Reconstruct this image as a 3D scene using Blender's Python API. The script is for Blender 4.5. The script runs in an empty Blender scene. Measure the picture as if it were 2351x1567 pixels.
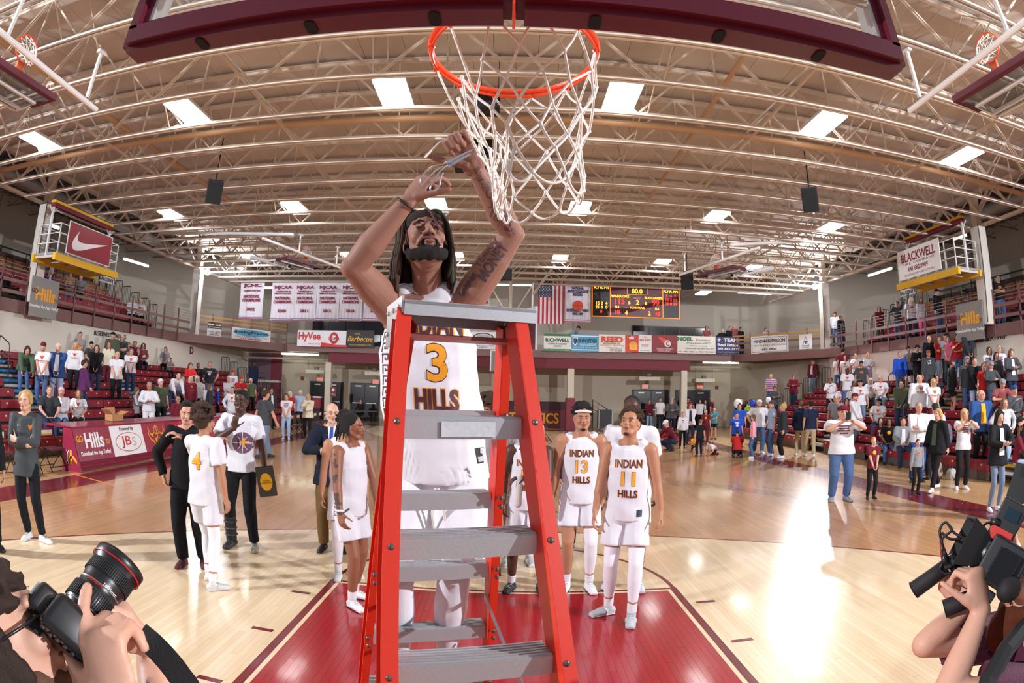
import bpy, bmesh, math, random
import numpy as np
from math import sin, cos, pi, radians as R_
from mathutils import Vector as V, Matrix as M, noise as NZ
from mathutils.bvhtree import BVHTree
SC = bpy.context.scene
COL = SC.collection
# ------------------------------------------------------------------ camera (fisheye lens, f = 19.65 mm on a 36 mm wide sensor, r = f * theta)
FPX = 1283.0
CPOS = V((.008, .222, 2.10)); YAW, PITCH, ROLL = .004, .0853, .023
FW = V((sin(YAW)*cos(PITCH), cos(YAW)*cos(PITCH), sin(PITCH)))
_r = V((cos(YAW), -sin(YAW), 0)); _u = _r.cross(FW)
RT = _r*cos(ROLL) + _u*sin(ROLL); UP = -_r*sin(ROLL) + _u*cos(ROLL)
cd = bpy.data.cameras.new('camera'); cam = bpy.data.objects.new('camera', cd); COL.objects.link(cam); SC.camera = cam
m3 = M((RT, UP, -FW)).transposed(); cam.matrix_world = M.Translation(CPOS) @ m3.to_4x4()
cd.type = 'PANO'; cd.sensor_fit = 'HORIZONTAL'; cd.sensor_width = 36.0; cd.sensor_height = 36.0*1567/2351
cd.panorama_type = 'FISHEYE_LENS_POLYNOMIAL'
cd.fisheye_fov = R_(175); k1 = -1/(FPX*36.0/2351)
cd.fisheye_polynomial_k0 = 0; cd.fisheye_polynomial_k1 = k1
cd.fisheye_polynomial_k2 = cd.fisheye_polynomial_k3 = cd.fisheye_polynomial_k4 = 0
cd.clip_start = .01; cd.clip_end = 200
SC.view_settings.view_transform = 'Standard'; SC.view_settings.look = 'None'
SC.view_settings.gamma = 1; SC.view_settings.use_curve_mapping = False
SC.view_settings.exposure = EXPO = 0.12
SC.cycles.max_bounces = 5; SC.cycles.diffuse_bounces = 3; SC.cycles.glossy_bounces = 3; SC.cycles.transparent_max_bounces = 8
SC.cycles.sample_clamp_indirect = 4; SC.cycles.caustics_reflective = False; SC.cycles.caustics_refractive = False
# measuring: the point of a photograph pixel on a plane of the hall
def ray(px, py):
    a = px-1175.5; b = 783.5-py; q = math.hypot(a, b) or 1e-9; th = q/FPX
    return (RT*a + UP*b)*(sin(th)/q) + FW*cos(th)
def PZ(px, py, z=0.): d = ray(px, py); return CPOS + d*((z-CPOS.z)/d.z)
def PY(px, py, y): d = ray(px, py); return CPOS + d*((y-CPOS.y)/d.y)
def PX(px, py, x): d = ray(px, py); return CPOS + d*((x-CPOS.x)/d.x)
def PD(px, py, D): return CPOS + ray(px, py)*D
# ------------------------------------------------------------------ light
w = bpy.data.worlds.new('world'); SC.world = w; w.use_nodes = True
w.node_tree.nodes['Background'].inputs[0].default_value = (.80, .84, 1, 1); w.node_tree.nodes['Background'].inputs[1].default_value = .42
def lamp(name, kind, loc, energy, col=(1, 1, 1), aim=None, **k):
    l = bpy.data.lights.new(name, kind); l.energy = energy; l.color = col
    for a, b in k.items(): setattr(l, a, b)
    o = bpy.data.objects.new(name, l); COL.objects.link(o); o.location = loc
    if aim: o.rotation_euler = (V(aim)-V(loc)).to_track_quat('-Z', 'Y').to_euler()
    return o
# four flash heads in the corners of the hall; the two far ones are in view
FL = (.93, .95, 1.0)
lamp('strobe_light', 'SPOT', (-15.05, 24.7, 7.3), 8500, FL, (0, 9, 1), spot_size=R_(125), spot_blend=.6, shadow_soft_size=.11, specular_factor=.38)
lamp('strobe_light', 'SPOT', (15.05, 24.6, 7.35), 11000, FL, (0, 9, 1), spot_size=R_(125), spot_blend=.6, shadow_soft_size=.11, specular_factor=.38)
lamp('strobe_light', 'SPOT', (-14.2, -1.5, 7.0), 8500, FL, (2, 12, 1.5), spot_size=R_(140), spot_blend=.6, shadow_soft_size=.11, specular_factor=.38)
lamp('strobe_light', 'SPOT', (14.2, -1.5, 7.0), 10500, FL, (-2, 12, 1.5), spot_size=R_(140), spot_blend=.6, shadow_soft_size=.11, specular_factor=.38)
# ------------------------------------------------------------------ materials
def lin(c):
    if isinstance(c, str):
        c = [int(c[i:i+2], 16)/255 for i in (0, 2, 4)]
    return tuple((x/12.92 if x <= .04045 else ((x+.055)/1.055)**2.4) for x in c[:3])
MATS = {}
def mat(col, rough=.6, metal=0., bump=0., scale=40., vary=0., emit=0., spec=.5, alpha=1., coat=0., stretch=(1, 1, 1), dist=.004, sheen=0., trans=0.):
    key = (col, rough, metal, bump, scale, vary, emit, spec, alpha, coat, stretch, dist, sheen, trans)
    if key in MATS: return MATS[key]
    m = bpy.data.materials.new('m_%s' % (col if isinstance(col, str) else len(MATS))); m.use_nodes = True
    nt = m.node_tree; b = nt.nodes['Principled BSDF']; c = (*lin(col), 1)
    b.inputs['Base Color'].default_value = c; b.inputs['Roughness'].default_value = rough; b.inputs['Metallic'].default_value = metal
    b.inputs['Specular IOR Level'].default_value = spec; b.inputs['Coat Weight'].default_value = coat
    if trans: b.inputs['Transmission Weight'].default_value = trans
    if sheen: b.inputs['Sheen Weight'].default_value = sheen
    if alpha < 1: b.inputs['Alpha'].default_value = alpha
    if emit: b.inputs['Emission Color'].default_value = c; b.inputs['Emission Strength'].default_value = emit
    if bump or vary:
        tc = nt.nodes.new('ShaderNodeTexCoord'); mp = nt.nodes.new('ShaderNodeMapping'); mp.inputs['Scale'].default_value = stretch
        n = nt.nodes.new('ShaderNodeTexNoise'); n.inputs['Scale'].default_value = scale; n.inputs['Detail'].default_value = 4
        nt.links.new(tc.outputs['Object'], mp.inputs[0]); nt.links.new(mp.outputs[0], n.inputs['Vector'])
        if bump:
            bp = nt.nodes.new('ShaderNodeBump'); bp.inputs['Strength'].default_value = bump; bp.inputs['Distance'].default_value = dist
            nt.links.new(n.outputs['Fac'], bp.inputs['Height']); nt.links.new(bp.outputs[0], b.inputs['Normal'])
        if vary:
            mx = nt.nodes.new('ShaderNodeMixRGB'); mx.inputs[1].default_value = tuple(max(0, x*(1-vary)) for x in c[:3])+(1,)
            mx.inputs[2].default_value = tuple(min(1, x*(1+vary)) for x in c[:3])+(1,)
            nt.links.new(n.outputs['Fac'], mx.inputs[0]); nt.links.new(mx.outputs[0], b.inputs['Base Color'])
    MATS[key] = m; return m
def node_mat(name, build):
    m = bpy.data.materials.new(name); m.use_nodes = True; nt = m.node_tree
    build(nt, nt.nodes['Principled BSDF'], lambda t, **k: _nn(nt, t, **k)); return m
def _nn(nt, t, **k):
    n = nt.nodes.new(t)
    for a, b in k.items():
        if a.startswith('i'):
            n.inputs[int(a[1:])].default_value = b
        else: setattr(n, a, b)
    return n
# ------------------------------------------------------------------ objects
def link(name, data, parent=None, m=None, loc=None, **props):
    o = bpy.data.objects.new(name, data); COL.objects.link(o)
    if parent is not None: o.parent = parent
    if loc is not None: o.location = loc
    if m is not None and data is not None:
        if len(data.materials) == 0: data.materials.append(m)
        elif data.materials[0] is not m: o.material_slots[0].link = 'OBJECT'; o.material_slots[0].material = m
    for a, b in props.items(): o[a] = b
    return o
def tag(o, label, cat, group=None):
    o['label'] = label; o['category'] = cat
    if group: o['group'] = group
    return o
def thing(name, label, cat, loc=(0, 0, 0), rz=0, group=None):
    o = link(name, None); o.location = loc; o.rotation_euler = (0, 0, rz); return tag(o, label, cat, group)
def struct(o): o['kind'] = 'structure'; return o
class MB:
    def __init__(s): s.bm = bmesh.new()
    def box(s, a, b, bev=0):
        x0, y0, z0 = a; x1, y1, z1 = b
        v = [s.bm.verts.new(p) for p in ((x0, y0, z0), (x1, y0, z0), (x1, y1, z0), (x0, y1, z0), (x0, y0, z1), (x1, y0, z1), (x1, y1, z1), (x0, y1, z1))]
        fs = [s.bm.faces.new([v[i] for i in q]) for q in ((0, 3, 2, 1), (4, 5, 6, 7), (0, 1, 5, 4), (1, 2, 6, 5), (2, 3, 7, 6), (3, 0, 4, 7))]
        if bev: bmesh.ops.bevel(s.bm, geom=list({e for f in fs for e in f.edges}), offset=bev, segments=2, affect='EDGES')
        return s
    def obox(s, c, hx, hy, hz, ax=(1, 0, 0), ay=(0, 1, 0), az=None):
        ax = V(ax).normalized(); ay = V(ay).normalized(); az = V(az).normalized() if az else ax.cross(ay); c = V(c)
        v = [s.bm.verts.new(c+ax*hx*i+ay*hy*j+az*hz*k) for i, j, k in ((-1, -1, -1), (1, -1, -1), (1, 1, -1), (-1, 1, -1), (-1, -1, 1), (1, -1, 1), (1, 1, 1), (-1, 1, 1))]
        for q in ((0, 3, 2, 1), (4, 5, 6, 7), (0, 1, 5, 4), (1, 2, 6, 5), (2, 3, 7, 6), (3, 0, 4, 7)): s.bm.faces.new([v[i] for i in q])
        return s
    def bar(s, a, b, w, h=None, up=(0, 0, 1)):
        a, b = V(a), V(b); t = (b-a); L = t.length; t.normalize(); h = h or w; up = V(up)
        if abs(t.dot(up)) > .98: up = V((0, 1, 0))
        sx = t.cross(up).normalized(); uz = sx.cross(t)
        return s.obox((a+b)/2, L/2, w/2, h/2, t, sx, uz)
    def tube(s, pts, r, n=8, closed=False, caps=True):
        pts = [V(p) for p in pts]; N = len(pts); rings = []; up = V((0, 0, 1))
        rr = r if isinstance(r, (list, tuple)) else [r]*N
        prev = None
        for i, p in enumerate(pts):
            if closed: t = pts[(i+1) % N]-pts[i-1]
            else: t = pts[min(i+1, N-1)]-pts[max(i-1, 0)]
            t.normalize()
            if prev is None:
                a = up if abs(t.dot(up)) < .9 else V((1, 0, 0)); u = t.cross(a).normalized()
            else: u = (prev-t*prev.dot(t)).normalized()
            prev = u; v = t.cross(u)
            rings.append([s.bm.verts.new(p+(u*cos(2*pi*k/n)+v*sin(2*pi*k/n))*rr[i]) for k in range(n)])
        for i in range(N if closed else N-1):
            A, B = rings[i], rings[(i+1) % N]
            if closed and i == N-1:
                off = min(range(n), key=lambda o: (A[0].co-B[o].co).length); B = B[off:]+B[:off]
            for k in range(n): s.bm.faces.new((A[k], A[(k+1) % n], B[(k+1) % n], B[k]))
        if caps and not closed: s.bm.faces.new(rings[0][::-1]); s.bm.faces.new(rings[-1])
        return s
    def cyl(s, a, b, r, r2=None, n=16): return s.tube([a, b], [r, r if r2 is None else r2], n)
    def quad(s, *p): s.bm.faces.new([s.bm.verts.new(q) for q in p]); return s
    def prism(s, poly, mk, d):
        a = [s.bm.verts.new(mk(u, v, 0)) for u, v in poly]; b = [s.bm.verts.new(mk(u, v, d)) for u, v in poly]; n = len(a)
        s.bm.faces.new(a[::-1]); s.bm.faces.new(b)
        for i in range(n): s.bm.faces.new((a[i], a[(i+1) % n], b[(i+1) % n], b[i]))
        return s
    def ell(s, c, r, rot=None, n=12, m=8):
        c = V(c); rot = rot or M.Identity(3); rows = []
        for i in range(1, m):
            th = pi*i/m; rows.append([s.bm.verts.new(c+rot@V((r[0]*sin(th)*cos(2*pi*k/n), r[1]*sin(th)*sin(2*pi*k/n), r[2]*cos(th)))) for k in range(n)])
        t = s.bm.verts.new(c+rot@V((0, 0, r[2]))); b = s.bm.verts.new(c+rot@V((0, 0, -r[2])))
        for k in range(n):
            k2 = (k+1) % n; s.bm.faces.new((t, rows[0][k], rows[0][k2])); s.bm.faces.new((b, rows[-1][k2], rows[-1][k]))
            for i in range(m-2): s.bm.faces.new((rows[i][k], rows[i+1][k], rows[i+1][k2], rows[i][k2]))
        return s
    def rc(s, a, b, ra, rb, asp=1., side=(1, 0, 0), flat=False, n=14):
        a, b = V(a), V(b); t = b-a; L = t.length
        if L < 1e-5: return s.ell(a, (ra, ra, ra))
        t.normalize(); u = V(side); u = u-t*u.dot(t)
        if u.length < .05: u = V((0, 1, 0)); u = u-t*u.dot(t)
        u.normalize(); v = t.cross(u); prof = []
        if flat: prof = [(0, ra), (L*.5, (ra+rb)/2), (L, rb)]
        else:
            for q in (80, 55, 28): q = R_(q); prof.append((-sin(q)*ra, cos(q)*ra))
            prof += [(0, ra), (L*.5, (ra+rb)/2), (L, rb)]
            for q in (28, 55, 80): q = R_(q); prof.append((L+sin(q)*rb, cos(q)*rb))
        rings = [[s.bm.verts.new(a+t*h+(u*cos(2*pi*k/n)*asp+v*sin(2*pi*k/n))*r) for k in range(n)] for h, r in prof]
        for A, B in zip(rings, rings[1:]):
            for k in range(n): s.bm.faces.new((A[k], A[(k+1) % n], B[(k+1) % n], B[k]))
        s.bm.faces.new(rings[0][::-1]); s.bm.faces.new(rings[-1]); return s
    def loft(s, secs, n=20, sq=1.):
        rings = []
        for c, rx, ry in secs:
            c = V(c); ring = []
            for k in range(n):
                q = 2*pi*k/n; cx, cy = cos(q), sin(q)
                ring.append(s.bm.verts.new(c+V((math.copysign(abs(cx)**sq, cx)*rx, math.copysign(abs(cy)**sq, cy)*ry, 0))))
            rings.append(ring)
        for A, B in zip(rings, rings[1:]):
            for k in range(n): s.bm.faces.new((A[k], A[(k+1) % n], B[(k+1) % n], B[k]))
        s.bm.faces.new(rings[0][::-1]); s.bm.faces.new(rings[-1]); return s
    def mesh(s, smooth=False):
        bmesh.ops.recalc_face_normals(s.bm, faces=s.bm.faces)
        me = bpy.data.meshes.new('mesh'); s.bm.to_mesh(me); s.bm.free()
        if smooth: me.shade_smooth()
        return me
    def add(s, name, m, parent=None, smooth=False, **k): return link(name, s.mesh(smooth), parent, m, **k)
TMP = bpy.data.scenes.new('work')
def evaluate(ob):
    TMP.collection.objects.link(ob); vl = TMP.view_layers[0]; vl.update()
    dg = vl.depsgraph; dg.update(); me = bpy.data.meshes.new_from_object(ob.evaluated_get(dg), depsgraph=dg)
    TMP.collection.objects.unlink(ob); return me
def remesh(mb, vox, smooth=3, fac=.5, flatshade=False):
    me = mb.mesh(); ob = bpy.data.objects.new('tmp', me)
    r = ob.modifiers.new('r', 'REMESH'); r.mode = 'VOXEL'; r.voxel_size = vox
    if smooth: q = ob.modifiers.new('s', 'SMOOTH'); q.factor = fac; q.iterations = smooth
    out = evaluate(ob); bpy.data.objects.remove(ob); bpy.data.meshes.remove(me); out.shade_smooth(); return out
TX = {}
def text_mesh(body, size=1., ext=.01, bold=0., shear=0., width=None, space=1.):
    key = (body, size, ext, bold, shear, width, space)
    if key in TX: return TX[key]
    c = bpy.data.curves.new('t', 'FONT'); c.body = body; c.size = size; c.extrude = ext; c.offset = bold; c.shear = shear; c.align_x = 'CENTER'; c.align_y = 'CENTER'
    c.resolution_u = 3; c.space_character = space; c.space_line = .95
    ob = bpy.data.objects.new('t', c); me = evaluate(ob); bpy.data.objects.remove(ob)
    if width:
        xs = [v.co.x for v in me.vertices]; k = width/(max(xs)-min(xs)); mx = (max(xs)+min(xs))/2
        for v in me.vertices: v.co.x = (v.co.x-mx)*k
    ys = [v.co.y for v in me.vertices]; my = (max(ys)+min(ys))/2
    for v in me.vertices: v.co.y -= my
    me.materials.clear(); TX[key] = me; return me
def frame(o, right, up):
    """orientation matrix: local x = right, local y = up, local z = outward"""
    r = V(right).normalized(); u = V(up).normalized(); n = r.cross(u).normalized(); u = n.cross(r)
    return M.Translation(V(o)) @ M((r, u, n)).transposed().to_4x4()
def put_text(body, mtx, parent, m, size, name='lettering', **k):
    o = link(name, text_mesh(body, size, **k), parent, m)
    o.matrix_local = mtx; return o
def board_item(parent, name, m, poly, mtx, d=.004):
    """flat printed shape lying on a panel"""
    mb = MB(); mb.prism(poly, lambda u, v, t: (u, v, t), d); o = mb.add(name, m, parent); o.matrix_local = mtx; return o
def circ(cx, cy, rx, ry=None, n=28, a0=0, a1=2*pi): 
    ry = ry or rx; e = n if abs(a1-a0-2*pi) < 1e-6 else n+1
    return [(cx+rx*cos(a0+(a1-a0)*i/n), cy+ry*sin(a0+(a1-a0)*i/n)) for i in range(e)]
def rect(x0, y0, x1, y1): return [(x0, y0), (x1, y0), (x1, y1), (x0, y1)]
# ================================================================== the hall
MAROON = mat('7a1f2b', .5); CREAM = mat('cfc6b4', .5)
BEIGE = mat('e0d4c6', .42, vary=.08, scale=6.); BEIGE2 = mat('d2c4b4', .45)
WHITE = mat('e8e8ea', .45); BLACK = mat('101114', .45); STEELW = mat('dcdcdc', .35, .1)
GREYW = mat('b8b0a4', .8, bump=.15, scale=30., vary=.08); WALLW = mat('e2ded2', .7, bump=.1, scale=25., vary=.03)
BROWNR = mat('7c5c58', .5); PURP = mat('6d5361', .7); MARW = mat('6f2433', .65)
def floor_mat(nt, b, N):
    L = nt.links.new
    def mth(op, a, c=None, clamp=False):
        n = N('ShaderNodeMath', operation=op); n.use_clamp = clamp
        for i, x in enumerate((a, c)):
            if x is None: continue
            if isinstance(x, (int, float)): n.inputs[i].default_value = x
            else: L(x, n.inputs[i])
        return n.outputs[0]
    g = N('ShaderNodeNewGeometry'); sp = N('ShaderNodeSeparateXYZ'); L(g.outputs['Position'], sp.inputs[0]); x, y = sp.outputs[0], sp.outputs[1]
    bi = mth('FLOOR', mth('DIVIDE', x, .057)); off = mth('MULTIPLY', mth('FRACT', mth('MULTIPLY', bi, .618034)), 1.7)
    bj = mth('FLOOR', mth('DIVIDE', mth('ADD', y, off), 1.7))
    cb = N('ShaderNodeCombineXYZ'); L(bi, cb.inputs[0]); L(bj, cb.inputs[1])
    wn = N('ShaderNodeTexWhiteNoise'); L(cb.outputs[0], wn.inputs['Vector'])
    mp = N('ShaderNodeMapping'); mp.inputs['Scale'].default_value = (26, 1.6, 1); L(g.outputs['Position'], mp.inputs[0])
    nz = N('ShaderNodeTexNoise'); nz.inputs['Scale'].default_value = 1.6; nz.inputs['Detail'].default_value = 6; nz.inputs['Distortion'].default_value = .6; L(mp.outputs[0], nz.inputs['Vector'])
    f = mth('ADD', mth('MULTIPLY', wn.outputs['Value'], .6), mth('MULTIPLY', nz.outputs['Fac'], .4))
    def ramp(c0, c1):
        m = N('ShaderNodeMixRGB'); m.inputs[1].default_value = (*lin(c0), 1); m.inputs[2].default_value = (*lin(c1), 1); L(f, m.inputs[0]); return m.outputs[0]
    light = ramp('dbbf98', 'eed9b8'); dark = ramp('b08258', 'c89a6e'); out = ramp('bf9464', 'd6b080'); red = ramp('93101c', 'a51522'); mar = ramp('65101c', '781822')
    def mix(fac, a, c):
        m = N('ShaderNodeMixRGB'); L(fac, m.inputs[0]); L(a, m.inputs[1]); L(c, m.inputs[2]); return m.outputs[0]
    def AND(*q):
        r = q[0]
        for z in q[1:]: r = mth('MULTIPLY', r, z)
        return r
    def OR(*q):
        r = q[0]
        for z in q[1:]: r = mth('MAXIMUM', r, z)
        return r
    LT = lambda a, c: mth('LESS_THAN', a, c)
    GT = lambda a, c: mth('GREATER_THAN', a, c)
    ax = mth('ABSOLUTE', x)
    def btw(v, lo, hi): return AND(GT(v, lo), LT(v, hi))
    def near(yy):      # markings of one end; yy measured from the end line
        dy = mth('SUBTRACT', yy, 1.60); d = mth('SQRT', mth('ADD', mth('MULTIPLY', x, x), mth('MULTIPLY', dy, dy)))
        r3 = 6.75; xs = 6.70
        inside = OR(AND(LT(d, r3)), AND(LT(ax, xs-.1), LT(yy, 1.6)))
        arc = AND(btw(d, r3-.05, r3), GT(yy, 1.0))
        dk = mth('SUBTRACT', yy, 5.79); dc = mth('SQRT', mth('ADD', mth('MULTIPLY', x, x), mth('MULTIPLY', dk, dk)))
        circ_ = AND(btw(dc, 1.77, 1.82), GT(yy, 5.79))
        lane = AND(LT(ax, 1.83), LT(yy, 5.79)); laneline = AND(lane, OR(GT(ax, 1.755), GT(yy, 5.745)))
        gap = AND(LT(ax, 1.755), LT(yy, 5.745), OR(GT(ax, 1.715), GT(yy, 5.705)))
        key = AND(LT(ax, 1.715), LT(yy, 5.705))
        mk = AND(btw(ax, 1.90, 2.10), OR(btw(yy, 2.13, 2.44), btw(yy, 3.345, 3.40), btw(yy, 4.31, 4.365), btw(yy, 5.275, 5.33)))
        return inside, OR(arc, circ_, laneline, mk), gap, key
    i1, l1, g1, k1_ = near(y); i2, l2, g2, k2_ = near(mth('SUBTRACT', 28.65, y))
    inn = OR(i1, i2); col = mix(inn, dark, light)
    dm = mth('SUBTRACT', y, 14.325); dcc = mth('SQRT', mth('ADD', mth('MULTIPLY', x, x), mth('MULTIPLY', dm, dm)))
    col = mix(LT(dcc, 1.8), col, light)
    col = mix(OR(k1_, k2_), col, red)
    lines = OR(l1, l2, btw(y, 14.30, 14.35), btw(dcc, 1.78, 1.83))
    col = mix(lines, col, mar)
    o = OR(GT(ax, 7.62), LT(y, 0), GT(y, 28.65)); band = AND(o, LT(ax, 8.52), GT(y, -.9), LT(y, 29.55))
    col = mix(o, col, out); col = mix(band, col, mar)
    L(col, b.inputs['Base Color']); b.inputs['Roughness'].default_value = .24; b.inputs['Coat Weight'].default_value = .55; b.inputs['Coat Roughness'].default_value = .09
    bp = N('ShaderNodeBump'); bp.inputs['Strength'].default_value = .10; bp.inputs['Distance'].default_value = .003
    n2 = N('ShaderNodeTexNoise'); n2.inputs['Scale'].default_value = 2.2; mp2 = N('ShaderNodeMapping'); mp2.inputs['Scale'].default_value = (8, 2.2, 1); L(g.outputs['Position'], mp2.inputs[0]); L(mp2.outputs[0], n2.inputs['Vector'])
    L(n2.outputs['Fac'], bp.inputs['Height']); L(bp.outputs[0], b.inputs['Normal']); L(bp.outputs[0], b.inputs['Coat Normal'])
FLOORM = node_mat('varnished_maple', floor_mat)
fl = struct(MB().box((-22, -4, -.3), (22, 34, -.012)).add('floor', FLOORM))
# strips of the floor, 57 mm wide and 1.7 m long, staggered; the nearest 300 in view one by one
def strip_mesh(L):
    return MB().box((.0006, .0012, -.012), (.0564, L-.0012, 0)).mesh()
near_s, rest = [], MB()
for i in range(-196, 196):
    off = ((i*.618034) % 1.0)*1.7
    for j in range(-2, 21):
        y0 = j*1.7-off; x0 = i*.057; yc = y0+.85
        if yc < -1.2 or yc > 31.8: continue
        if yc > 1.0 and abs(x0) < 1.15*(yc-.2)+1.2 and yc < 7.2: near_s.append((math.hypot(x0, yc-.2), x0, y0))
        else: near_s.append((99+yc, x0, y0))
near_s.sort(); SM = strip_mesh(1.7)
for d, x0, y0 in near_s[:300]: link('floor_board', SM, fl, FLOORM, (x0, y0, 0))
vs, fs = [], []
for d, x0, y0 in near_s[300:]:
    k = len(vs); a, b_, c, e = x0+.0006, y0+.0012, x0+.0564, y0+1.6988
    vs += [(a, b_, 0), (c, b_, 0), (c, e, 0), (a, e, 0), (a, b_, -.012), (c, b_, -.012), (c, e, -.012), (a, e, -.012)]
    fs += [(k, k+1, k+2, k+3), (k, k+4, k+5, k+1), (k+1, k+5, k+6, k+2), (k+2, k+6, k+7, k+3), (k+3, k+7, k+4, k)]
me = bpy.data.meshes.new('boards'); me.from_pydata(vs, [], fs); link('floor_boards', me, fl, FLOORM, kind='stuff')
# roof deck of wood fibre panels between the joists
ZB, ZT, ZD = 7.45, 8.62, 8.72
JY = [7.34+1.292*k for k in range(-5, 17)]
def deck_mat(nt, b, N):
    L = nt.links.new; g = N('ShaderNodeNewGeometry')
    nz = N('ShaderNodeTexNoise'); nz.inputs['Scale'].default_value = 38; nz.inputs['Detail'].default_value = 8; L(g.outputs['Position'], nz.inputs['Vector'])
    n2 = N('ShaderNodeTexNoise'); n2.inputs['Scale'].default_value = 1.1; L(g.outputs['Position'], n2.inputs['Vector'])
    m = N('ShaderNodeMixRGB'); m.inputs[1].default_value = (*lin('c8bfb6'), 1); m.inputs[2].default_value = (*lin('ece2d8'), 1); L(nz.outputs['Fac'], m.inputs[0])
    m2 = N('ShaderNodeMixRGB'); m2.blend_type = 'MULTIPLY'; m2.inputs[0].default_value = .35; L(m.outputs[0], m2.inputs[1]); L(n2.outputs['Fac'], m2.inputs[2])
    L(m2.outputs[0], b.inputs['Base Color']); b.inputs['Roughness'].default_value = .95
    bp = N('ShaderNodeBump'); bp.inputs['Strength'].default_value = .5; bp.inputs['Distance'].default_value = .006; L(nz.outputs['Fac'], bp.inputs['Height']); L(bp.outputs[0], b.inputs['Normal'])
DECK = node_mat('wood_fibre_deck', deck_mat)
ce = struct(MB().box((-15.75, -.5, ZD+.02), (15.75, 33.4, ZD+.2)).add('ceiling', mat('857766', .9)))
pm = MB().box((.004, .004, 0), (.880, 1.288, .03)).mesh(); cells = []
for j, y in enumerate(JY+[JY[-1]+1.292]):
    for i in range(-18, 18):
        cells.append((math.hypot(i*.884, y-1.292), i*.884+(.44 if j % 2 else 0), y-1.292))
cells.sort(); k0 = [c for c in cells if c[2] > 3.2 and abs(c[1]) < c[2]*1.1+2][:300]; ks = set(k0)
for d, x, y in k0: link('ceiling_panel', pm, ce, DECK, (x, y, ZD-.012))
mb = MB()
for c in cells:
    if c not in ks: mb.box((c[1]+.004, c[2]+.004, ZD-.012), (c[1]+.880, c[2]+1.288, ZD+.018))
mb.add('ceiling_panels', DECK, ce, kind='stuff')
# side roofs over the balconies: ribbed steel deck
SIDER = mat('8d8984', .5, .4, vary=.2, scale=3.)
for sx, nm in ((-1, 'left'), (1, 'right')):
    mb = MB(); mb.box((min(sx*15.75, sx*23), -2, 9.35), (max(sx*15.75, sx*23), 34, 9.5))
    o = struct(mb.add('ceiling_'+nm, SIDER)); mb = MB()
    for k in range(60): mb.box((min(sx*15.9, sx*22.9), -1+k*.58, 9.28), (max(sx*15.9, sx*22.9), -.78+k*.58, 9.35))
    mb.add('deck_rib', SIDER, o, kind='stuff')
    mb = MB()
    for k in range(22):
        y = .7+k*1.55; mb.bar((sx*15.8, y, 8.75), (sx*22.8, y, 8.75), .05); mb.bar((sx*15.8, y, 9.22), (sx*22.8, y, 9.22), .05)
        for q in range(9): mb.bar((sx*(15.9+q*.75), y, 8.75 if q % 2 else 9.22), (sx*(16.65+q*.75), y, 9.22 if q % 2 else 8.75), .022)
    mb.add('balcony_roof_joists', mat('8f8378', .5, .2), o, kind='stuff')
# joists across the court
SPAN = 15.6; NP = 13; PL = 2*SPAN/NP
chordB = MB(); chordT = MB()
for s_ in (-1, 1):
    chordB.box((-SPAN, s_*.035-.022+s_*.012, -.055), (SPAN, s_*.035+.022+s_*.012, -.042)); chordB.box((-SPAN, s_*.022-.004, -.05), (SPAN, s_*.022+.004, .035))
chordT.box((-SPAN, -.07, -.02), (SPAN, .07, .0)); chordT.box((-SPAN, -.03, -.08), (SPAN, .03, -.02))
chordB = chordB.mesh(); chordT = chordT.mesh(); H_ = ZT-ZB
def webbar(dx, w=.034):
    mb = MB()
    for s_ in (-1, 1): mb.bar((0, s_*.026, 0), (dx, s_*.026, H_), w, .018, (0, 1, 0))
    return mb.mesh()
wA, wB, wV = webbar(PL/2), webbar(-PL/2), MB().bar((0, 0, 0), (0, 0, H_), .03).mesh()
for y in JY:
    t = thing('roof_joist', 'deep beige steel bar joist spanning the court below the wood fibre ceiling', 'joist', (0, y, ZB), 0, 'roof joists over the court')
    link('bottom_chord', chordB, t, BEIGE); link('top_chord', chordT, t, BEIGE, (0, 0, H_))
    for k in range(NP):
        x = -SPAN+PL*(k+.5); link('web_bar', wA, t, BEIGE, (x, 0, 0)); link('web_bar', wB, t, BEIGE, (x, 0, 0))
        if k < NP-1: link('web_post', wV, t, BEIGE2, (x+PL/2, 0, 0))
# bridging between joists
for x, nm in ((-12.1, 'leftmost'), (-7.6, 'second from left'), (-2.5, 'just left of the hoop'), (2.6, 'just right of the hoop'), (7.7, 'second from right'), (12.2, 'rightmost')):
    t = thing('cross_bridging', 'row of thin crossed beige braces between the roof joists, '+nm, 'bridging', (x, 0, 0))
    for a, b_ in zip(JY, JY[1:]): MB().bar((0, a, ZB), (.15, b_, ZT-.05), .022).add('brace', BEIGE2, t); MB().bar((.15, a, ZT-.05), (0, b_, ZB), .022).add('brace', BEIGE2, t)
for x in (-9.8, -5.0, 5.1, 9.9):
    o = MB().bar((x, 1, ZB+.06), (x, 31, ZB+.06), .05, .05).add('bridging_bar', BEIGE2)
    tag(o, {-9.8: 'leftmost long beige bar running lengthwise on the joist bottoms', -5.0: 'long beige bar running lengthwise on the joists left of the hoop', 5.1: 'long beige bar running lengthwise on the joists right of the hoop', 9.9: 'rightmost long beige bar running lengthwise on the joist bottoms'}[x], 'bar')
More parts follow.
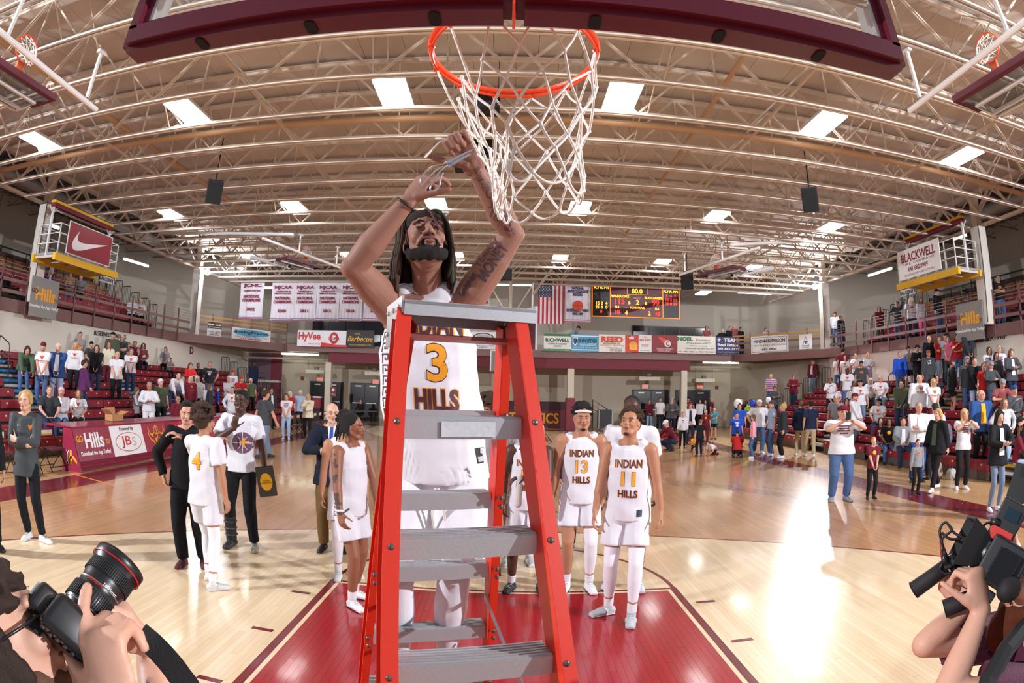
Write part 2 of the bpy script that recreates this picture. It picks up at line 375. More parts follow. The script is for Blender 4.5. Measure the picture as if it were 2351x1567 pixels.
# pipes and ducts
PIPE = mat('c29e78', .4)
tag(MB().tube([(-15.3, 10.9, 7.72), (15.3, 10.9, 7.72)], .075, 12).add('heating_pipe', PIPE), 'thick tan pipe crossing the whole roof between two joists', 'pipe')
tag(MB().tube([(-9.6, 3.5, 7.95), (-9.3, 24, 7.95)], .07, 12).add('heating_pipe', PIPE), 'tan pipe running lengthwise through the joists on the left', 'pipe')
tag(MB().tube([(4.0, 3.5, 8.05), (4.4, 24, 8.05)], .05, 12).add('heating_pipe', PIPE), 'thin tan pipe running lengthwise through the joists on the right', 'pipe')
for sx, nm in ((-1, 'left'), (1, 'right')):
    tag(MB().tube([(sx*17.2, 1, 8.45), (sx*17.2, 27, 8.45)], .24, 20).add('air_duct', mat('a89f96', .4, .3), smooth=True), 'large round air duct above the %s balcony' % nm, 'duct')
    # column lines: girder truss
    t = thing('girder_truss', 'beige girder truss above the %s balcony front, resting on columns' % nm, 'truss', (sx*15.62, 0, 0))
    MB().bar((0, 1, 7.47), (0, 31, 7.47), .16, .10).add('bottom_chord', BEIGE, t); MB().bar((0, 1, 8.66), (0, 31, 8.66), .22, .14).add('top_chord', BEIGE, t)
    wb = MB().bar((0, 0, 7.5), (0, 1.29, 8.62), .10, .07).mesh(); wc = MB().bar((0, 0, 8.62), (0, 1.29, 7.5), .10, .07).mesh()
    for k in range(0, 23, 2): link('web_bar', wb, t, BEIGE2, (0, 1.2+k*1.292, 0)); link('web_bar', wc, t, BEIGE2, (0, 1.2+(k+1)*1.292, 0))
# walls
XW = 15.75
struct(MB().box((-22, 33.2, 0), (22, 33.5, 9.4)).add('wall_back_upper', GREYW))
struct(MB().box((-16.5, 31.6, 0), (16.5, 31.8, 3.9)).add('wall_back', mat('b5aa98', .8, bump=.1, scale=25., vary=.05)))
for sx, nm in ((-1, 'left'), (1, 'right')):
    struct(MB().box((min(sx*21.6, sx*21.9), -3, 0), (max(sx*21.6, sx*21.9), 26, 9.4)).add('wall_'+nm, GREYW))
    struct(MB().bar((sx*21.7, 25.9, 4.7), (sx*15.2, 33.3, 4.7), .2, 9.4).add('wall_corner_'+nm, GREYW))
    mb = MB()
    for k in range(7): mb.box((sx*21.57-.05, 1+k*3.7, 4.2), (sx*21.57+.05, 1.5+k*3.7, 9.2))
    struct(mb.add('trim_pilaster_'+nm, GREYW))
    struct(MB().box((min(sx*XW, sx*(XW+.3)), -2, 0), (max(sx*XW, sx*(XW+.3)), 31.6 if sx < 0 else 24.6, 3.74)).add('wall_bleacher_'+nm, WALLW))
    # corner below the balcony
    if sx > 0: struct(MB().bar((15.9, 24.5, 1.85), (13.2, 31.7, 1.85), .2, 3.7).add('wall_corner_lower_right', mat('a59c8e', .8)))
    # balcony slab with brown fascia
    mb = MB(); mb.box((min(sx*XW-sx*.12, sx*21.6), -2, 3.74), (max(sx*XW-sx*.12, sx*21.6), 24.6, 4.14))
    struct(mb.add('trim_fascia_'+nm, BROWNR))
    struct(MB().bar((sx*17.2, 24.0, 3.94), (sx*13.7, 30.2, 3.94), 3.4, .4).add('trim_fascia_corner_'+nm, BROWNR))
# stripe and maroon panel on the left corner wall
xm = PY(622, 850, 31.5).x; xe = PY(646, 850, 31.5).x
struct(MB().box((-15.75, 31.48, 0), (xm, 31.6, 3.74)).add('wall_panel_purple', PURP)); struct(MB().box((xm, 31.48, 0), (xe, 31.6, 3.74)).add('wall_panel_maroon', MARW)); struct(MB().box((-15.75, 31.45, 2.0), (xe, 31.48, 2.14)).add('trim_stripe', CREAM))
# mezzanine across the far end
struct(MB().box((-12.3, 29.2, 3.78), (12.3, 33.3, 4.14)).add('trim_mezzanine_fascia', BROWNR))
struct(MB().box((-9.75, 29.3, 3.24), (9.75, 29.75, 3.78)).add('trim_beam', MARW))
for q in (-9.75, 3.25, 9.45):
    z0 = 1.7 if q == 3.25 else 0
    o = struct(MB().box((q-.17, 29.3, z0), (q+.17, 29.64, 3.24), .012).add('trim_column', CREAM))
    if z0: MB().box((q-.24, 29.22, 0), (q+.24, 29.72, 1.7), .03).add('column_pad', MAROON, o)
# tall side columns
for sx in (-1, 1):
    for y in (13.55, 24.45):
        o = struct(MB().box((sx*15.45-.2, y-.22, 4.14), (sx*15.45+.2, y+.22, 7.40), .02).add('trim_column', mat('d9d4cc', .5)))
        MB().box((sx*15.45-.14, y-.12, 7.40), (sx*15.45+.14, y+.12, 8.62)).add('column_head', BEIGE2, o)
        MB().tube([(sx*15.22, y-.24, 4.2), (sx*15.22, y-.24, 7.45)], .018, 6).add('conduit', mat('3a3030', .6), o)
# dark windows above the mezzanine
GLASSD = mat('14151c', .12, spec=.8); FRAMED = mat('1a1a1e', .4)
def window(n, x0, x1, z0, z1, parts):
    o = struct(MB().box((x0, 33.06, z0), (x1, 33.22, z1)).add('window_%d' % n, FRAMED))
    for k in range(parts):
        a = x0+.06+(x1-x0-.06)*k/parts; MB().box((a, 33.03, z0+.06), (a+(x1-x0-.06)/parts-.07, 33.07, z1-.06)).add('pane', GLASSD, o)
window(1, PY(1452, 745, 33.1).x, PY(1628, 750, 33.1).x, 4.2, 6.05, 5)
window(2, PY(719, 735, 33.1).x, PY(960, 740, 33.1).x, 4.2, 5.95, 6)
# doors in the far wall
DOORM = mat('17161a', .25, spec=.6)
for n, (a, b_) in enumerate(((712, 788), (805, 872), (1180, 1235), (1452, 1535), (1551, 1630))):
    x0, x1 = PY(a, 890, 31.55).x, PY(b_, 900, 31.55).x
    o = struct(MB().box((x0, 31.5, 0), (x1, 31.62, 2.2)).add('door_%d' % (n+1), mat('3b3432', .5))); xm = (x0+x1)/2
    for c, d in ((x0+.07, xm-.03), (xm+.03, x1-.07)):
        q = MB().box((c, 31.46, .03), (d, 31.52, 2.12)).add('door_leaf', DOORM, o)
        MB().bar((c+.1, 31.42, 1.05), (d-.1, 31.42, 1.05), .05).add('push_bar', mat('b9b4ac', .3, .8), q)
        MB().box((c+.25, 31.43, 1.98), (c+.6, 31.46, 2.05)).add('door_closer', mat('b9b4ac', .4, .6), q)
# exit signs, unit heaters and notices under the mezzanine
EXR = mat('f05048', .5, emit=1.2)
for k, (px, py) in enumerate(((735, 870), (863, 876), (1481, 887), (1606, 887))):
    c = PY(px, py, 31.4); t = thing('exit_sign', ['lit exit sign above the doors left of the white column', 'lit exit sign nearest behind the player on the ladder', 'lit exit sign above the doors right of the maroon padded column', 'rightmost lit exit sign, beyond the right white column'][k], 'sign', c)
    MB().box((-.19, -.05, -.13), (.19, .05, .13), .01).add('housing', mat('d8cfc0', .5), t)
    put_text('EXIT', frame((0, -.055, 0), (1, 0, 0), (0, 0, 1)), t, EXR, .17, ext=.004, bold=.006)
for k, (px, py, w_) in enumerate(((727, 853, 1.15), (860, 857, 1.0), (1489, 869, 1.2), (1616, 873, 1.15))):
    c = PY(px, py, 30.2); t = thing('unit_heater', ['cream unit heater hung above the far left doors', 'cream unit heater behind the player on the ladder', 'cream unit heater hung above the far right doors', 'rightmost cream unit heater under the mezzanine'][k], 'heater', c)
    MB().box((-w_/2, -.3, -.1), (w_/2, .3, .1), .02).add('housing', CREAM, t)
    for s_ in (-.45, .45): MB().bar((s_*w_, 0, .1), (s_*w_, 0, 3.74-c.z), .02).add('hanger_rod', mat('777068', .5), t)
    MB().box((-.1, -.1, .1), (.12, .1, .28)).add('motor', mat('6a6560', .5), t)
for k, (a, b_, py) in enumerate(((647, 733, 812), (1614, 1697, 831))):
    A, B = PY(a, py, 30.4), PY(b_, py+2, 30.4); z = (A.z+B.z)/2
    t = thing('tube_light', 'twin fluorescent tube light under the %s end of the mezzanine' % ('left', 'right')[k], 'light', (0, 0, 0))
    for q in range(2):
        x0 = A.x+(B.x-A.x)*q/2; x1 = A.x+(B.x-A.x)*(q+1)/2-.06
        MB().tube([(x0, 30.4, z), (x1, 30.4, z)], .05, 10).add('tube', mat('f4fbe4', .5, emit=7.), t)
    MB().box((A.x, 30.32, z+.06), (B.x, 30.48, z+.12)).add('housing', WHITE, t)
    tag(MB().tube([(A.x-2.3, 30.1, z-.28), (B.x+1.9 if k == 0 else B.x+4, 30.1, z-.28)], .06, 10).add('water_pipe', CREAM), 'cream pipe running under the %s tube light' % ('left', 'right')[k], 'pipe')
for k, (px, py) in enumerate(((694, 868), (1646, 889))):
    tag(MB().box((-.09, -.03, -.1), (.09, .03, .1), .01).add('alarm_box', mat('7c1a1c', .5), loc=PY(px, py, 31.55)), 'small dark red alarm box on the far wall, %s' % ('left side', 'right side')[k], 'alarm')
t = tag(MB().box((-.16, -.015, -.25), (.16, .015, .25)).add('notice_sign', MAROON, loc=PY(765, 899, 29.27)), 'maroon no smoking notice on the left white column', 'sign')
board_item(t, 'symbol', WHITE, circ(0, .1, .08), frame((0, -.016, 0), (1, 0, 0), (0, 0, 1))); put_text('NO\nSMOKING', frame((0, -.018, -.13), (1, 0, 0), (0, 0, 1)), t, WHITE, .07, ext=.002)
# ceiling light panels
PANEL = mat('ffffff', .5, emit=15.)
for iy, y in enumerate((3.0, 9.72, 16.6, 23.35, 30.0)):
    for ix, x in enumerate((-11.9, -7.0, -2.35, 2.05, 6.5, 10.85)):
        nm = ['far left', 'second from left', 'left of centre', 'right of centre', 'second from right', 'far right'][ix]
        t = thing('ceiling_light', 'white rectangular light panel, %s, in the %s row under the roof' % (nm, ['hidden nearest', 'nearest', 'second nearest', 'third', 'farthest'][iy]), 'light', (x, y, ZB+.17))
        MB().box((-.30, -.6, 0), (.30, .6, .05)).add('lamp_panel', PANEL, t); MB().box((-.32, -.62, .05), (.32, .62, .12)).add('housing', WHITE, t)
        mb = MB()
        for q in range(5): mb.box((-.24+q*.12-.006, -.6, -.006), (-.24+q*.12+.006, .6, 0))
        mb.add('louvre', mat('f4f4ee', .5, emit=6.), t)
# long strip lights under the balcony roofs
STRIP = mat('ffffff', .5, emit=9.)
for nm, a, b_, X in (('left balcony, above the seats', (284, 594), (340, 611), -18.6), ('left corner, beside the flash head', (520, 613), (580, 614), -16.5), ('right balcony, above the seats', (1994, 633), (2047, 616), 18.6), ('right corner, beside the flash head', (1780, 624), (1868, 634), 16.3), ('left platform', (107, 514), (135, 524), -16.5), ('right platform', (2191, 548), (2218, 540), 16.5)):
    A, B = PX(*a, X), PX(*b_, X); t = thing('strip_light', 'long fluorescent strip light, '+nm, 'light', (0, 0, 0))
    MB().tube([A, B], .05, 8).add('tube', STRIP, t); MB().bar(A+V((0, 0, .08)), B+V((0, 0, .08)), .13, .05).add('housing', WHITE, t)
    if X > 17 or X < -17:
        for q in (A, B): MB().bar(q, (q.x, q.y, 9.3), .012).add('hanger_wire', STEELW, t)
for nm, a, b_, Y in (('hung before the far wall, behind the hoop pole', (1130, 653), (1222, 654), 31.), ('hung before the far wall, right of the scoreboard', (1695, 671), (1771, 674), 31.), ('hung before the far wall, beside the left banners', (600, 660), (632, 660), 31.)):
    A, B = PY(*a, Y), PY(*b_, Y); t = thing('strip_light', 'long fluorescent strip light, '+nm, 'light', (0, 0, 0))
    MB().tube([A, B], .055, 8).add('tube', STRIP, t); MB().bar(A+V((0, 0, .08)), B+V((0, 0, .08)), .15, .06).add('housing', WHITE, t)
    for q in (A, B): MB().bar(q, (q.x, q.y, ZD), .012).add('hanger_wire', STEELW, t)
# flash heads on the far columns
for sx, nm in ((-1, 'left'), (1, 'right')):
    c = V((sx*15.12, 24.75, 7.3)); t = thing('flash_head', 'blazing white photographic flash head clamped high on the far %s column' % nm, 'flash', c)
    d = (V((0, 3, 1))-c).normalized()
    MB().cyl(d*-.02, d*-.3, .08, .06).add('housing', BLACK, t); MB().cyl(d*.0, d*.06, .06, .15).add('reflector', STEELW, t)
    MB().ell(d*.085, (.13, .13, .13)).add('flash_tube', mat('ffffff', .3, emit=900.), t); MB().bar((0, 0, -.03), (sx*.3, -.1, -.03), .03).add('clamp', BLACK, t)
# ================================================================== stands
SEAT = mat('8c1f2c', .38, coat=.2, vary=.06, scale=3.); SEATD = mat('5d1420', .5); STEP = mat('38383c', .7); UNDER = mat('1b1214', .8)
BLX, BLT, BLR, BLZ, NB = 10.75, .56, .257, .43, 9           # front of row 0, tread, rise, first seat height, rows
SEGS = {-1: ((3.2, 10.9), (12.2, 16.4), (17.6, 28.0)), 1: ((3.2, 8.2), (9.4, 13.6), (14.7, 17.2), (18.2, 24.4))}
TAGM = mat('e4dfe0', .5)
mod = {}
def seat_mod(L):
    k = round(L, 3)
    if k not in mod:
        mb = MB(); mb.box((0, .006, -.05), (.40, L-.006, .0), .012); mb.box((-.012, .006, -.205), (.02, L-.006, -.006), .008)
        mod[k] = mb.mesh()
    return mod[k]
tagm = MB().box((-.016, -.03, -.02), (-.012, .03, .02)).mesh()
num = 0
for sx, nm in ((-1, 'left'), (1, 'right')):
    for si, (y0, y1) in enumerate(SEGS[sx]):
        t = thing('bleacher_section', 'maroon bench bleacher on the %s side of the court, %s block' % (nm, ('nearest', 'second', 'third', 'farthest')[si] if len(SEGS[sx]) == 4 else ('nearest', 'middle', 'farthest')[si]), 'bleacher', (0, 0, 0))
        mb = MB()
        for i in range(NB):
            xa = BLX+i*BLT; z = BLZ+i*BLR
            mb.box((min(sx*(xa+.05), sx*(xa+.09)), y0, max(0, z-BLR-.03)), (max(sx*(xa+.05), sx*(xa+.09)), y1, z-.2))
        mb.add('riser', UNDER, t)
        if True:
            mb = MB()
            for i in range(NB): xa = BLX+i*BLT; z = BLZ+i*BLR; mb.box((min(sx*(xa+.36), sx*(xa+BLT+.1)), y0, z-BLR), (max(sx*(xa+.36), sx*(xa+BLT+.1)), y1, z-BLR+.03)) if i < NB-1 else mb.box((min(sx*(xa+.36), sx*15.74), y0, z-BLR), (max(sx*(xa+.36), sx*15.74), y1, z-BLR+.03))
            mb.add('foot_deck', STEP, t)
        MB().box((min(sx*(BLX+.02), sx*(BLX+.05)), y0, .01), (max(sx*(BLX+.02), sx*(BLX+.05)), y1, .22)).add('kick_plate', mat('5b504c', .5), t)
        n = max(1, round((y1-y0)/.94)); L = (y1-y0)/n
        for i in range(NB):
            for k in range(n):
                o = link('seat_module', seat_mod(L), t, SEAT, (sx*(BLX+i*BLT), y0+k*L, BLZ+i*BLR))
                if sx > 0: pass
                else: o.scale = (-1, 1, 1)
                for q in (.25, .75):
                    g = link('number_tag', tagm, o, TAGM, (0, L*q, -.075))
        # side panels of the block
        for yy in (y0, y1):
            mb = MB(); pts = []
            for i in range(NB): pts += [(BLX+i*BLT+.03, max(0, BLZ+i*BLR-BLR-.02)), (BLX+i*BLT+.03, BLZ+i*BLR-.08)]
            pts += [(15.74, BLZ+(NB-1)*BLR-.08), (15.74, 0)]
            mb.prism(pts, lambda u, v, d: (sx*u, yy+d-.01, v), .02); mb.add('side_panel', SEATD, t)
    # aisle stairs between the blocks
    sg = SEGS[sx]
    for k, (a, b_) in enumerate(zip(sg, sg[1:])):
        y0, y1 = a[1]+.02, b_[0]-.02
        t = thing('aisle_stair', 'dark stepped aisle with %s nosings, %s bleachers, %s gap' % (('blue', 'yellow')[sx > 0], nm, ('near', 'middle', 'far')[k]), 'stairs', (0, 0, 0))
        mb = MB()
        for i in range(2*NB-1):
            x = BLX+.05+i*BLT/2; z = BLZ+(i-1)*BLR/2
            if z < .05: z = .14
            MB().box((min(sx*x, sx*(x+BLT/2+.03)), y0, z-.14), (max(sx*x, sx*(x+BLT/2+.03)), y1, z-.02)).add('stair_step', STEP, t)
            s = MB().box((min(sx*(x-.012), sx*x), y0+.06, z-.10), (max(sx*(x-.012), sx*x), y1-.06, z-.03)).add('step_label', mat('2a86c8' if sx < 0 else 'd8a01c', .5) if i % 2 else mat('b9babd', .4), t)
        for i in (2, 6):
            x = BLX+i*BLT; z = BLZ+(i-1)*BLR
            y = (y0+y1)/2; h = thing('aisle_handrail', 'black hooked handrail %s in the %s aisle of the %s bleachers' % (('low', 'high')[i == 6], ('near', 'middle', 'far')[k], nm), 'handrail', (sx*x, y, z))
            MB().tube([(0, 0, 0), (0, 0, .9), (sx*.06, 0, .98), (sx*.5, 0, 1.18), (sx*.56, 0, 1.14), (sx*.56, 0, 1.02)], .02, 8).add('rail_tube', BLACK, h)
            MB().tube([(0, 0, .55), (sx*.06, 0, .6), (sx*.4, 0, .76), (sx*.44, 0, .7), (sx*.44, 0, .62)], .018, 8).add('lower_rail', BLACK, h)
    # black guard frames stepping down at the far end of the block
    t = thing('end_guard', 'black tubular guard frames stepping down the far end of the %s bleachers' % nm, 'railing', (0, 0, 0))
    for i in range(NB):
        x = BLX+i*BLT; z = BLZ+i*BLR; y = SEGS[sx][-1][1]+.05; f = .5
        pts = [(sx*x, y, z-.3), (sx*x, y, z+.72), (sx*(x+.05), y, z+.78), (sx*(x+f-.05), y, z+.78), (sx*(x+f), y, z+.72), (sx*(x+f), y, z-.3)]
        mb = MB().tube(pts, .017, 6)
        o = mb.add('guard_frame', BLACK, t); mb = MB()
        for q in range(1, 5): mb.tube([(sx*(x+f*q/5), y, z-.25), (sx*(x+f*q/5), y, z+.77)], .010, 5)
        mb.add('guard_bars', BLACK, o)
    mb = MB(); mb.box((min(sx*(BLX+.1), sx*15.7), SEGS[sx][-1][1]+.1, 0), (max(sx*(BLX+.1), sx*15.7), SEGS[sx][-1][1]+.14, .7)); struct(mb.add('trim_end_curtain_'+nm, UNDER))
    # letters on the wall above the top row
    c = PX(*((440, 804) if sx < 0 else (1896, 831)), sx*15.73)
    t = link('wall_lettering', text_mesh('D' if sx < 0 else 'E', .5, .01, .012), None, MARW); t.matrix_world = frame(c, (0, -sx, 0), (0, 0, 1)) if sx > 0 else frame(c, (0, 1, 0), (0, 0, 1))
    tag(t, 'maroon letter %s painted on the white wall above the bleachers' % ('D' if sx < 0 else 'E'), 'letter')
    c = PX(*((254, 769) if sx < 0 else (2258, 777)), sx*15.73)
    t = link('wall_lettering', text_mesh('RESERVED SEATING', .24, .006, .004), None, mat('3a3033', .6)); t.matrix_world = frame(c, (0, -sx, 0), (0, 0, 1)) if sx > 0 else frame(c, (0, 1, 0), (0, 0, 1))
    tag(t, 'dark words RESERVED SEATING on the white wall, %s side' % nm, 'lettering')
# ---------------- balconies
BFX = 16.35; RAILB = mat('6f4a4c', .5)
def rail_run(nm, label, pts, wires=True, orange=False, step=1.25):
    t = thing('balcony_railing', label, 'railing', (0, 0, 0)); L = 0
    for a, b_ in zip(pts, pts[1:]):
        a, b_ = V(a), V(b_); d = (b_-a); n = max(1, round(d.length/step)); dn = d.normalized()
        MB().bar(a+V((0, 0, .22)), b_+V((0, 0, .22)), .05, .11).add('lower_rail', BROWNR, t); MB().bar(a+V((0, 0, .58)), b_+V((0, 0, .58)), .05, .11).add('upper_rail', BROWNR, t)
        if wires:
            for z in (.74, .86, .98, 1.10): MB().bar(a+V((0, 0, z)), b_+V((0, 0, z)), .014).add('rail_wire', mat('9a8884', .4, .3), t)
        if orange:
            for z in (.78, .98): MB().bar(a+V((0, 0, z)), b_+V((0, 0, z)), .05, .08).add('wood_rail', mat('b98a4e', .5), t)
        for k in range(n+1):
            p = a+d*k/n; link('rail_post', pm_, t, RAILB, p)
    return t
pm_ = MB().box((-.025, -.03, -.42), (.025, .03, 1.14)).mesh()
for sx, nm in ((-1, 'left'), (1, 'right')):
    xr = sx*(XW-.16)
    rail_run('r', 'brown balcony railing with thin wires along the %s side' % nm, [(xr, 1.0, 4.14), (xr, 24.4, 4.14)])
    rail_run('r', 'balcony railing with tan wooden rails around the far %s corner' % nm, [(xr, 24.5, 4.14), (sx*12.25, 29.15, 4.14)], False, True)
    # seats
    segs = ((4.2, 9.6), (14.2, 22.4)) if sx < 0 else ((4.0, 9.6), (13.8, 22.4))
    for si, (y0, y1) in enumerate(segs):
        t = thing('balcony_bleacher', 'maroon balcony seating with tan wooden back benches, %s side, %s block' % (nm, ('near', 'far')[si]), 'bleacher', (0, 0, 0)); n = round((y1-y0)/.94); L = (y1-y0)/n
        for i in range(5):
            z = 4.14+.42+i*.27; x = BFX+.25+i*.56
            for k in range(n):
                o = link('seat_module', seat_mod(L), t, SEAT, (sx*x, y0+k*L, z)); o.scale = (sx, 1, 1)
                if i < 4: g = link('number_tag', tagm, o, TAGM, (0, L*.5, -.075))
            MB().box((min(sx*(x+.38), sx*(x+.66)), y0, z-.26), (max(sx*(x+.38), sx*(x+.66)), y1, z-.22)).add('foot_deck', STEP, t)
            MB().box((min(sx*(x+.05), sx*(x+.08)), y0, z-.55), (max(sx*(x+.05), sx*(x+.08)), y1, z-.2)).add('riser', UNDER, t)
        TAN = mat('a5673a', .45); DKW = mat('4a3230', .5)
        for i in range(3):
            x = BFX+3.2+i*.55; z = 5.75+i*.30
            MB().box((min(sx*x, sx*(x+.3)), y0, z), (max(sx*x, sx*(x+.3)), y1, z+.04)).add('bench_seat', TAN if i < 2 else DKW, t)
            MB().box((min(sx*(x+.34), sx*(x+.37)), y0, z+.14), (max(sx*(x+.34), sx*(x+.37)), y1, z+.30)).add('bench_back', TAN if i < 2 else DKW, t)
            for q in range(round((y1-y0)/1.8)+1):
                yy = y0+q*(y1-y0)/round((y1-y0)/1.8); MB().bar((sx*(x+.32), yy, z-.45), (sx*(x+.32), yy, z+.5), .03).add('bench_leg', BLACK, t)
        for z in (6.75, 7.0): MB().bar((sx*(BFX+5.1), y0, z), (sx*(BFX+5.1), y1, z), .04).add('back_rail', BLACK, t)
        for q in range(5): yy = y0+(y1-y0)*q/4; MB().bar((sx*(BFX+5.1), yy, 5.8), (sx*(BFX+5.1), yy, 7.0), .04).add('back_post', BLACK, t)
        for i in range(7):
            x = BFX+.1+i*.6; z = 4.5+i*.29; mb = MB(); f = .52; y = y1+.08
            mb.tube([(sx*x, y, z-.3), (sx*x, y, z+.8), (sx*(x+.05), y, z+.86), (sx*(x+f-.05), y, z+.86), (sx*(x+f), y, z+.8), (sx*(x+f), y, z-.3)], .018, 6)
            for q in range(1, 5): mb.tube([(sx*(x+f*q/5), y, z-.25), (sx*(x+f*q/5), y, z+.85)], .010, 5)
            mb.add('end_guard_frame', BLACK, t)
        for q, hy in enumerate((y0+1.6, (y0+y1)/2+.4)):
            MB().tube([(sx*(BFX+2.2), hy, 5.0), (sx*(BFX+2.2), hy, 5.7), (sx*(BFX+2.6), hy, 5.95), (sx*(BFX+2.7), hy, 5.8)], .02, 6).add('aisle_rail', BLACK, t)
def sign(name, label, x, corners, normal_x, cat='sign', th=.03, face=None, edge=None):
    """flat panel on plane x=const from photograph corners (left-top, right-top, bottom)"""
for txt, px, py, X, w_ in (('BALCONY C', 92, 597, -19.6, 1.25), ('BALCONY D', 247, 642, -19.6, 1.25), ('BALCONY E', 2085, 670, 19.6, 1.25), ('BALCONY F', 2228, 631, 19.6, 1.35)):
    c = PX(px, py, X); sx = 1 if X > 0 else -1
    t = thing('balcony_sign', 'small white sign reading %s on the balcony back rail' % txt, 'sign', c)
    MB().box((-.02, -w_/2, -.17), (.02, w_/2, .17)).add('panel', WHITE, t)
    put_text(txt, frame((-sx*.025, 0, 0), (0, -sx, 0), (0, 0, 1)), t, BLACK, .24, ext=.003, bold=.006); MB().bar((0, 0, -.17), (0, 0, -1.0), .03).add('post', BLACK, t)
# GO Hills TV boards under the tall columns
GREYB = mat('8c8a88', .5); GOLD = mat('f2a71b', .5); GOLDD = mat('f0a818', .5)
for sx, (x0, y0, x1, y1) in ((-1, (56, 668, 119, 732)), (1, (2209, 714, 2269, 758))):
    a = PX((x0+x1)/2, (y0+y1)/2, sx*15.50); ya, yb = PX(x0, y0+30, sx*15.5).y, PX(x1, y1-30, sx*15.5).y; w_ = abs(ya-yb)*1.0; h_ = w_*.95
    t = thing('promo_board', 'grey board reading GO Hills TV, below the tall column on the %s balcony' % ('left', 'right')[sx > 0], 'board', (sx*15.2, a.y, 4.32))
    MB().box((-.02, -w_/2, -h_/2), (.02, w_/2, h_/2), .004).add('panel', GREYB, t); rt = (0, 1, 0) if sx < 0 else (0, -1, 0)
    f = lambda u, v: frame((-sx*.026, (u*w_) if sx < 0 else -u*w_, v*h_), rt, (0, 0, 1))
    put_text('Hills', f(.02, .08), t, GOLD, w_*.42, ext=.003, bold=.016); put_text('GO', f(-.38, .14), t, MARW, w_*.15, ext=.003, bold=.004); put_text('TV', f(.41, -.02), t, MARW, w_*.12, ext=.003)
    put_text('Download the App Today!', f(0, -.24), t, WHITE, w_*.10, ext=.003, bold=.004)
# ---------------- suspended camera platforms
YEL = mat('e0b018', .45)
def platform(sx):
    nm = ('left', 'right')[sx > 0]; X = 14.35; yc = 14.45 if sx < 0 else 14.85
    t = thing('camera_platform', 'suspended white railed camera platform with yellow beams, %s side' % nm, 'platform', (sx*X, yc, 5.85-(.3 if sx < 0 else 0)))
    L = 1.55
    MB().box((-.55, -L, -.02), (.55, L, .05)).add('deck', mat('9a9896', .5), t)
    for q in (-.55, .55): MB().box((q-.06, -L-.12, -.22), (q+.06, L+.12, .0)).add('yellow_beam', YEL, t)
    for q in range(5): MB().bar((-.5, -L+q*L/2, -.08), (.5, -L+q*L/2, -.08), .08).add('cross_beam', mat('c4c0bc', .5), t)
    MB().box((-.09, -L-.05, 1.52), (.09, L+.05, 1.66)).add('top_beam', MARW, t); MB().box((-.10, -L-.06, 1.66), (.10, L+.06, 1.74)).add('top_beam_flange', YEL, t)
    for q in (-L, L):
        MB().bar((0, q, -.05), (0, q, 1.6), .07).add('hanger_post', STEELW, t)
        for e in (-.2, .2): MB().bar((0, q+e, 1.55), (0, q, 1.3), .03).add('brace', STEELW, t)
    for e in (-.55, .55):
        for q in range(7): MB().bar((e, -L+q*L/3, 0), (e, -L+q*L/3, .95), .03).add('rail_post', STEELW, t)
        for z in (.35, .65, .95): MB().bar((e, -L, z), (e, L, z), .03).add('rail_bar', STEELW, t)
    for e in (-L, L):
        for z in (.35, .65, .95): MB().bar((-.55, e, z), (.55, e, z), .03).add('end_rail', STEELW, t)
    # banner on the court side
    s = -sx; bd = thing('sponsor_banner', '', 'banner', (sx*X+s*.60, yc-(.05 if sx < 0 else -.3), 6.45-(.3 if sx < 0 else 0))); W, H = 1.16, .52
    MB().box((-.012, -W, -H), (.012, W, H)).add('panel', STEELW, bd); rt = (0, 1, 0) if sx < 0 else (0, -1, 0)
    f = lambda u, v, q=.016: frame((s*q, u if sx < 0 else -u, v), rt, (0, 0, 1))
    if sx < 0:
        bd['label'] = 'maroon banner with a white swoosh on the left camera platform'
        board_item(bd, 'face', mat('8b1f30', .4), rect(-W+.03, -H+.03, W-.03, H-.03), f(0, 0, .013))
        # swoosh: closed curve
        P = []
        for i in range(13):
            q = i/12; P.append((-.80+.10*q-.10*sin(pi*q)*1.2, .30-.55*q-.10*sin(pi*q)))
        A = [(-.62, .33), (-.78, .13), (-.90, -.06), (-.93, -.20), (-.86, -.31), (-.70, -.335), (-.45, -.28), (.0, -.12), (.45, .04), (.92, .20), (.45, .115), (.0, .035), (-.30, -.015), (-.52, -.03), (-.66, .0), (-.70, .09), (-.68, .20)]
        board_item(bd, 'swoosh', WHITE, A, f(0, -.02, .018))
    else:
        bd['label'] = 'white banner reading BLACKWELL on the right camera platform'
        board_item(bd, 'face', mat('eeeef2', .4), rect(-W+.01, -H+.01, W-.01, H-.01), f(0, 0, .013))
        put_text('BLACKWELL', f(0, .22), bd, mat('7a1f38', .5), .42, ext=.003, bold=.012, width=1.9); put_text('TIRE  COMPANY', f(0, -.01), bd, BLACK, .12, ext=.003, width=1.8)
        put_text('641.682.8909', f(-.05, -.2), bd, mat('7a1f38', .5), .22, ext=.003, bold=.006, width=1.1); put_text('1250 WEST SECOND STREET - OTTUMWA', f(0, -.40), bd, BLACK, .10, ext=.003, width=1.7)
    return t
platform(-1); platform(1)
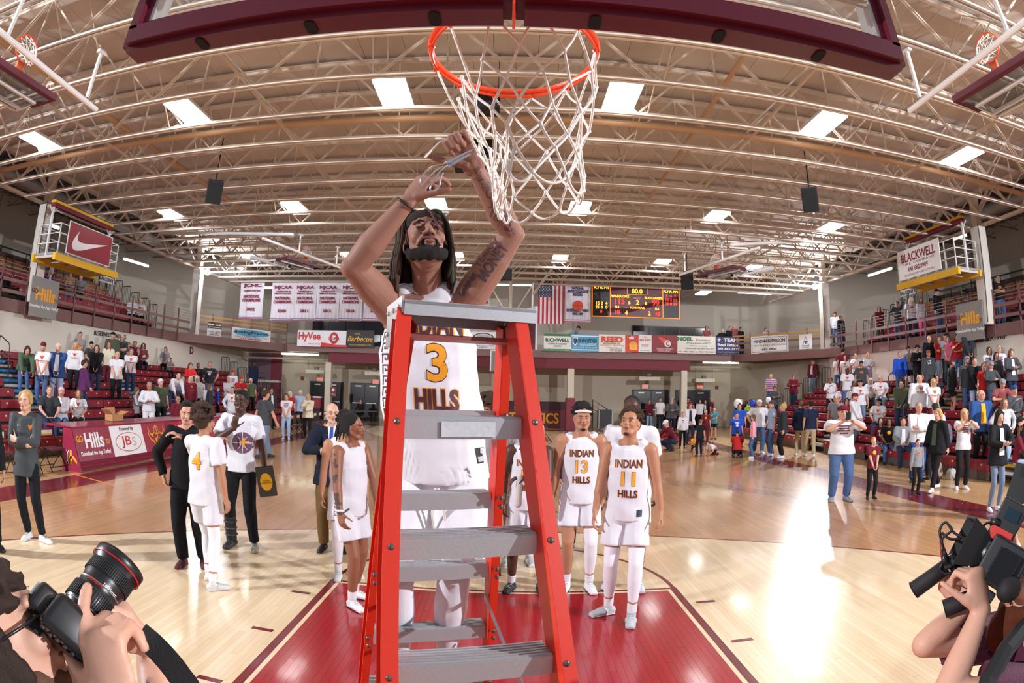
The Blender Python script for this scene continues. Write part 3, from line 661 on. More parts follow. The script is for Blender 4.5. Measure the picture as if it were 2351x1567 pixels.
# ---------------- sponsor banners on the far railing
def banner(px0, py0, px1, py1, Y, label, bg, items, name='sponsor_banner', cat='banner', dz=None, dx=0, th=.02, tilt=0):
    A, B = PY(px0, py0, Y), PY(px1, py1, Y); W = (B.x-A.x); H = abs(A.z-B.z) if dz is None else dz; c = (A+B)/2
    if dz is not None: c.z = A.z-dz/2
    t = thing(name, label, cat, c); 
    MB().box((-W/2, -th/2, -H/2), (W/2, th/2, H/2)).add('panel', mat(bg, .5), t)
    k = 0
    for it in items:
        k += 1; f = lambda u, v: frame((u*W, -th/2-.002-.001*k, v*H), (1, 0, 0), (0, 0, 1))
        if it[0] == 't': _, txt, u, v, sz, col, wd, *r = it; put_text(txt, f(u, v), t, mat(col, .5), sz*H, ext=.003, bold=(r[0] if r else 0)*H, shear=(r[1] if len(r) > 1 else 0), width=wd*W if wd else None)
        else: _, col, poly = it; board_item(t, it[3] if len(it) > 3 else 'emblem', mat(col, .5), [(a*W, b_*H) for a, b_ in poly], f(0, 0), .003)
    return t
AY = 29.05; circle = lambda x, y, r, rr: circ(x, y, r, rr)
banner(684, 757, 738, 792, AY, 'white banner reading HyVee on the far left railing', 'e8e8ee', [('t', 'HyVee', 0, .08, .62, 'c8242c', .9, .02), ('t', 'EMPLOYEE OWNED', .2, -.34, .1, 'c8242c', .5)], dz=.88)
banner(738, 758, 796, 793, AY, 'white and red banner with a block O and OTTUMWA', 'e8e8ee', [('p', 'd02a30', [(-.5, -.5), (.5, -.5), (.5, -.36), (.1, -.36), (-.5, -.22)]), ('p', 'b0232b', circle(0, .04, .17, .36)), ('p', 'e8e8ee', circle(0, .04, .09, .18)), ('t', 'OTTUMWA', 0, .02, .26, 'b0232b', .42, .01)], dz=.88)
banner(796, 757, 858, 796, AY, 'black banner reading Iowa Barbecue in yellow script', '141416', [('t', 'IOWA', -.1, .28, .14, 'e0a420', .2), ('t', 'Barbecue', 0, .0, .42, 'e8ac28', .9, .006, .3), ('t', 'WWW.IOWABARBECUE.COM', .0, -.36, .12, 'e0a420', .8)], dz=.92)
banner(1082, 761, 1137, 799, AY, 'white banner reading DOWNTOWN FITNESS in an oval', 'e9e9ec', [('p', '26262a', circle(0, .12, .45, .33)), ('p', 'c9c9cc', circle(0, .12, .40, .28)), ('t', 'DOWNTOWN', 0, .24, .15, '26262a', .5), ('t', 'FITNESS', 0, .05, .24, '26262a', .55, .01), ('t', '111 W 4th St - Ottumwa, IA 52501\n641-682-1794', 0, -.36, .1, '333333', .9)], dz=.88)
banner(1249, 765, 1311, 802, AY, 'white and green banner reading RICHWELL Carpet and Cabinet Center', 'e6e6e2', [('p', '2f7a48', rect(-.5, .36, .5, .5)), ('p', '2f7a48', rect(-.5, -.5, .5, -.36)), ('t', 'RICHWELL', 0, .14, .27, '1d5a38', .88, .012), ('t', 'CARPET & CABINET\nCENTER', 0, -.14, .14, '2a3a30', .7), ('t', "We Stand Behind What You're Standing On", 0, -.43, .08, 'e6e6e2', .9)], dz=.92)
banner(1312, 766, 1374, 804, AY, 'blue banner reading SCHROEDER Graphics', '3d9cc8', [('p', 'e8eef2', rect(-.5, .36, .5, .42)), ('p', 'e8eef2', rect(-.5, -.42, .5, -.36)), ('p', 'f0f2f4', [(-.46, .3), (-.26, .3), (-.27, 0), (-.36, -.2), (-.45, 0)]), ('p', '2a4a6a', [(-.43, .26), (-.29, .26), (-.3, .02), (-.36, -.13), (-.42, .02)]), ('t', 'SCHROEDER', .04, .12, .27, '20303c', .8, .012, .2), ('t', 'Graphics & SIGNS', .12, -.1, .2, 'ffffff', .6, 0, .2), ('t', 'SIGNS  BANNERS  DECALS  WRAPS', 0, -.27, .1, 'e8eef2', .9)], dz=.92)
banner(1375, 767, 1435, 805, AY, 'white banner reading REED Excavation Co. in orange', 'e8e6e0', [('t', 'REED', 0, .22, .42, 'd2502a', .85, .03), ('t', 'EXCAVATION CO.', 0, -.02, .13, '202020', .65, .004), ('t', 'Demolition - Excavating\nContractor', 0, -.17, .13, 'c87818', .9), ('t', '(641) 777-2710\n(641) 682-8888', .15, -.38, .1, '202020', .45)], dz=.92)
banner(1436, 768, 1466, 806, AY, 'red banner reading olé with fried potato rounds', 'd03a24', [('t', 'olé', -.05, .34, .26, 'ffffff', .4, .01), ('p', 'f0a030', circle(.1, -.1, .33, .22)), ('p', 'ffc040', rect(-.18, -.35, .4, -.08)), ('t', 'POTATO\nOLES', .1, -.2, .1, 'b03018', .42)], dz=.92)
banner(1466, 768, 1496, 806, AY, "white banner reading taco john's", 'ececec', [('p', 'e8a028', circ(0, .32, .1, .08, a0=0, a1=pi)), ('t', "taco john's", 0, .2, .16, 'c8302a', .85, .006), ('t', '1250 N QUINCY\n641 682 5411', 0, -.12, .08, 'c8302a', .6), ('t', '601 Church Street', 0, -.4, .08, '333333', .7)], dz=.92)
banner(1497, 768, 1554, 808, AY, 'dark red banner with a flaming C and COMMUNITY DISTRICT', '8a1a22', [('p', 'e84830', [(-.26, .42), (.0, .3), (.1, .2), (.2, .1), (.1, -.1), (-.02, -.06), (-.06, .08), (-.14, .1), (-.12, .2), (-.2, .24)]), ('p', 'e8e8e8', circle(.12, .02, .13, .2)), ('t', 'C', .12, .02, .34, '8a1a22', .13, .01), ('t', 'CARDINAL COMMUNITY\nSCHOOL DISTRICT', 0, -.34, .12, 'e8e8e8', .65)], dz=.94)
banner(1555, 770, 1643, 809, AY, 'white banner reading NOEL Insurance in green', 'e9e7df', [('t', 'NOEL', -.3, .32, .28, '1f7a48', .4, .02), ('t', 'Insurance', .16, .28, .2, '202020', .38, 0, .3), ('t', 'A Proud Sponsor of IHCC!', .05, .08, .14, '202020', .65, 0, .3), ('t', '507 W. Fourth Street, Ottumwa, IA', .05, -.07, .08, '303030', .45), ('t', '"Quality Doing Things Better Since 1960"', .08, -.22, .1, '202020', .75, 0, .3), ('t', '641-682-7533 or 800-925-0514', 0, -.4, .12, '202020', .95)], dz=.94)
banner(1644, 772, 1698, 811, AY, 'navy banner reading TEAM Real Estate with a star', '23245a', [('p', 'd0d4e8', [(-.38+.09*(1 if i % 2 == 0 else .45)*sin(i*pi/5), .3+.14*(1 if i % 2 == 0 else .45)*cos(i*pi/5)) for i in range(10)]), ('t', 'TEAM', .12, .3, .3, 'e8e8f0', .6, .015), ('t', 'Real Estate', 0, .02, .22, 'e8e8f0', .88, .008), ('t', '641.682.2221', 0, -.2, .18, 'e8e8f0', .88, .006), ('t', 'www.TeamOttumwa.com', 0, -.39, .12, '9aa0d0', .88)], dz=.94)
def banner_d(px0, py0, px1, py1, X0, X1, label, bg, items):
    """panel on the diagonal corner railing"""
    def corner(px, py):   # intersection with the vertical plane of the corner railing
        s = 1 if px > 1175 else -1; P0 = V((s*15.50, 24.5, 0)); P1 = V((s*12.15, 29.10, 0)); n = (P1-P0).cross(V((0, 0, 1))); d = ray(px, py); return CPOS+d*((P0-CPOS).dot(n)/d.dot(n))
    A, B = corner(px0, py0), corner(px1, py1); u = V((B.x-A.x, B.y-A.y, 0)); W = u.length; H = abs(A.z-B.z)-0; u.normalize(); c = (A+B)/2
    t = thing('sponsor_banner', label, 'banner', c, math.atan2(u.y, u.x)); MB().box((-W/2, -.01, -H/2), (W/2, .01, H/2)).add('panel', mat(bg, .5), t)
    for k, it in enumerate(items):
        f = lambda a, b_: frame((a*W, -.013-.001*k, b_*H), (1, 0, 0), (0, 0, 1))
        if it[0] == 't': _, txt, a, b_, sz, col, wd, *r = it; put_text(txt, f(a, b_), t, mat(col, .5), sz*H, ext=.003, bold=(r[0] if r else 0)*H, width=wd*W)
        else: _, col, poly = it; board_item(t, 'emblem', mat(col, .5), [(a*W, b_*H) for a, b_ in poly], f(0, 0), .003)
banner_d(477, 738, 507, 778, 0, 0, 'narrow white banner with a dark heading Davis-Lewis', 'e6e6ea', [('p', '3a2a34', rect(-.5, .12, .5, .5)), ('t', 'Davis - Lewis', 0, .36, .14, 'ffffff', .9, .006), ('t', 'Orthodontics', 0, .2, .1, 'ffffff', .8), ('t', 'OTTUMWA   FAIRFIELD\nPELLA   ALBIA\n682-9500   472-1000', 0, -.18, .1, '404048', .85)])
banner_d(533, 750, 620, 786, 0, 0, 'white banner reading BowlingRVs.com on a blue oval', 'eef0f2', [('p', '58b4dc', circle(0, .12, .47, .3)), ('t', 'BowlingRVs.com', 0, .14, .32, '16263c', .86, .012), ('t', '44228 Steadman Rd. - Ottumwa, IA 52501', 0, -.24, .1, '404040', .85), ('t', '641-682-5497', 0, -.38, .14, 'c02838', .55, .006)])
banner_d(1724, 773, 1810, 808, 0, 0, 'white banner reading HINDMAN/PERSON Heating and Air Conditioning', 'eceef0', [('p', '303438', rect(-.47, -.42, .47, .42)), ('p', 'eceef0', rect(-.46, -.4, .46, .4)), ('t', 'HINDMAN/PERSON', 0, .2, .26, '202428', .84, .008), ('t', 'HEATING & AIR CONDITIONING', 0, -.04, .15, '303438', .84), ('t', '682-3922', 0, -.28, .16, '202428', .4, .006)])
banner_d(1835, 768, 1865, 800, 0, 0, 'small white banner with a narrow triangle emblem', 'eceef0', [('p', '9aa0b8', [(-.3, -.3), (.3, -.3), (0, .42)]), ('p', 'eceef0', [(-.2, -.24), (.2, -.24), (0, .25)]), ('p', '34408a', [(-.13, .05), (.13, .05), (0, -.2)]), ('t', 'TRI-COUNTY', 0, -.38, .1, '505878', .6)])
# ---------------- championship banners and the flag, hung in front of the far wall
def champ(px0, py0, px1, py1, lines, label, foot=('c03050', 'e8e8f0', '34408a')):
    Y = 28.3; A, B = PY(px0, py0, Y), PY(px1, py1, Y); W = B.x-A.x; H = A.z-B.z; t = thing('championship_banner', label, 'banner', (A.x+W/2, Y, A.z))
    mb = MB(); n = 24; rows = 10; vv = [[mb.bm.verts.new(((i/n-.5)*W*(1-.03*sin(pi*j/rows)), .035*sin(i*1.7+j*.25)*(j/rows)+.012*sin(i*.6), -H*j/rows)) for i in range(n+1)] for j in range(rows+1)]
    for j in range(rows):
        for i in range(n): mb.bm.faces.new((vv[j][i], vv[j][i+1], vv[j+1][i+1], vv[j+1][i]))
    cl = mb.mesh(True); o = link('cloth', cl, t, mat('dcd8e4', .8))
    md = o.modifiers.new('thick', 'SOLIDIFY'); md.thickness = .006
    MB().tube([(-W/2-.05, 0, 0), (W/2+.05, 0, 0)], .02, 6).add('pole', STEELW, t)
    for q in (-W/2, W/2): MB().bar((q, 0, 0), (q, 0, max(.05, ZB-A.z)), .012).add('cord', STEELW, t)
    for k, c in enumerate(foot): board_item(t, 'stripe', mat(c, .7), rect(-W*.49, -H+.02+k*.035, W*.49, -H+.05+k*.035), frame((0, -.05, 0), (1, 0, 0), (0, 0, 1)), .004)
    for txt, v, sz, wd, b_ in lines: put_text(txt, frame((0, -.055, -v*H), (1, 0, 0), (0, 0, 1)), t, mat('7c2440', .7) if lines is not REC else mat('28305c', .7), sz*H, ext=.002, bold=b_*H, width=wd*W)
    return t
REC = None
def L4(a, b_, c, d): return [(a, .17, .11, .74, .004), (b_, .29, .055, .7, .002), (c, .48, .10, .74, .005), (d, .75, .10, .36, .004)]
for x0, x1, a, b_, c, d in ((554, 602, 'JCNC', "WOMEN'S WRESTLING", 'NATIONAL\nCHAMPIONS', '2022'), (626, 673, 'NJCAA', "DIVISION II\nMEN'S GOLF", 'NATIONAL\nCHAMPIONS', '2000'), (677, 724, 'NJCAA', "DIVISION I\nMEN'S GOLF", 'NATIONAL\nCHAMPIONS', '2011'), (729, 777, 'NJCAA', "DIVISION I\nMEN'S GOLF", 'NATIONAL\nCHAMPIONS', '2012'), (782, 830, 'NJCAA', "DIVISION I\nMEN'S GOLF", 'NATIONAL\nCHAMPIONS', '2014'), (838, 884, 'NJCAA', "DIVISION I\nMEN'S GOLF", 'NATIONAL\nCHAMPIONS', '2015'), (1078, 1126, 'NJCAA', "DIVISION I\nMEN'S BASKETBALL", 'NATIONAL\nCHAMPIONS', '1999')):
    yy = 641 if x0 < 600 else 645; champ(x0, yy, x1, yy+92, L4(a, b_, c, d), 'white %s %s national champions banner, %s' % (a, b_.replace('\n', ' ').lower(), {552: 'far left', 554: 'far left', 626: 'second from left', 677: 'third from left', 729: 'fourth from left', 782: 'behind the raised elbow', 838: 'behind the player shoulder', 1078: 'right of the player head'}[x0]))
REC = [('NATIONAL\nINTERCOLLEGIATE\nRECORD', .25, .085, .78, .004), ('89 STRAIGHT WINS\n1997-1999', .76, .09, .84, .004)]
t = champ(1297, 645, 1356, 740, REC, 'white National Intercollegiate Record banner with an orange basketball'); c = t.location
o = board_item(t, 'basketball', mat('d04a28', .7), circ(0, 0, .27), frame((0, -.06, -1.27), (1, 0, 0), (0, 0, 1)), .004)
for q in (0, pi/2): MB().bar((-.27*cos(q), -.27*sin(q), .006), (.27*cos(q), .27*sin(q), .006), .012).add('seam', BLACK, o)
# flag of stripes and stars hung vertically
Y = 28.3; A, B = PY(1236, 644, Y), PY(1295, 744, Y); W, H = B.x-A.x, A.z-B.z; t = thing('national_flag', 'flag of red and white stripes with white stars on blue, hung vertically', 'flag', ((A.x+B.x)/2, Y, A.z))
for k in range(13): MB().box((-W/2+W*k/13, -.006, -H), (-W/2+W*(k+1)/13, .006, 0)).add('stripe', mat('b02a3c', .7) if k % 2 == 0 else mat('dcd8e0', .7), t)
cn = MB().box((-W/2, -.014, -H*.385), (-W/2+W*7/13, -.006, 0)).add('canton', mat('343a5c', .7), t); star = None
for r in range(11):
    for c in range(5 if r % 2 == 0 else 4):
        x = -W/2+W*7/13*((c+.5+(.5 if r % 2 else 0))/5.1); z = -H*.385*(r+.8)/11.6
        if star is None:
            mb = MB(); mb.prism([(.034*(1 if i % 2 == 0 else .42)*sin(i*pi/5), .034*(1 if i % 2 == 0 else .42)*cos(i*pi/5)) for i in range(10)], lambda u, v, d: (u, -d, v), .003); star = mb.mesh()
        link('star', star, cn, WHITE, (x, -.014, z))
MB().bar((-W/2, 0, .02), (W/2, 0, .02), .03).add('pole', STEELW, t); MB().bar((0, 0, 0), (0, 0, .2), .012).add('cord', STEELW, t)
# ---------------- scoreboard
Y = 28.25; A, B = PY(1359, 653, Y), PY(1562, 731, Y); W, H = B.x-A.x, A.z-B.z; t = thing('scoreboard', 'black and maroon electronic scoreboard with amber and red digits', 'scoreboard', ((A.x+B.x)/2, Y+.1, (A.z+B.z)/2))
MB().box((-W/2, -.02, -H/2), (W/2, .2, H/2), .01).add('case', mat('1a0d10', .4), t)
AMB = mat('ffae2a', .5, emit=2.2); RED = mat('ff2a22', .5, emit=2.2); OR = mat('e87820', .5, emit=1.1); WT = mat('e8d8c8', .5)
u = lambda p: (p-1460.5)/203*W
v = lambda p: (692-p)/78*H
def SB(p0, q0, p1, q1, m, nm, y=-.024): MB().box((u(p0), y, v(q1)), (u(p1), y+.01, v(q0))).add(nm, m, t)
SB(1402, 656, 1521, 729, mat('5c1a24', .4), 'centre_panel'); SB(1361, 656, 1401, 729, mat('160c10', .4), 'side_panel', -.026); SB(1522, 658, 1561, 730, mat('160c10', .4), 'side_panel', -.026)
for a, b_, c, d in ((1359, 653, 1562, 655), (1359, 730, 1562, 732), (1359, 653, 1361, 732), (1400, 653, 1402, 732), (1521, 655, 1523, 732), (1560, 655, 1562, 732), (1439, 656, 1486, 657), (1439, 673, 1486, 674), (1439, 656, 1440, 674), (1485, 656, 1486, 674)): SB(a, b_, c, d, OR, 'border', -.03)
SB(1440, 657, 1485, 673, BLACK, 'clock_panel', -.028)
for txt, p, q, sz, m, b_ in (('00.0', 1462, 665, .34, AMB, .008), ('PLY FL PTS', 1381, 659, .17, AMB, .004), ('WARRIORS', 1423, 679, .19, AMB, .004), ('BUCCANEER', 1500, 681, .17, AMB, .004), ('115', 1421, 692, .40, RED, .008), ('PERIOD', 1462, 683, .12, WT, 0), ('2', 1463, 693, .34, AMB, .006), ('99', 1505, 693, .40, RED, .008), ('B', 1444, 695, .2, AMB, .004), ('B', 1482, 695, .2, AMB, .004), ('FLS', 1416, 706, .16, AMB, .004), ('T.O.L.', 1437, 707, .11, WT, 0), ('PLYR FOUL', 1463, 707, .16, AMB, .004), ('T.O.L.', 1489, 708, .11, WT, 0), ('FLS', 1508, 708, .16, AMB, .004), ('10', 1416, 719, .30, RED, .006), ('4', 1437, 720, .28, AMB, .006), ('2', 1490, 720, .28, AMB, .006), ('10', 1509, 721, .30, RED, .006), ('15 0  4', 1381, 698, .22, AMB, .004), ('21 0  0', 1381, 708, .22, AMB, .004), ('0', 1380, 719, .22, RED, .004), ('PLY FL PTS', 1541, 663, .17, AMB, .004), ('5  4  7', 1541, 674, .22, RED, .004), ('10 3 17', 1541, 684, .22, RED, .004), ('20 0 14', 1541, 694, .22, RED, .004)):
    put_text(txt, frame((u(p), -.034, v(q)), (1, 0, 0), (0, 0, 1)), t, m, sz, name='digits', ext=.002, bold=b_)
for q in (-W/2+.3, W/2-.3): MB().bar((q, .1, H/2), (q, .1, ZD-t.location.z), .03).add('hanger_rod', STEELW, t)
# ================================================================== backboard, rim and net above the camera
PAD = mat('5a1526', .42, bump=.15, scale=300., dist=.0005, spec=.35); ORANGE = mat('f04a18', .32, coat=.3); CHROME = mat('c8c8cc', .18, 1.)
BY = 1.219
t = thing('backboard', 'glass backboard with a thick maroon padded lower edge, seen from below and behind', 'backboard', (0, BY, 0))
MB().box((-.91, -.045, 2.905), (.91, -.01, 3.97)).add('glass_pane', mat('d8e4e6', .03, alpha=.12, spec=.6), t)
mb = MB(); mb.box((-.915, -.055, 2.895), (.915, -.0, 2.925)); f_ = mb.add('lower_frame', mat('b9b6b4', .4, .7), t)
for s_ in (-1, 1): MB().box((s_*.90-.015, -.055, 2.9), (s_*.90+.015, 0, 3.97)).add('side_frame', mat('b9b6b4', .4, .7), t)
MB().box((-.915, -.055, 3.95), (.915, 0, 3.98)).add('upper_frame', mat('b9b6b4', .4, .7), t)
def padbar(a, b, nm):
    mb = MB(); mb.box(a, b, .018); return mb.add(nm, PAD, t)
for s_ in (-1, 1):
    padbar((min(s_*.004, s_*.955), -.075, 2.858), (max(s_*.004, s_*.955), .02, 2.945), 'lower_pad'); padbar((s_*.925-.03, -.075, 2.90), (s_*.925+.03, .02, 3.28), 'side_pad')
slot = MB().prism([(a*.013, b_*.013+(.012 if b_ > 0 else -.012)) for a, b_ in [(cos(q), sin(q)) for q in [pi*2*i/16+.01 for i in range(16)]]], lambda u, v, d: (u, v*1.0, -d), .003).mesh()
for x in (-.72, -.44, -.165, .17, .445, .70):
    o = link('pad_slot', slot, t, mat('0c0507', .9), (x, -.028, 2.8575)); 
for s_ in (-1, 1):
    br = MB().box((s_*.80-.07, -.085, 3.02), (s_*.80+.07, -.055, 3.16), .01).add('corner_bracket', mat('c9bfb0', .5, .3), t)
    for q in (-.045, .045): MB().cyl((s_*.80+q, -.115, 3.05), (s_*.80+q, -.075, 3.05), .012, n=6).add('bolt', CHROME, br)
    MB().bar((s_*.78, -.10, 3.1), (s_*.35, -.7, 5.4), .06).add('support_arm', STEELW, t)
MB().tube([(0, -.6, 3.4), (0, -.6, ZB)], .05, 12).add('mast', STEELW, t); MB().bar((0, -.06, 3.45), (0, -.6, 3.5), .08).add('mast_arm', STEELW, t)
for s_ in (-1, 1): MB().bar((s_*.35, -.7, 5.35), (s_*.35, -.7, ZB), .06).add('hanger', STEELW, t)
MB().box((-.003, -.072, 2.862), (.003, .018, 2.9)).add('pad_joint', ORANGE, t)
RC = V((0, 1.60, 3.048)); RR = .2286+.009
def hoop(parent, c, rot=None, name='rim', lab=None):
    rot = rot or M.Identity(3); g = lambda p: c+rot@V(p); n = 48
    o = MB().tube([g((RR*cos(2*pi*k/n), RR*sin(2*pi*k/n), 0)) for k in range(n)], .0095, 10, closed=True).add(name, ORANGE, parent, True)
    return o, g
rim = thing('rim', 'bright orange basketball rim with net hooks, in front of the backboard', 'rim', (0, 0, 0))
ring, g = hoop(rim, RC, name='ring'); n = 60
MB().tube([g(((RR-.004)*cos(2*pi*k/n), (RR-.004)*sin(2*pi*k/n), -.020)) for k in range(n)], .0045, 6, closed=True).add('hook_wire', ORANGE, rim)
hk = [2*pi*(k+.5)/12 for k in range(12)]
for q in hk:
    MB().tube([g(((RR+.004)*cos(q), (RR+.004)*sin(q), -.008)), g(((RR+.006)*cos(q), (RR+.006)*sin(q), -.026)), g(((RR-.006)*cos(q), (RR-.006)*sin(q), -.034)), g(((RR-.010)*cos(q), (RR-.010)*sin(q), -.022))], .0035, 6).add('net_hook', ORANGE, rim)
MB().box((-.13, BY+.005, 2.99), (.13, BY+.15, 3.055), .006).add('mounting_plate', ORANGE, rim); MB().box((-.07, BY, 2.93), (.07, BY+.02, 3.2)).add('back_plate', ORANGE, rim)
for s_ in (-1, 1): MB().bar((s_*.11, BY+.12, 3.04), (s_*.19, 1.46, 3.045), .03, .012).add('rim_brace', ORANGE, rim)
# the net: some cords on the left are already cut, that side hangs loose and gathered
random.seed(5); CORD = mat('e6e2dc', .75, bump=.5, scale=400., dist=.001)
net = thing('basket_net', 'white cord net, cut loose on its left side and hanging gathered below the rim', 'net', (0, 0, 0))
rows = [(.212, 2.935), (.200, 2.865), (.190, 2.795), (.178, 2.725), (.172, 2.66), (.182, 2.60)]
def node(i, k):
    r, z = rows[i]; q = 2*pi*(k+(.5 if i % 2 == 0 else 0)+.5)/12; 
    x, y = r*cos(q), r*sin(q); lf = max(0, -x/r)
    return V((RC.x+x+.012+lf*(.05+.016*i), RC.y+y, z-lf*.05*(1 if i < 3 else .4)))+V((random.uniform(-1, 1), random.uniform(-1, 1), random.uniform(-1, 1)))*.011
nd = [[node(i, k) for k in range(12)] for i in range(len(rows))]
def cord(a, b, sag=.006, r=.0037, nm='cord'):
    m_ = (a+b)/2+V((random.uniform(-1, 1)*sag, random.uniform(-1, 1)*sag, -sag*.5)); pts = []
    for i in range(7):
        u = i/6; pts.append(a*(1-u)**2+m_*2*u*(1-u)+b*u*u)
    return MB().tube(pts, r, 7).add(nm, CORD, net, True)
cut = (5, 6, 7)
for k, q in enumerate(hk):
    h = RC+V(((RR-.006)*cos(q), (RR-.006)*sin(q), -.03))
    if k in (6,): continue
    if k in (5, 7):
        cord(h, nd[1][k], .03); continue
    cord(h, nd[0][k], .012); cord(h, nd[0][(k-1) % 12], .012)
for i in range(len(rows)-1):
    for k in range(12):
        A = nd[i][k]; j = (k+1) % 12 if i % 2 == 0 else (k-1) % 12
        cord(A, nd[i+1][k]); cord(A, nd[i+1][j])
kn = MB().ell((0, 0, 0), (.0062, .0062, .0075), n=8, m=6).mesh(True)
for i in range(len(rows)):
    for k in range(12): link('knot', kn, net, CORD, nd[i][k])
for k in range(12):      # bottom loops
    A, B = nd[-1][k], nd[-1][(k+1) % 12]; C = (A+B)/2+V((0, 0, -.045)); pts = [A*(1-u)**2+C*2*u*(1-u)+B*u*u for u in [x/8 for x in range(9)]]
    MB().tube(pts, .0037, 7).add('loop', CORD, net, True)
# ================================================================== the stepladder
LR = mat('d4301a', .38, bump=.25, scale=420., dist=.0003, vary=.10); LRI = mat('c02414', .5); ALU = mat('b9babd', .40, .5, bump=.3, scale=60., vary=.26, dist=.001, stretch=(1, 12, 12)); ALU2 = mat('c6cbd0', .5, .3, vary=.1, scale=30.)
lad = thing('stepladder', 'orange-red stepladder with scuffed aluminium steps standing under the rim', 'ladder', (0, 0, 0))
def LD(px, py, D):      # point at horizontal distance D in front of the lens
    return CPOS+ray(px, py)*(D/math.hypot(*ray(px, py).xy))
topL, topR = LD(938, 716, 1.50), LD(1172, 722, 1.585); topL.z = topR.z = 2.29
fL3, fR3 = LD(906, 1530, 1.20), LD(1276, 1530, 1.27)
def ext(a, b, z): u = (z-a.z)/(b.z-a.z); return a+(b-a)*u
FLf, FRf = ext(topL, fL3, .03), ext(topR, fR3, .03)
rTL, rTR = LD(952, 716, 1.66), LD(1150, 722, 1.74); rTL.z = rTR.z = 2.29
rL4, rR4 = LD(848, 1498, 2.08), LD(1114, 1488, 2.16)
RLf, RRf = ext(rTL, rL4, .03), ext(rTR, rR4, .03)
def rail(a, b, inner, nm, w=.072, th=.028):
    """channel rail: web facing sideways, flanges turned inwards"""
    a, b = V(a), V(b); t = (b-a).normalized(); s = V(inner); s = (s-t*s.dot(t)).normalized(); dd = t.cross(s).normalized()
    mb = MB(); c = (a+b)/2; L = (b-a).length/2
    mb.obox(c, L, .0022, w/2, t, s, dd)
    for e in (-1, 1): mb.obox(c+s*th/2+dd*e*(w/2-.002), L, th/2, .0025, t, s, dd)
    o = mb.add(nm, LR, lad)
    for p in (b,):
        MB().obox(p+V((0, 0, -.005)), .02, .045, .025, (0, 0, 1), dd, s).add('rubber_foot', BLACK, o)
    return o
sd = (topR-topL).normalized()
rail(topL, FLf, -sd, 'front_rail', .078, .038); rail(topR, FRf, sd, 'front_rail', .078, .036)
rail(rTL, RLf, -sd, 'rear_rail', .062, .030); rail(rTR, RRf, sd, 'rear_rail', .062, .030)
# cap
cm = (topL+topR+rTL+rTR)/4; fd = V((-sd.y, sd.x, 0)).normalized(); W = (topR-topL).length/2+.040
cap = MB(); cap.obox(cm+V((0, 0, .030)), W, .125, .005, sd, fd)
cap = cap.add('top_cap', ALU, lad)
for e in (-1, 1): MB().obox(cm+fd*e*.122+V((0, 0, .015)), W, .003, .019, sd, fd).add('cap_apron', ALU, cap)
for e in (-1, 1): MB().obox(cm+sd*e*(W+.004)+V((0, 0, -.015)), .003, .118, .062, sd, fd).add('cap_bracket', ALU, cap)
MB().obox(cm-fd*.1265+V((-.01, 0, .015)), .045, .0012, .0175, sd, fd).add('worn_label', mat('c9ced2', .6, vary=.2, scale=80.), cap)
for e in (-1, 1):
    for q in (-.08, .0, .08):
        for zz in (-.04, .02): MB().ell(cm+sd*e*(W+.007)+fd*q+V((0, 0, zz)), (.008, .008, .008), n=10, m=6).add('rivet', CHROME, cap)
MB().obox(cm+V((0, 0, -.05)), W*.9, .05, .006, sd, fd).add('cap_brace', mat('8f4a40', .5, .3), lad)
def step(a, b, depth, nm, lab=False):
    a, b = V(a), V(b); s = (b-a).normalized(); f = V((-s.y, s.x, 0)).normalized(); c = (a+b)/2; L = (b-a).length/2-.004
    mb = MB(); mb.obox(c+f*depth/2, L, depth/2, .0025, s, f)
    for k in range(6): mb.obox(c+f*(depth*(k+.5)/6)+V((0, 0, .004)), L, .003, .0015, s, f)
    o = mb.add(nm, ALU, lad)
    MB().obox(c+V((0, 0, -.026)), L, .002, .026, s, f).add('step_front', ALU, o); MB().obox(c+f*depth+V((0, 0, -.02)), L, .002, .022, s, f).add('step_back', ALU, o)
    if lab: MB().obox(c-f*.003+V((.012, 0, -.026)), .072, .0008, .020, s, f).add('worn_label', mat('c9ced2', .6, vary=.2, scale=80.), o)
    for p, e in ((a, -1), (b, 1)):
        for q in (-.006, -.038): MB().ell(p+V((0, 0, q))+s*e*.018-f*.043, (.009, .007, .009), n=10, m=6).add('rivet', mat('6a6460', .4, .8), o)
for k, z in enumerate((2.02, 1.735, 1.445, 1.145, .845, .545, .245)):
    a, b = ext(topL, FLf, z), ext(topR, FRf, z); step(a+sd*.001, b-sd*.001, .085, 'front_step', k == 0)
    a, b = ext(rTL, RLf, z), ext(rTR, RRf, z); step(a+sd*.001, b-sd*.001, .075, 'rear_step')
for e, (A, B, C, D_) in enumerate(((topL, FLf, rTL, RLf), (topR, FRf, rTR, RRf))):
    z = 1.18; p, q = ext(A, B, z+.0), ext(C, D_, z+.12); m_ = (p+q)/2+V((0, 0, -.03)); s_ = sd*(.012 if e == 0 else -.012)
    o = MB().bar(p+s_, m_+s_, .004, .022).add('spreader_bar', mat('9aa0a4', .35, .8), lad); MB().bar(m_+s_, q+s_, .004, .022).add('spreader_bar', mat('9aa0a4', .35, .8), lad)
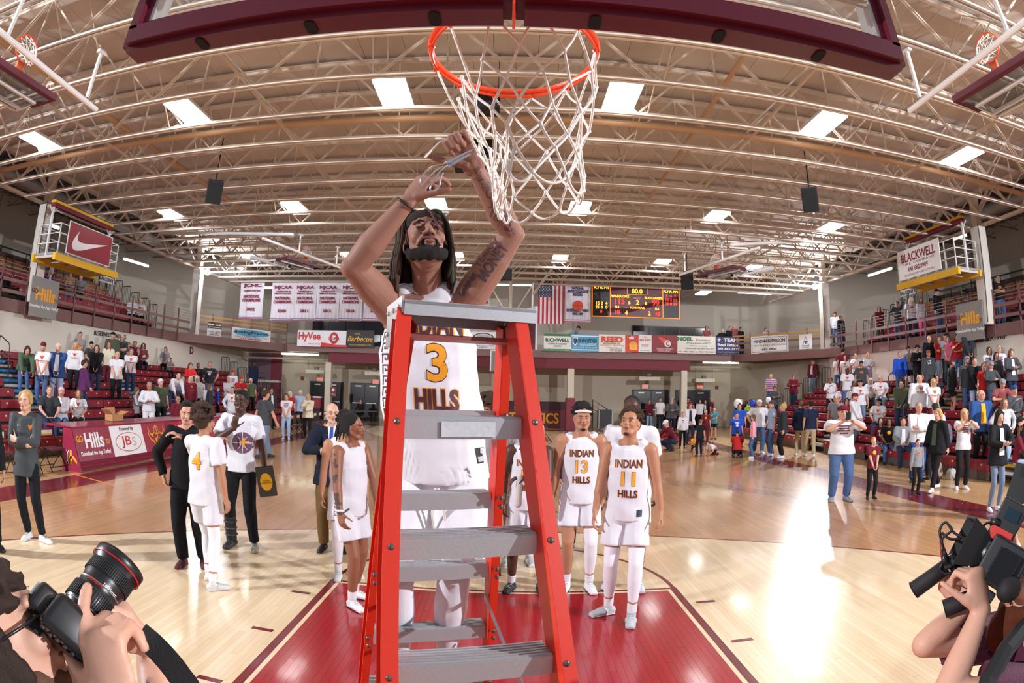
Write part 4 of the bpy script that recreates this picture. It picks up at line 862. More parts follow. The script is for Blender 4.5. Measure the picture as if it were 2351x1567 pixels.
# ================================================================== folded side hoops
def side_hoop(c, wx, out, label):
    """board folded up flat under the roof: wx along its padded edge, out towards the wall, ring standing up"""
    t = thing('folded_hoop', label, 'hoop', c); X = V(wx).normalized(); O = V(out); O = (O-X*O.dot(X)).normalized(); Z = V((0, 0, 1))
    P = lambda x, o, z: X*x+O*o+Z*z
    MB().obox(P(0, .53, 0), .88, .5, .012, X, O, Z).add('glass_board', mat('505a5c', .08, alpha=.5), t)
    MB().obox(P(0, 0, 0), .95, .06, .05, X, O, Z).add('edge_pad', mat('5c2434', .5), t)
    for e in (-1, 1): MB().obox(P(e*.92, .3, 0), .035, .3, .045, X, O, Z).add('side_pad', mat('5c2434', .5), t); MB().obox(P(e*.9, .75, 0), .02, .32, .03, X, O, Z).add('board_frame', mat('dcdcdc', .4), t)
    MB().obox(P(0, 1.06, 0), .92, .02, .03, X, O, Z).add('board_frame', mat('dcdcdc', .4), t)
    C = P(0, -.02, .43); n = 28
    MB().tube([C+X*.23*cos(2*pi*k/n)+Z*.23*sin(2*pi*k/n) for k in range(n)], .012, 8, closed=True).add('ring', ORANGE, t, True)
    MB().obox(P(0, -.0, .12), .07, .02, .08, X, O, Z).add('rim_plate', mat('b8501f', .5), t)
    for k in range(12):
        q = 2*pi*k/12; A = C+X*.22*cos(q)+Z*.22*sin(q)
        for s_ in (-1, 1):
            q2 = q+s_*pi/6; B = C+X*.14*cos(q2)+Z*(.14*sin(q2)-.10)-O*.16; D_ = C+X*.11*cos(q)+Z*(.10*sin(q)-.24)-O*.22
            MB().tube([A, B, D_], .006, 5).add('net_cord', CORD, t)
    MB().tube([P(-.1, .75, -.10), P(-.1, 3.2, .55)], .085, 16).add('support_pipe', WHITE, t); MB().tube([P(-.1, .74, -.10), P(-.1, .76, -.09)], .07, 16).add('pipe_mouth', BLACK, t)
    for o_ in (.35, .8): MB().bar(P(-.85, o_, -.07), P(.8, o_, -.07), .05).add('back_strut', STEELW, t)
    MB().tube([P(-2.4, -.28, .35), P(1.75, -.28, .1)], .05, 10).add('cross_pipe', WHITE, t)
    for e in (-.6, 1.45):
        MB().bar(P(e, -.28, .2), P(e, -.28, ZB-c[2]), .05).add('hanger', STEELW, t); MB().obox(P(e, -.28, ZB-c[2]-.05), .09, .04, .05, X, O, Z).add('hanger_clamp', STEELW, t)
    return t
side_hoop((-7.35, 5.15, 6.3), (.03, 1, 0), (-1, 0, 0), 'folded-up practice hoop hanging at the near left roof corner')
side_hoop((6.55, 4.80, 6.3), (-.06, 1, 0), (1, 0, 0), 'folded-up practice hoop hanging at the near right roof corner')
side_hoop((-7.65, 19.55, 6.5), (.42, .9, 0), (-1, .3, 0), 'folded-up practice hoop hanging in the distance above the left banners')
side_hoop((7.5, 19.3, 6.5), (-.40, .9, 0), (1, .3, 0), 'folded-up practice hoop hanging in the distance right of the far pole')
# long carrier pipes of the far hoops
for sx in (-1, 1):
    tag(MB().tube([PX(366 if sx < 0 else 2000, 535 if sx < 0 else 548, sx*14.0), (sx*7.5, 17.8, 7.1)], .06, 10).add('carrier_pipe', STEELW), 'white carrier pipe of the folded %s hoop' % ('left', 'right')[sx > 0], 'pipe')
# far goal at the other end
t = thing('far_goal', 'glass backboard, orange rim and net at the far end, hung on white poles', 'hoop', (0, 27.43, 0))
MB().box((-.9, -.02, 2.95), (.9, .02, 3.98)).add('glass_board', mat('90a09a', .1, alpha=.5), t)
for e in (-1, 1): MB().box((e*.9-.03, -.03, 2.9), (e*.9+.03, .03, 3.98)).add('board_frame', mat('d8d8da', .4), t)
MB().box((-.9, -.03, 3.94), (.9, .03, 4.0)).add('board_frame', mat('d8d8da', .4), t); MB().box((-.95, -.05, 2.85), (.95, .05, 2.95), .02).add('board_pad', MARW, t)
for z in (3.2, 3.65): MB().box((-.3, -.03, z-.02), (.3, -.02, z+.02)).add('target_mark', WHITE, t)
MB().tube([(.23*cos(2*pi*k/24), -.38+.23*sin(2*pi*k/24), 3.05) for k in range(24)], .012, 8, closed=True).add('ring', ORANGE, t, True)
for k in range(12):
    q = 2*pi*k/12
    for s_ in (-1, 1): MB().tube([(.22*cos(q), -.38+.22*sin(q), 3.04), (.14*cos(q+s_*pi/6), -.38+.14*sin(q+s_*pi/6), 2.83), (.11*cos(q), -.38+.11*sin(q), 2.65)], .006, 5).add('net_cord', CORD, t)
MB().tube([(0, .3, 3.5), (0, .3, 8.3)], .09, 14).add('centre_pole', CREAM, t); MB().bar((0, 0, 3.5), (0, .35, 3.5), .1).add('arm', CREAM, t)
for e in (-1, 1): MB().bar((0, .3, 5.5), (e*1.15, .3, 7.45), .07).add('diagonal_pole', CREAM, t)
MB().tube([(1.1, .6, 3.6), (1.1, .6, 7.45)], .05, 10).add('side_pole', WHITE, t); MB().tube([(1.9, -3, 7.6), (1.15, .6, 6.9)], .06, 10).add('drive_pipe', CREAM, t)
# speakers and the dark units hung at the middle of the roof
def speaker(px, py, z, rz, w_, h_, label, pitch=.4):
    p = PZ(px, py, z); t = thing('loudspeaker', label, 'speaker', p, rz); r = M.Rotation(pitch, 3, 'X')
    MB().obox((0, 0, 0), w_/2, .2, h_/2, r@V((1, 0, 0)), r@V((0, 1, 0)), r@V((0, 0, 1))).add('cabinet', mat('1c1d22', .6), t)
    MB().obox(r@V((0, -.205, 0)), w_/2-.02, .006, h_/2-.02, r@V((1, 0, 0)), r@V((0, 1, 0)), r@V((0, 0, 1))).add('grille', mat('0e0f12', .8, bump=.4, scale=200.), t)
    MB().bar((0, .1, 0), (0, .1, ZT-z), .03).add('hanger', BLACK, t)
speaker(492, 440, 6.95, R_(35), .42, .62, 'black loudspeaker hung under the roof on the left')
speaker(1860, 458, 6.95, R_(-35), .42, .62, 'black loudspeaker hung under the roof on the right')
speaker(1578, 645, 6.4, R_(-20), .5, .6, 'small black loudspeaker hung above the scoreboard')
for k, (px, py, w_, h_, z, nm) in enumerate(((1123, 236, .42, .42, 7.5, 'nearest black box hung under the roof, behind the net'), (1106, 343, .48, .42, 7.7, 'black box hung under the roof, just right of the raised hand'), (1080, 378, .75, .3, 7.5, 'wide black box hung under the roof, behind the raised forearm'), (1155, 630, .75, .45, 6.9, 'black box hung beside the far pole'))):
    p = PZ(px, py, z); t = thing('hung_unit', nm, 'speaker', p); MB().box((-w_/2, -.2, -h_/2), (w_/2, .2, h_/2), .01).add('case', mat('15161a', .6), t)
    for e in (-.4, .4): MB().bar((e*w_, 0, h_/2), (e*w_, 0, max(.3, ZD-z)), .012).add('chain', mat('3a3634', .5, .5), t)
# ================================================================== people: building tools
def hand(mb, W, d, n, t, s=1., curl=(.5, .5, .5, .5), th=.4, fr=.0085):
    """palm and five fingers; d towards the fingers, n where the palm faces, t the thumb side"""
    d = V(d).normalized(); t = V(t); t = (t-d*t.dot(d)).normalized(); n0 = V(n); n = d.cross(t); n = n if n.dot(n0) > 0 else -n
    W = V(W)
    mb.rc(W-d*.01*s, W+d*.085*s, .019*s, .014*s, 1.9, t); mb.rc(W+d*.03*s, W+d*.09*s, .016*s, .0145*s, 2.7, t)
    L = ((.042, .027, .021), (.046, .030, .023), (.043, .028, .022), (.033, .021, .019))
    for k in range(4):
        p = W+d*(.088-(.004 if k in (0, 3) else 0))*s+t*(.031-.0205*k)*s; a = 0; c = curl[k]
        for j, l in enumerate(L[k]):
            a += c*(1.2, 1.5, 1.0)[j]; v = d*cos(a)+n*sin(a)+t*(.06-.04*k)*(1-min(1, c)); q = p+v.normalized()*l*s
            r = fr*s*(1.08, .98, .88, .80)[j]; r2 = fr*s*(1.08, .98, .88, .80)[j+1]; mb.rc(p, q, r, r2, n=8); p = q
    p = W+d*.022*s+t*.026*s; v = (t*.75+d*.62+n*.25).normalized()
    mb.rc(W+d*.01*s+t*.01*s, p+v*.03*s, .018*s, .014*s, n=10)
    for j, l in enumerate((.044, .034, .027)):
        q = p+v*l*s; mb.rc(p, q, fr*s*(1.5, 1.15, 1.0)[j], fr*s*(1.15, 1.0, .85)[j], n=8); p = q; v = (v+(d*.5-t*.35+n*.5)*th).normalized()
def head_basis(hf, hu):
    f = V(hf).normalized(); u = V(hu); u = (u-f*u.dot(f)).normalized(); r = u.cross(-f)   # local x = person's left, -y = forward
    return M(((-f).cross(u)*1, -f, u)).transposed() if False else M((u.cross(f)*-1*-1, -f, u)).transposed()
def head_parts(mb, c, B, s=1., fem=False, fine=False, chin=1.):
    """skull, jaw, nose, brow, lips, ears in head space (x side, -y face, z up)"""
    g = lambda *p: c+B@(V(p)*s)
    def e(p, r): mb.ell(g(*p), (r[0]*s, r[1]*s, r[2]*s), B, 16, 12)
    e((0, .014, .028), (.074, .094, .090)); e((0, -.020, -.028), (.060, .070, .084)); e((0, .02, -.02), (.064, .075, .08))
    e((0, -.056, -.086), (.030*chin, .030, .026)); 
    for q in (-1, 1):
        mb.rc(g(q*.052, .005, -.050), g(q*.024, -.056, -.090), .020*s, .022*s); e((q*.036, -.066, -.026), (.024, .024, .024))
        e((q*.074, .014, -.008), (.008, .018, .030)); e((q*.030, -.080, .026), (.026, .012, .010))
    mb.rc(g(0, -.088, .012), g(0, -.108, -.026), .009*s, .0125*s); e((0, -.104, -.030), (.017 if not fem else .014, .013, .010))
    e((0, -.090, -.054), (.022, .012, .008)); e((0, -.088, -.066), (.019, .012, .009)); e((0, .02, -.06), (.05, .05, .05))
def face_mesh(kind):
    """eyes and brows, head space"""
    mb = MB()
    if kind == 'eyes':
        for q in (-1, 1): mb.ell((q*.030, -.0835, .002), (.0118, .0078, .0044), n=12, m=8)
    elif kind == 'iris':
        for q in (-1, 1): mb.ell((q*.030, -.0885, .0022), (.0058, .0034, .0043), n=10, m=6)
    elif kind == 'brows':
        for q in (-1, 1): mb.tube([(q*.014, -.094, .019), (q*.030, -.094, .024), (q*.047, -.080, .018)], [.0030, .0036, .0018], 6)
    elif kind == 'lips':
        mb.rc((-.018, -.094, -.059), (.018, -.094, -.059), .0055, .0055, n=8); mb.ell((0, -.100, -.0555), (.014, .005, .0045)); mb.ell((0, -.099, -.0635), (.015, .005, .005))
    return mb.mesh(True)
HAIRS = {}
def hair_mesh(kind):
    if kind in HAIRS: return HAIRS[kind]
    mb = MB(); random.seed(hash(kind) % 97 if False else sum(map(ord, kind))); sm = True; vox = .011
    cap = lambda dx=0, k=1., f=.0: (mb.ell((0, .026-f, .046), (.080*k, .090*k, .084*k), n=18, m=12), mb.ell((0, .044, .010), (.079*k, .074*k, .080*k), n=18, m=12))
    if kind == 'short': cap()
    elif kind == 'crew': cap(0, .975)
    elif kind == 'thick': cap(0, 1.04); mb.ell((0, -.035, .105), (.05, .045, .025))
    elif kind == 'bald': 
        for q in (-1, 1): mb.rc((q*.072, .0, .0), (q*.05, .075, -.005), .017, .024); 
        mb.rc((-.05, .078, -.01), (.05, .078, -.01), .026, .026)
    elif kind in ('long', 'longf', 'pony', 'bun', 'bob'):
        cap(0, 1.03)
        for q in (-1, 1): mb.rc((q*.060, -.030, .075), (q*.078, .0, -.02), .026, .024)
        if kind == 'long':
            for q in (-1, 0, 1): mb.rc((q*.055, .045, .02), (q*.062, .075, -.27), .045, .028, 1.1)
        if kind == 'longf':
            for q in (-1, 1): mb.rc((q*.070, .0, .02), (q*.085, -.045, -.27), .030, .022, 1.2)
            mb.rc((0, .06, .03), (0, .08, -.25), .065, .04, 1.3)
        if kind == 'bob':
            for q in (-1, 1): mb.rc((q*.070, .005, .02), (q*.078, -.012, -.13), .032, .026, 1.2)
            mb.rc((0, .06, .03), (0, .06, -.12), .068, .055, 1.2)
        if kind == 'pony': mb.ell((0, .105, .06), (.03, .03, .03)); mb.rc((0, .115, .05), (0, .13, -.16), .026, .014)
        if kind == 'bun': mb.ell((0, .05, .145), (.036, .036, .03))
    elif kind == 'curly':
        cap(0, 1.0); 
        for i in range(130):
            a, b_ = random.uniform(0, 2*pi), random.uniform(-.15, 1.45); r = .092+random.uniform(-.006, .012); p = V((r*cos(b_)*cos(a), .03+r*cos(b_)*sin(a)*1.05, .045+r*sin(b_)))
            if p.y < -.045 and p.z < .088: continue
            mb.ell(p, [random.uniform(.010, .018)]*3, n=6, m=5)
        vox = .007
    elif kind == 'afro':
        for i in range(260):
            a, b_ = random.uniform(0, 2*pi), random.uniform(-.35, 1.5); r = .118+random.uniform(-.012, .022); p = V((r*cos(b_)*cos(a), .03+r*cos(b_)*sin(a), .06+r*sin(b_)*.95))
            if p.y < -.05 and p.z < .075: continue
            mb.ell(p, [random.uniform(.012, .022)]*3, n=6, m=5)
        cap(0, 1.15); vox = .008
    elif kind == 'cap':
        mb.ell((0, .012, .058), (.084, .104, .076), n=20, m=12); mb.rc((0, -.075, .062), (0, -.145, .052), .011, .006, 5.5, (1, 0, 0)); mb.ell((0, .05, .0), (.078, .068, .06))
    elif kind == 'beanie':
        mb.ell((0, .016, .058), (.088, .104, .094), n=20, m=12); mb.ell((0, .014, .03), (.091, .108, .03))
    elif kind == 'hood':
        mb.ell((0, .030, .03), (.098, .108, .118), n=20, m=12); mb.ell((0, .05, -.06), (.09, .085, .09))
    elif kind == 'dreads':
        cap(0, 1.03)
        for i in range(46):
            a = random.uniform(-.25, pi+.25); p = V((.070*cos(a), .03+.075*sin(a), .07+random.uniform(-.02, .04))); q = p+V((.045*cos(a), .04*sin(a), -random.uniform(.10, .19)))
            mb.rc(p, q, .010, .007, n=6)
        vox = .007
    HAIRS[kind] = remesh(mb, vox, 2); return HAIRS[kind]
def ik(a, c, l1, l2, hint):
    a, c = V(a), V(c); d = c-a; L = d.length
    if L > (l1+l2)*.999: c = a+d.normalized()*(l1+l2)*.999; d = c-a; L = d.length
    x = (l1*l1-l2*l2+L*L)/(2*L); h = math.sqrt(max(0, l1*l1-x*x)); u = d.normalized(); w_ = V(hint); w_ = w_-u*w_.dot(u)
    w_ = w_.normalized() if w_.length > 1e-4 else V((0, 1, 0)); return a+u*x+w_*h, c
def skeleton(hip=(0, 0, .93), lean=0., side=0., wl=(.27, -.02, .80), wr=(-.27, -.02, .80), eh=((.5, .6, 0), (-.5, .6, 0)), fl=(.11, .0, .085), fr=(-.11, .0, .085), kh=((.1, -1, 0), (-.1, -1, 0)), yaw=0., pitch=0., tilt=0., fem=False, tw=0., fdl=(.25, -1, 0), fdr=(-.25, -1, 0), hands=None, sw=None):
    """standing height 1.75 m, facing -y"""
    hip = V(hip); up = (M.Rotation(lean, 3, 'X')@M.Rotation(side, 3, 'Y'))@V((0, 0, 1)); T = M.Rotation(tw, 3, 'Z'); X = T@V((1, 0, 0)); sw = sw or (.150 if fem else .172)
    J = dict(pel=hip, che=hip+up*.36, nk=hip+up*.555, X=X, up=up); u2 = (up*.5+V((0, 0, 1))*.5+V((0, -.10, 0))).normalized(); J['hd'] = J['nk']+u2*.155
    B = M.Rotation(yaw, 3, 'Z')@M.Rotation(pitch, 3, 'X')@M.Rotation(tilt, 3, 'Y'); J['B'] = B
    for k, s_ in (('l', 1), ('r', -1)):
        J['s'+k] = hip+up*.50+X*sw*s_; J['h'+k] = hip+V((.088*s_, 0, -.02)); i = 0 if s_ > 0 else 1
        J['e'+k], J['w'+k] = ik(J['s'+k], wl if s_ > 0 else wr, .275, .25, eh[i]); J['k'+k], J['a'+k] = ik(J['h'+k], fl if s_ > 0 else fr, .425, .42, kh[i])
        J['f'+k] = V(fdl if s_ > 0 else fdr).normalized(); f_ = (J['w'+k]-J['e'+k]).normalized()
        if hands and hands[i]: J['H'+k] = hands[i]
        else: J['H'+k] = (f_+V((0, -.15, 0)), V((-s_, .2, 0)), V((0, -1, 0)), (.35, .4, .45, .5), .3)
    return J
def figure(J, g=1., fem=False, vox=.013, hfine=None, hs=1., chin=1., arm=1., fr=.0085, legs=True, fing=True):
    mb = MB(); X = J['X']; s = J.get('s', 1.)
    mb.rc(J['pel']+V((0, 0, -.02))*s, J['pel']+J['up']*.14*s, .108*s*g, .096*s*g, 1.38, X); mb.rc(J['pel']+J['up']*.12*s, J['che']+J['up']*.02*s, .095*s*g, .108*s, 1.32, X)
    mb.rc(J['che'], J['che']+J['up']*.10*s, .105*s, .085*s, 1.45, X); mb.rc(J['sr'], J['sl'], .056*s*arm, .056*s*arm, n=16)
    mb.rc(J['nk']-J['up']*.05*s, J['hd']-V((0, 0, .02))*s, .056*s, .053*s, 1.0, X)
    for k, q in (('l', 1), ('r', -1)):
        mb.rc(J['nk'], J['s'+k], .045*s, .050*s); A, E_, W = J['s'+k], J['e'+k], J['w'+k]
        mb.rc(A, (A+E_)/2, .060*s*arm, .050*s*arm); mb.rc((A+E_)/2, E_, .050*s*arm, .039*s*arm); mb.rc(E_, E_+(W-E_)*.35, .040*s*arm, .040*s*arm); mb.rc(E_+(W-E_)*.35, W, .040*s*arm, .0255*s*arm)
        if fing: H_d = J['H'+k]; hand(mb, W, H_d[0], H_d[1], H_d[2], s*1.0, H_d[3], H_d[4], fr)
        if legs:
            h, kn, an = J['h'+k], J['k'+k], J['a'+k]; mb.rc(h, kn, .088*s*g, .056*s); mb.rc(kn, kn+(an-kn)*.3, .054*s, .056*s); mb.rc(kn+(an-kn)*.3, an, .056*s, .036*s)
            f_ = J['f'+k]; mb.rc(an+V((0, 0, -.04))*s, an+f_*.10*s+V((0, 0, -.062))*s, .026*s, .016*s)
    head_parts(mb, J['hd'], J['B'], s*hs, fem, chin=chin)
    return remesh(mb, vox, 2)
def folds(me, vox, amp=.0085):
    n = len(me.vertices); co = np.empty(n*3, 'f'); no = np.empty(n*3, 'f'); me.vertices.foreach_get('co', co); me.vertices.foreach_get('normal', no); co = co.reshape(-1, 3); no = no.reshape(-1, 3)
    x, y, z = co.T; a = amp*(1. if vox < .012 else .8)
    f = np.sin(x*31+2.2*np.sin(z*9+y*7)+y*19)*np.cos(z*5+x*6)*.55+np.sin(y*27-x*13+2.0*np.sin(z*11))*.35+np.sin(z*38+x*22+3*np.sin(y*12))*.22
    co += no*(f*a)[:, None]; me.vertices.foreach_set('co', co.ravel()); me.update(); return me
def top_garment(J, kind='tee', g=1., vox=.014, fem=False, off=.014, hem=.06, loose=1., arm=1.):
    mb = MB(); X = J['X']; s = J.get('s', 1.); up = J['up']; o = off*s
    h0 = J['pel']-V((0, 0, 1))*hem*s
    mb.rc(h0, J['pel']+up*.10*s, (.120*g*loose+(.012 if hem > .1 else 0))*s+o, .106*g*s*loose+o, 1.48, X, flat=True, n=20); mb.rc(J['pel']+up*.09*s, J['che'], .106*g*s*loose+o, .108*s+o, 1.42, X, flat=True, n=20)
    mb.rc(J['che']-up*.01*s, J['che']+up*.10*s, .108*s+o, .086*s+o, 1.42, X)
    if kind == 'tank':
        for k, q in (('l', 1), ('r', -1)):
            p = J['nk']+(J['s'+k]-J['nk'])*.60; mb.rc(p+up*.010*s, J['che']+X*q*.085*s+up*.06*s, .044*s+o*.8, .076*s+o*.5, 1., X); mb.rc(p+up*.004*s, J['nk']+X*q*.058*s-up*.012*s, .042*s+o*.6, .034*s+o*.5, 1., X)
    else:
        mb.rc(J['sr'], J['sl'], .056*s*arm+o, .056*s*arm+o, n=16)
        for k in 'lr':
            mb.rc(J['nk']-up*.012*s, J['s'+k], .046*s+o*.5, .050*s+o); A, E_, W = J['s'+k], J['e'+k], J['w'+k]
            if kind == 'tee':
                q = A+(E_-A)*.72; mb.rc(A, q, .062*s*arm+o*1.0, .060*s*arm+o*1.5, flat=True); mb.ell(A, [(.060*arm)*s+o]*3)
            else:
                mb.rc(A, E_, .060*s*arm+o*1.1, .044*s*arm+o*1.1); mb.rc(E_, W-(W-E_)*.03, .044*s*arm+o*1.1, .031*s+o, flat=True); mb.ell(E_, [.043*s*arm+o*1.1]*3)
        if kind == 'hood': mb.rc(J['nk']+V((-.05, .05, .0))*s, J['nk']+V((.05, .05, .0))*s, .055*s, .055*s); 
    return folds(remesh(mb, vox, 3), vox)
def legs_garment(J, kind='trousers', g=1., vox=.014, off=.010, flare=1.):
    mb = MB(); X = J['X']; s = J.get('s', 1.); o = off*s
    mb.rc(J['pel']-V((0, 0, 1))*.03*s, J['pel']+J['up']*.07*s, .108*s*g+o, .098*s*g+o, 1.36, X)
    for k in 'lr':
        h, kn, an = J['h'+k], J['k'+k], J['a'+k]
        if kind == 'shorts': e = kn+(h-kn)*.36; mb.rc(h, e, .092*s*g+o, .086*s+o*2, flat=True); mb.ell(h, [(.092*g)*s+o]*3)
        elif kind == 'leggings': mb.rc(h, kn, .088*s*g+.004, .056*s+.004); mb.rc(kn, kn+(an-kn)*.3, .056*s+.003, .058*s+.003); mb.rc(kn+(an-kn)*.3, an, .058*s+.003, .038*s+.003, flat=True)
        else: mb.rc(h, kn, .088*s*g+o, .060*s*flare+o*1.1); mb.rc(kn, an-(an-kn)*.02, .060*s*flare+o*1.1, .046*s*flare+o*1.1, flat=True); mb.ell(kn, [.060*s*flare+o*1.1]*3)
    return folds(remesh(mb, vox, 3), vox, .0045)
def shoes_mesh(J, vox=.009, both='lr', sock=False):
    mb = MB(); s = J.get('s', 1.)
    for k in both:
        an, f_ = J['a'+k], J['f'+k]; sd_ = f_.cross(V((0, 0, 1))).normalized(); d = V((0, 0, 1))
        mb.rc(an-f_*.035*s-d*.048*s, an+f_*.05*s-d*.045*s, .036*s, .036*s, 1.05, sd_); mb.rc(an+f_*.05*s-d*.05*s, an+f_*.155*s-d*.062*s, .036*s, .024*s, 1.45, sd_)
        mb.rc(an-d*.05*s, an-d*.01*s, .040*s, .040*s); mb.rc(an-f_*.045*s-d*.072*s, an+f_*.16*s-d*.074*s, .014*s, .014*s, 2.9, sd_)
    return remesh(mb, vox, 1)
def soles_mesh(J):
    mb = MB()
    for k in 'lr':
        an, f_ = J['a'+k], J['f'+k]; sd_ = f_.cross(V((0, 0, 1))).normalized(); d = V((0, 0, 1)); mb.rc(an-f_*.045-d*.076, an+f_*.155-d*.077, .0105, .0095, 4.3, sd_); mb.rc(an+f_*.06-d*.077, an+f_*.12-d*.077, .0095, .0095, 4.9, sd_)
    return remesh(mb, .006, 1)
def laces(J, m_, root):
    lc = MB()
    for k in 'lr':
        for i in range(5): p = J['a'+k]+J['f'+k]*(.040+.020*i)+V((0, 0, -.006-.0085*i)); sx_ = J['f'+k].cross(V((0, 0, 1))); lc.tube([p-sx_*.026, p+V((0, 0, .006)), p+sx_*.026], .0030, 6)
    link_each('shoelace', lc.mesh(True), root, m_)
PCS = {}
def pieces(me):
    if me.name in PCS: return PCS[me.name]
    n = len(me.vertices); par = list(range(n))
    def find(a):
        while par[a] != a: par[a] = par[par[a]]; a = par[a]
        return a
    for e in me.edges:
        a, b = find(e.vertices[0]), find(e.vertices[1])
        if a != b: par[a] = b
    groups = {}
    for p in me.polygons: groups.setdefault(find(p.vertices[0]), []).append(p)
    out = []
    for k, ps in groups.items():
        ids = {}; fs = []
        for p in ps: fs.append([ids.setdefault(v, len(ids)) for v in p.vertices])
        q = bpy.data.meshes.new('piece'); q.from_pydata([me.vertices[v].co[:] for v in ids], [], fs); q.shade_smooth()
        if len(ps) > 8: out.append(q)
    PCS[me.name] = out; return out
def link_each(name, me, parent, m, mtx=None):
    for q in pieces(me):
        o = link(name, q, parent, m)
        if mtx is not None: o.matrix_local = mtx
def bvh_of(me): return BVHTree.FromPolygons([v.co.copy() for v in me.vertices], [tuple(p.vertices) for p in me.polygons])
def decal(me2d, bvh, o, right, up, fwd, lift=.002, cut=.02):
    """lays a flat mesh (x right, y up) on a surface: every vertex is carried along fwd until it meets the cloth"""
    bm = bmesh.new(); bm.from_mesh(me2d); top = [f for f in bm.faces if f.normal.z < .5]; bmesh.ops.delete(bm, geom=top, context='FACES'); bmesh.ops.triangulate(bm, faces=bm.faces)
    for _ in range(5):
        ed = [e for e in bm.edges if e.calc_length() > cut]
        if not ed: break
        bmesh.ops.subdivide_edges(bm, edges=ed, cuts=1, use_grid_fill=False); bmesh.ops.triangulate(bm, faces=bm.faces)
    bmesh.ops.triangulate(bm, faces=bm.faces); right, up, fwd, o = V(right).normalized(), V(up).normalized(), V(fwd).normalized(), V(o); bad = []
    for v in bm.verts:
        p = o+right*v.co.x+up*v.co.y; hit = bvh.ray_cast(p-fwd*.35, fwd, .8)
        if hit[0] is None: bad.append(v)
        else: v.co = hit[0]-fwd*lift
    bmesh.ops.delete(bm, geom=bad, context='VERTS'); out = bpy.data.meshes.new('decal'); bm.to_mesh(out); bm.free(); out.shade_smooth(); return out
def poly_mesh(polys):
    bm = bmesh.new()
    for P in polys: f = bm.faces.new([bm.verts.new((x, y, 0)) for x, y in P]); f.normal_update(); (f.normal_flip() if f.normal.z < 0 else None)
    me = bpy.data.meshes.new('p'); bm.to_mesh(me); bm.free(); return me
def skin(c, r=.48): return mat(c, r, bump=.12, scale=220., vary=.06, dist=.0008, spec=.45)
def cloth(c, r=.85, b_=.5, sc_=9.): return mat(c, r, bump=b_, scale=sc_, vary=.05, dist=.012, stretch=(1, 1, .45), spec=.2)
WJ = mat('d8d8e0', .75, bump=.55, scale=9., dist=.012, stretch=(1, 1, .4), spec=.25)
LETM = mat('4c1a2c', .6); LETG = mat('f0a220', .55)
def outlined(txt, size, w_, bvh, o, right, up, fwd, parent, inner=LETM, outer=LETG, bd=.03, nm='lettering', sp=1., inv=1.):
    a = decal(text_mesh(txt, size, .0, bd*1.9*size, width=w_*1.05, space=sp), bvh, o, right, up, fwd, .0015*inv); link(nm+'_outline', a, parent, outer)
    b_ = decal(text_mesh(txt, size, .0, bd*size, width=w_, space=sp), bvh, o, right, up, fwd, .003*inv); link(nm, b_, parent, inner)
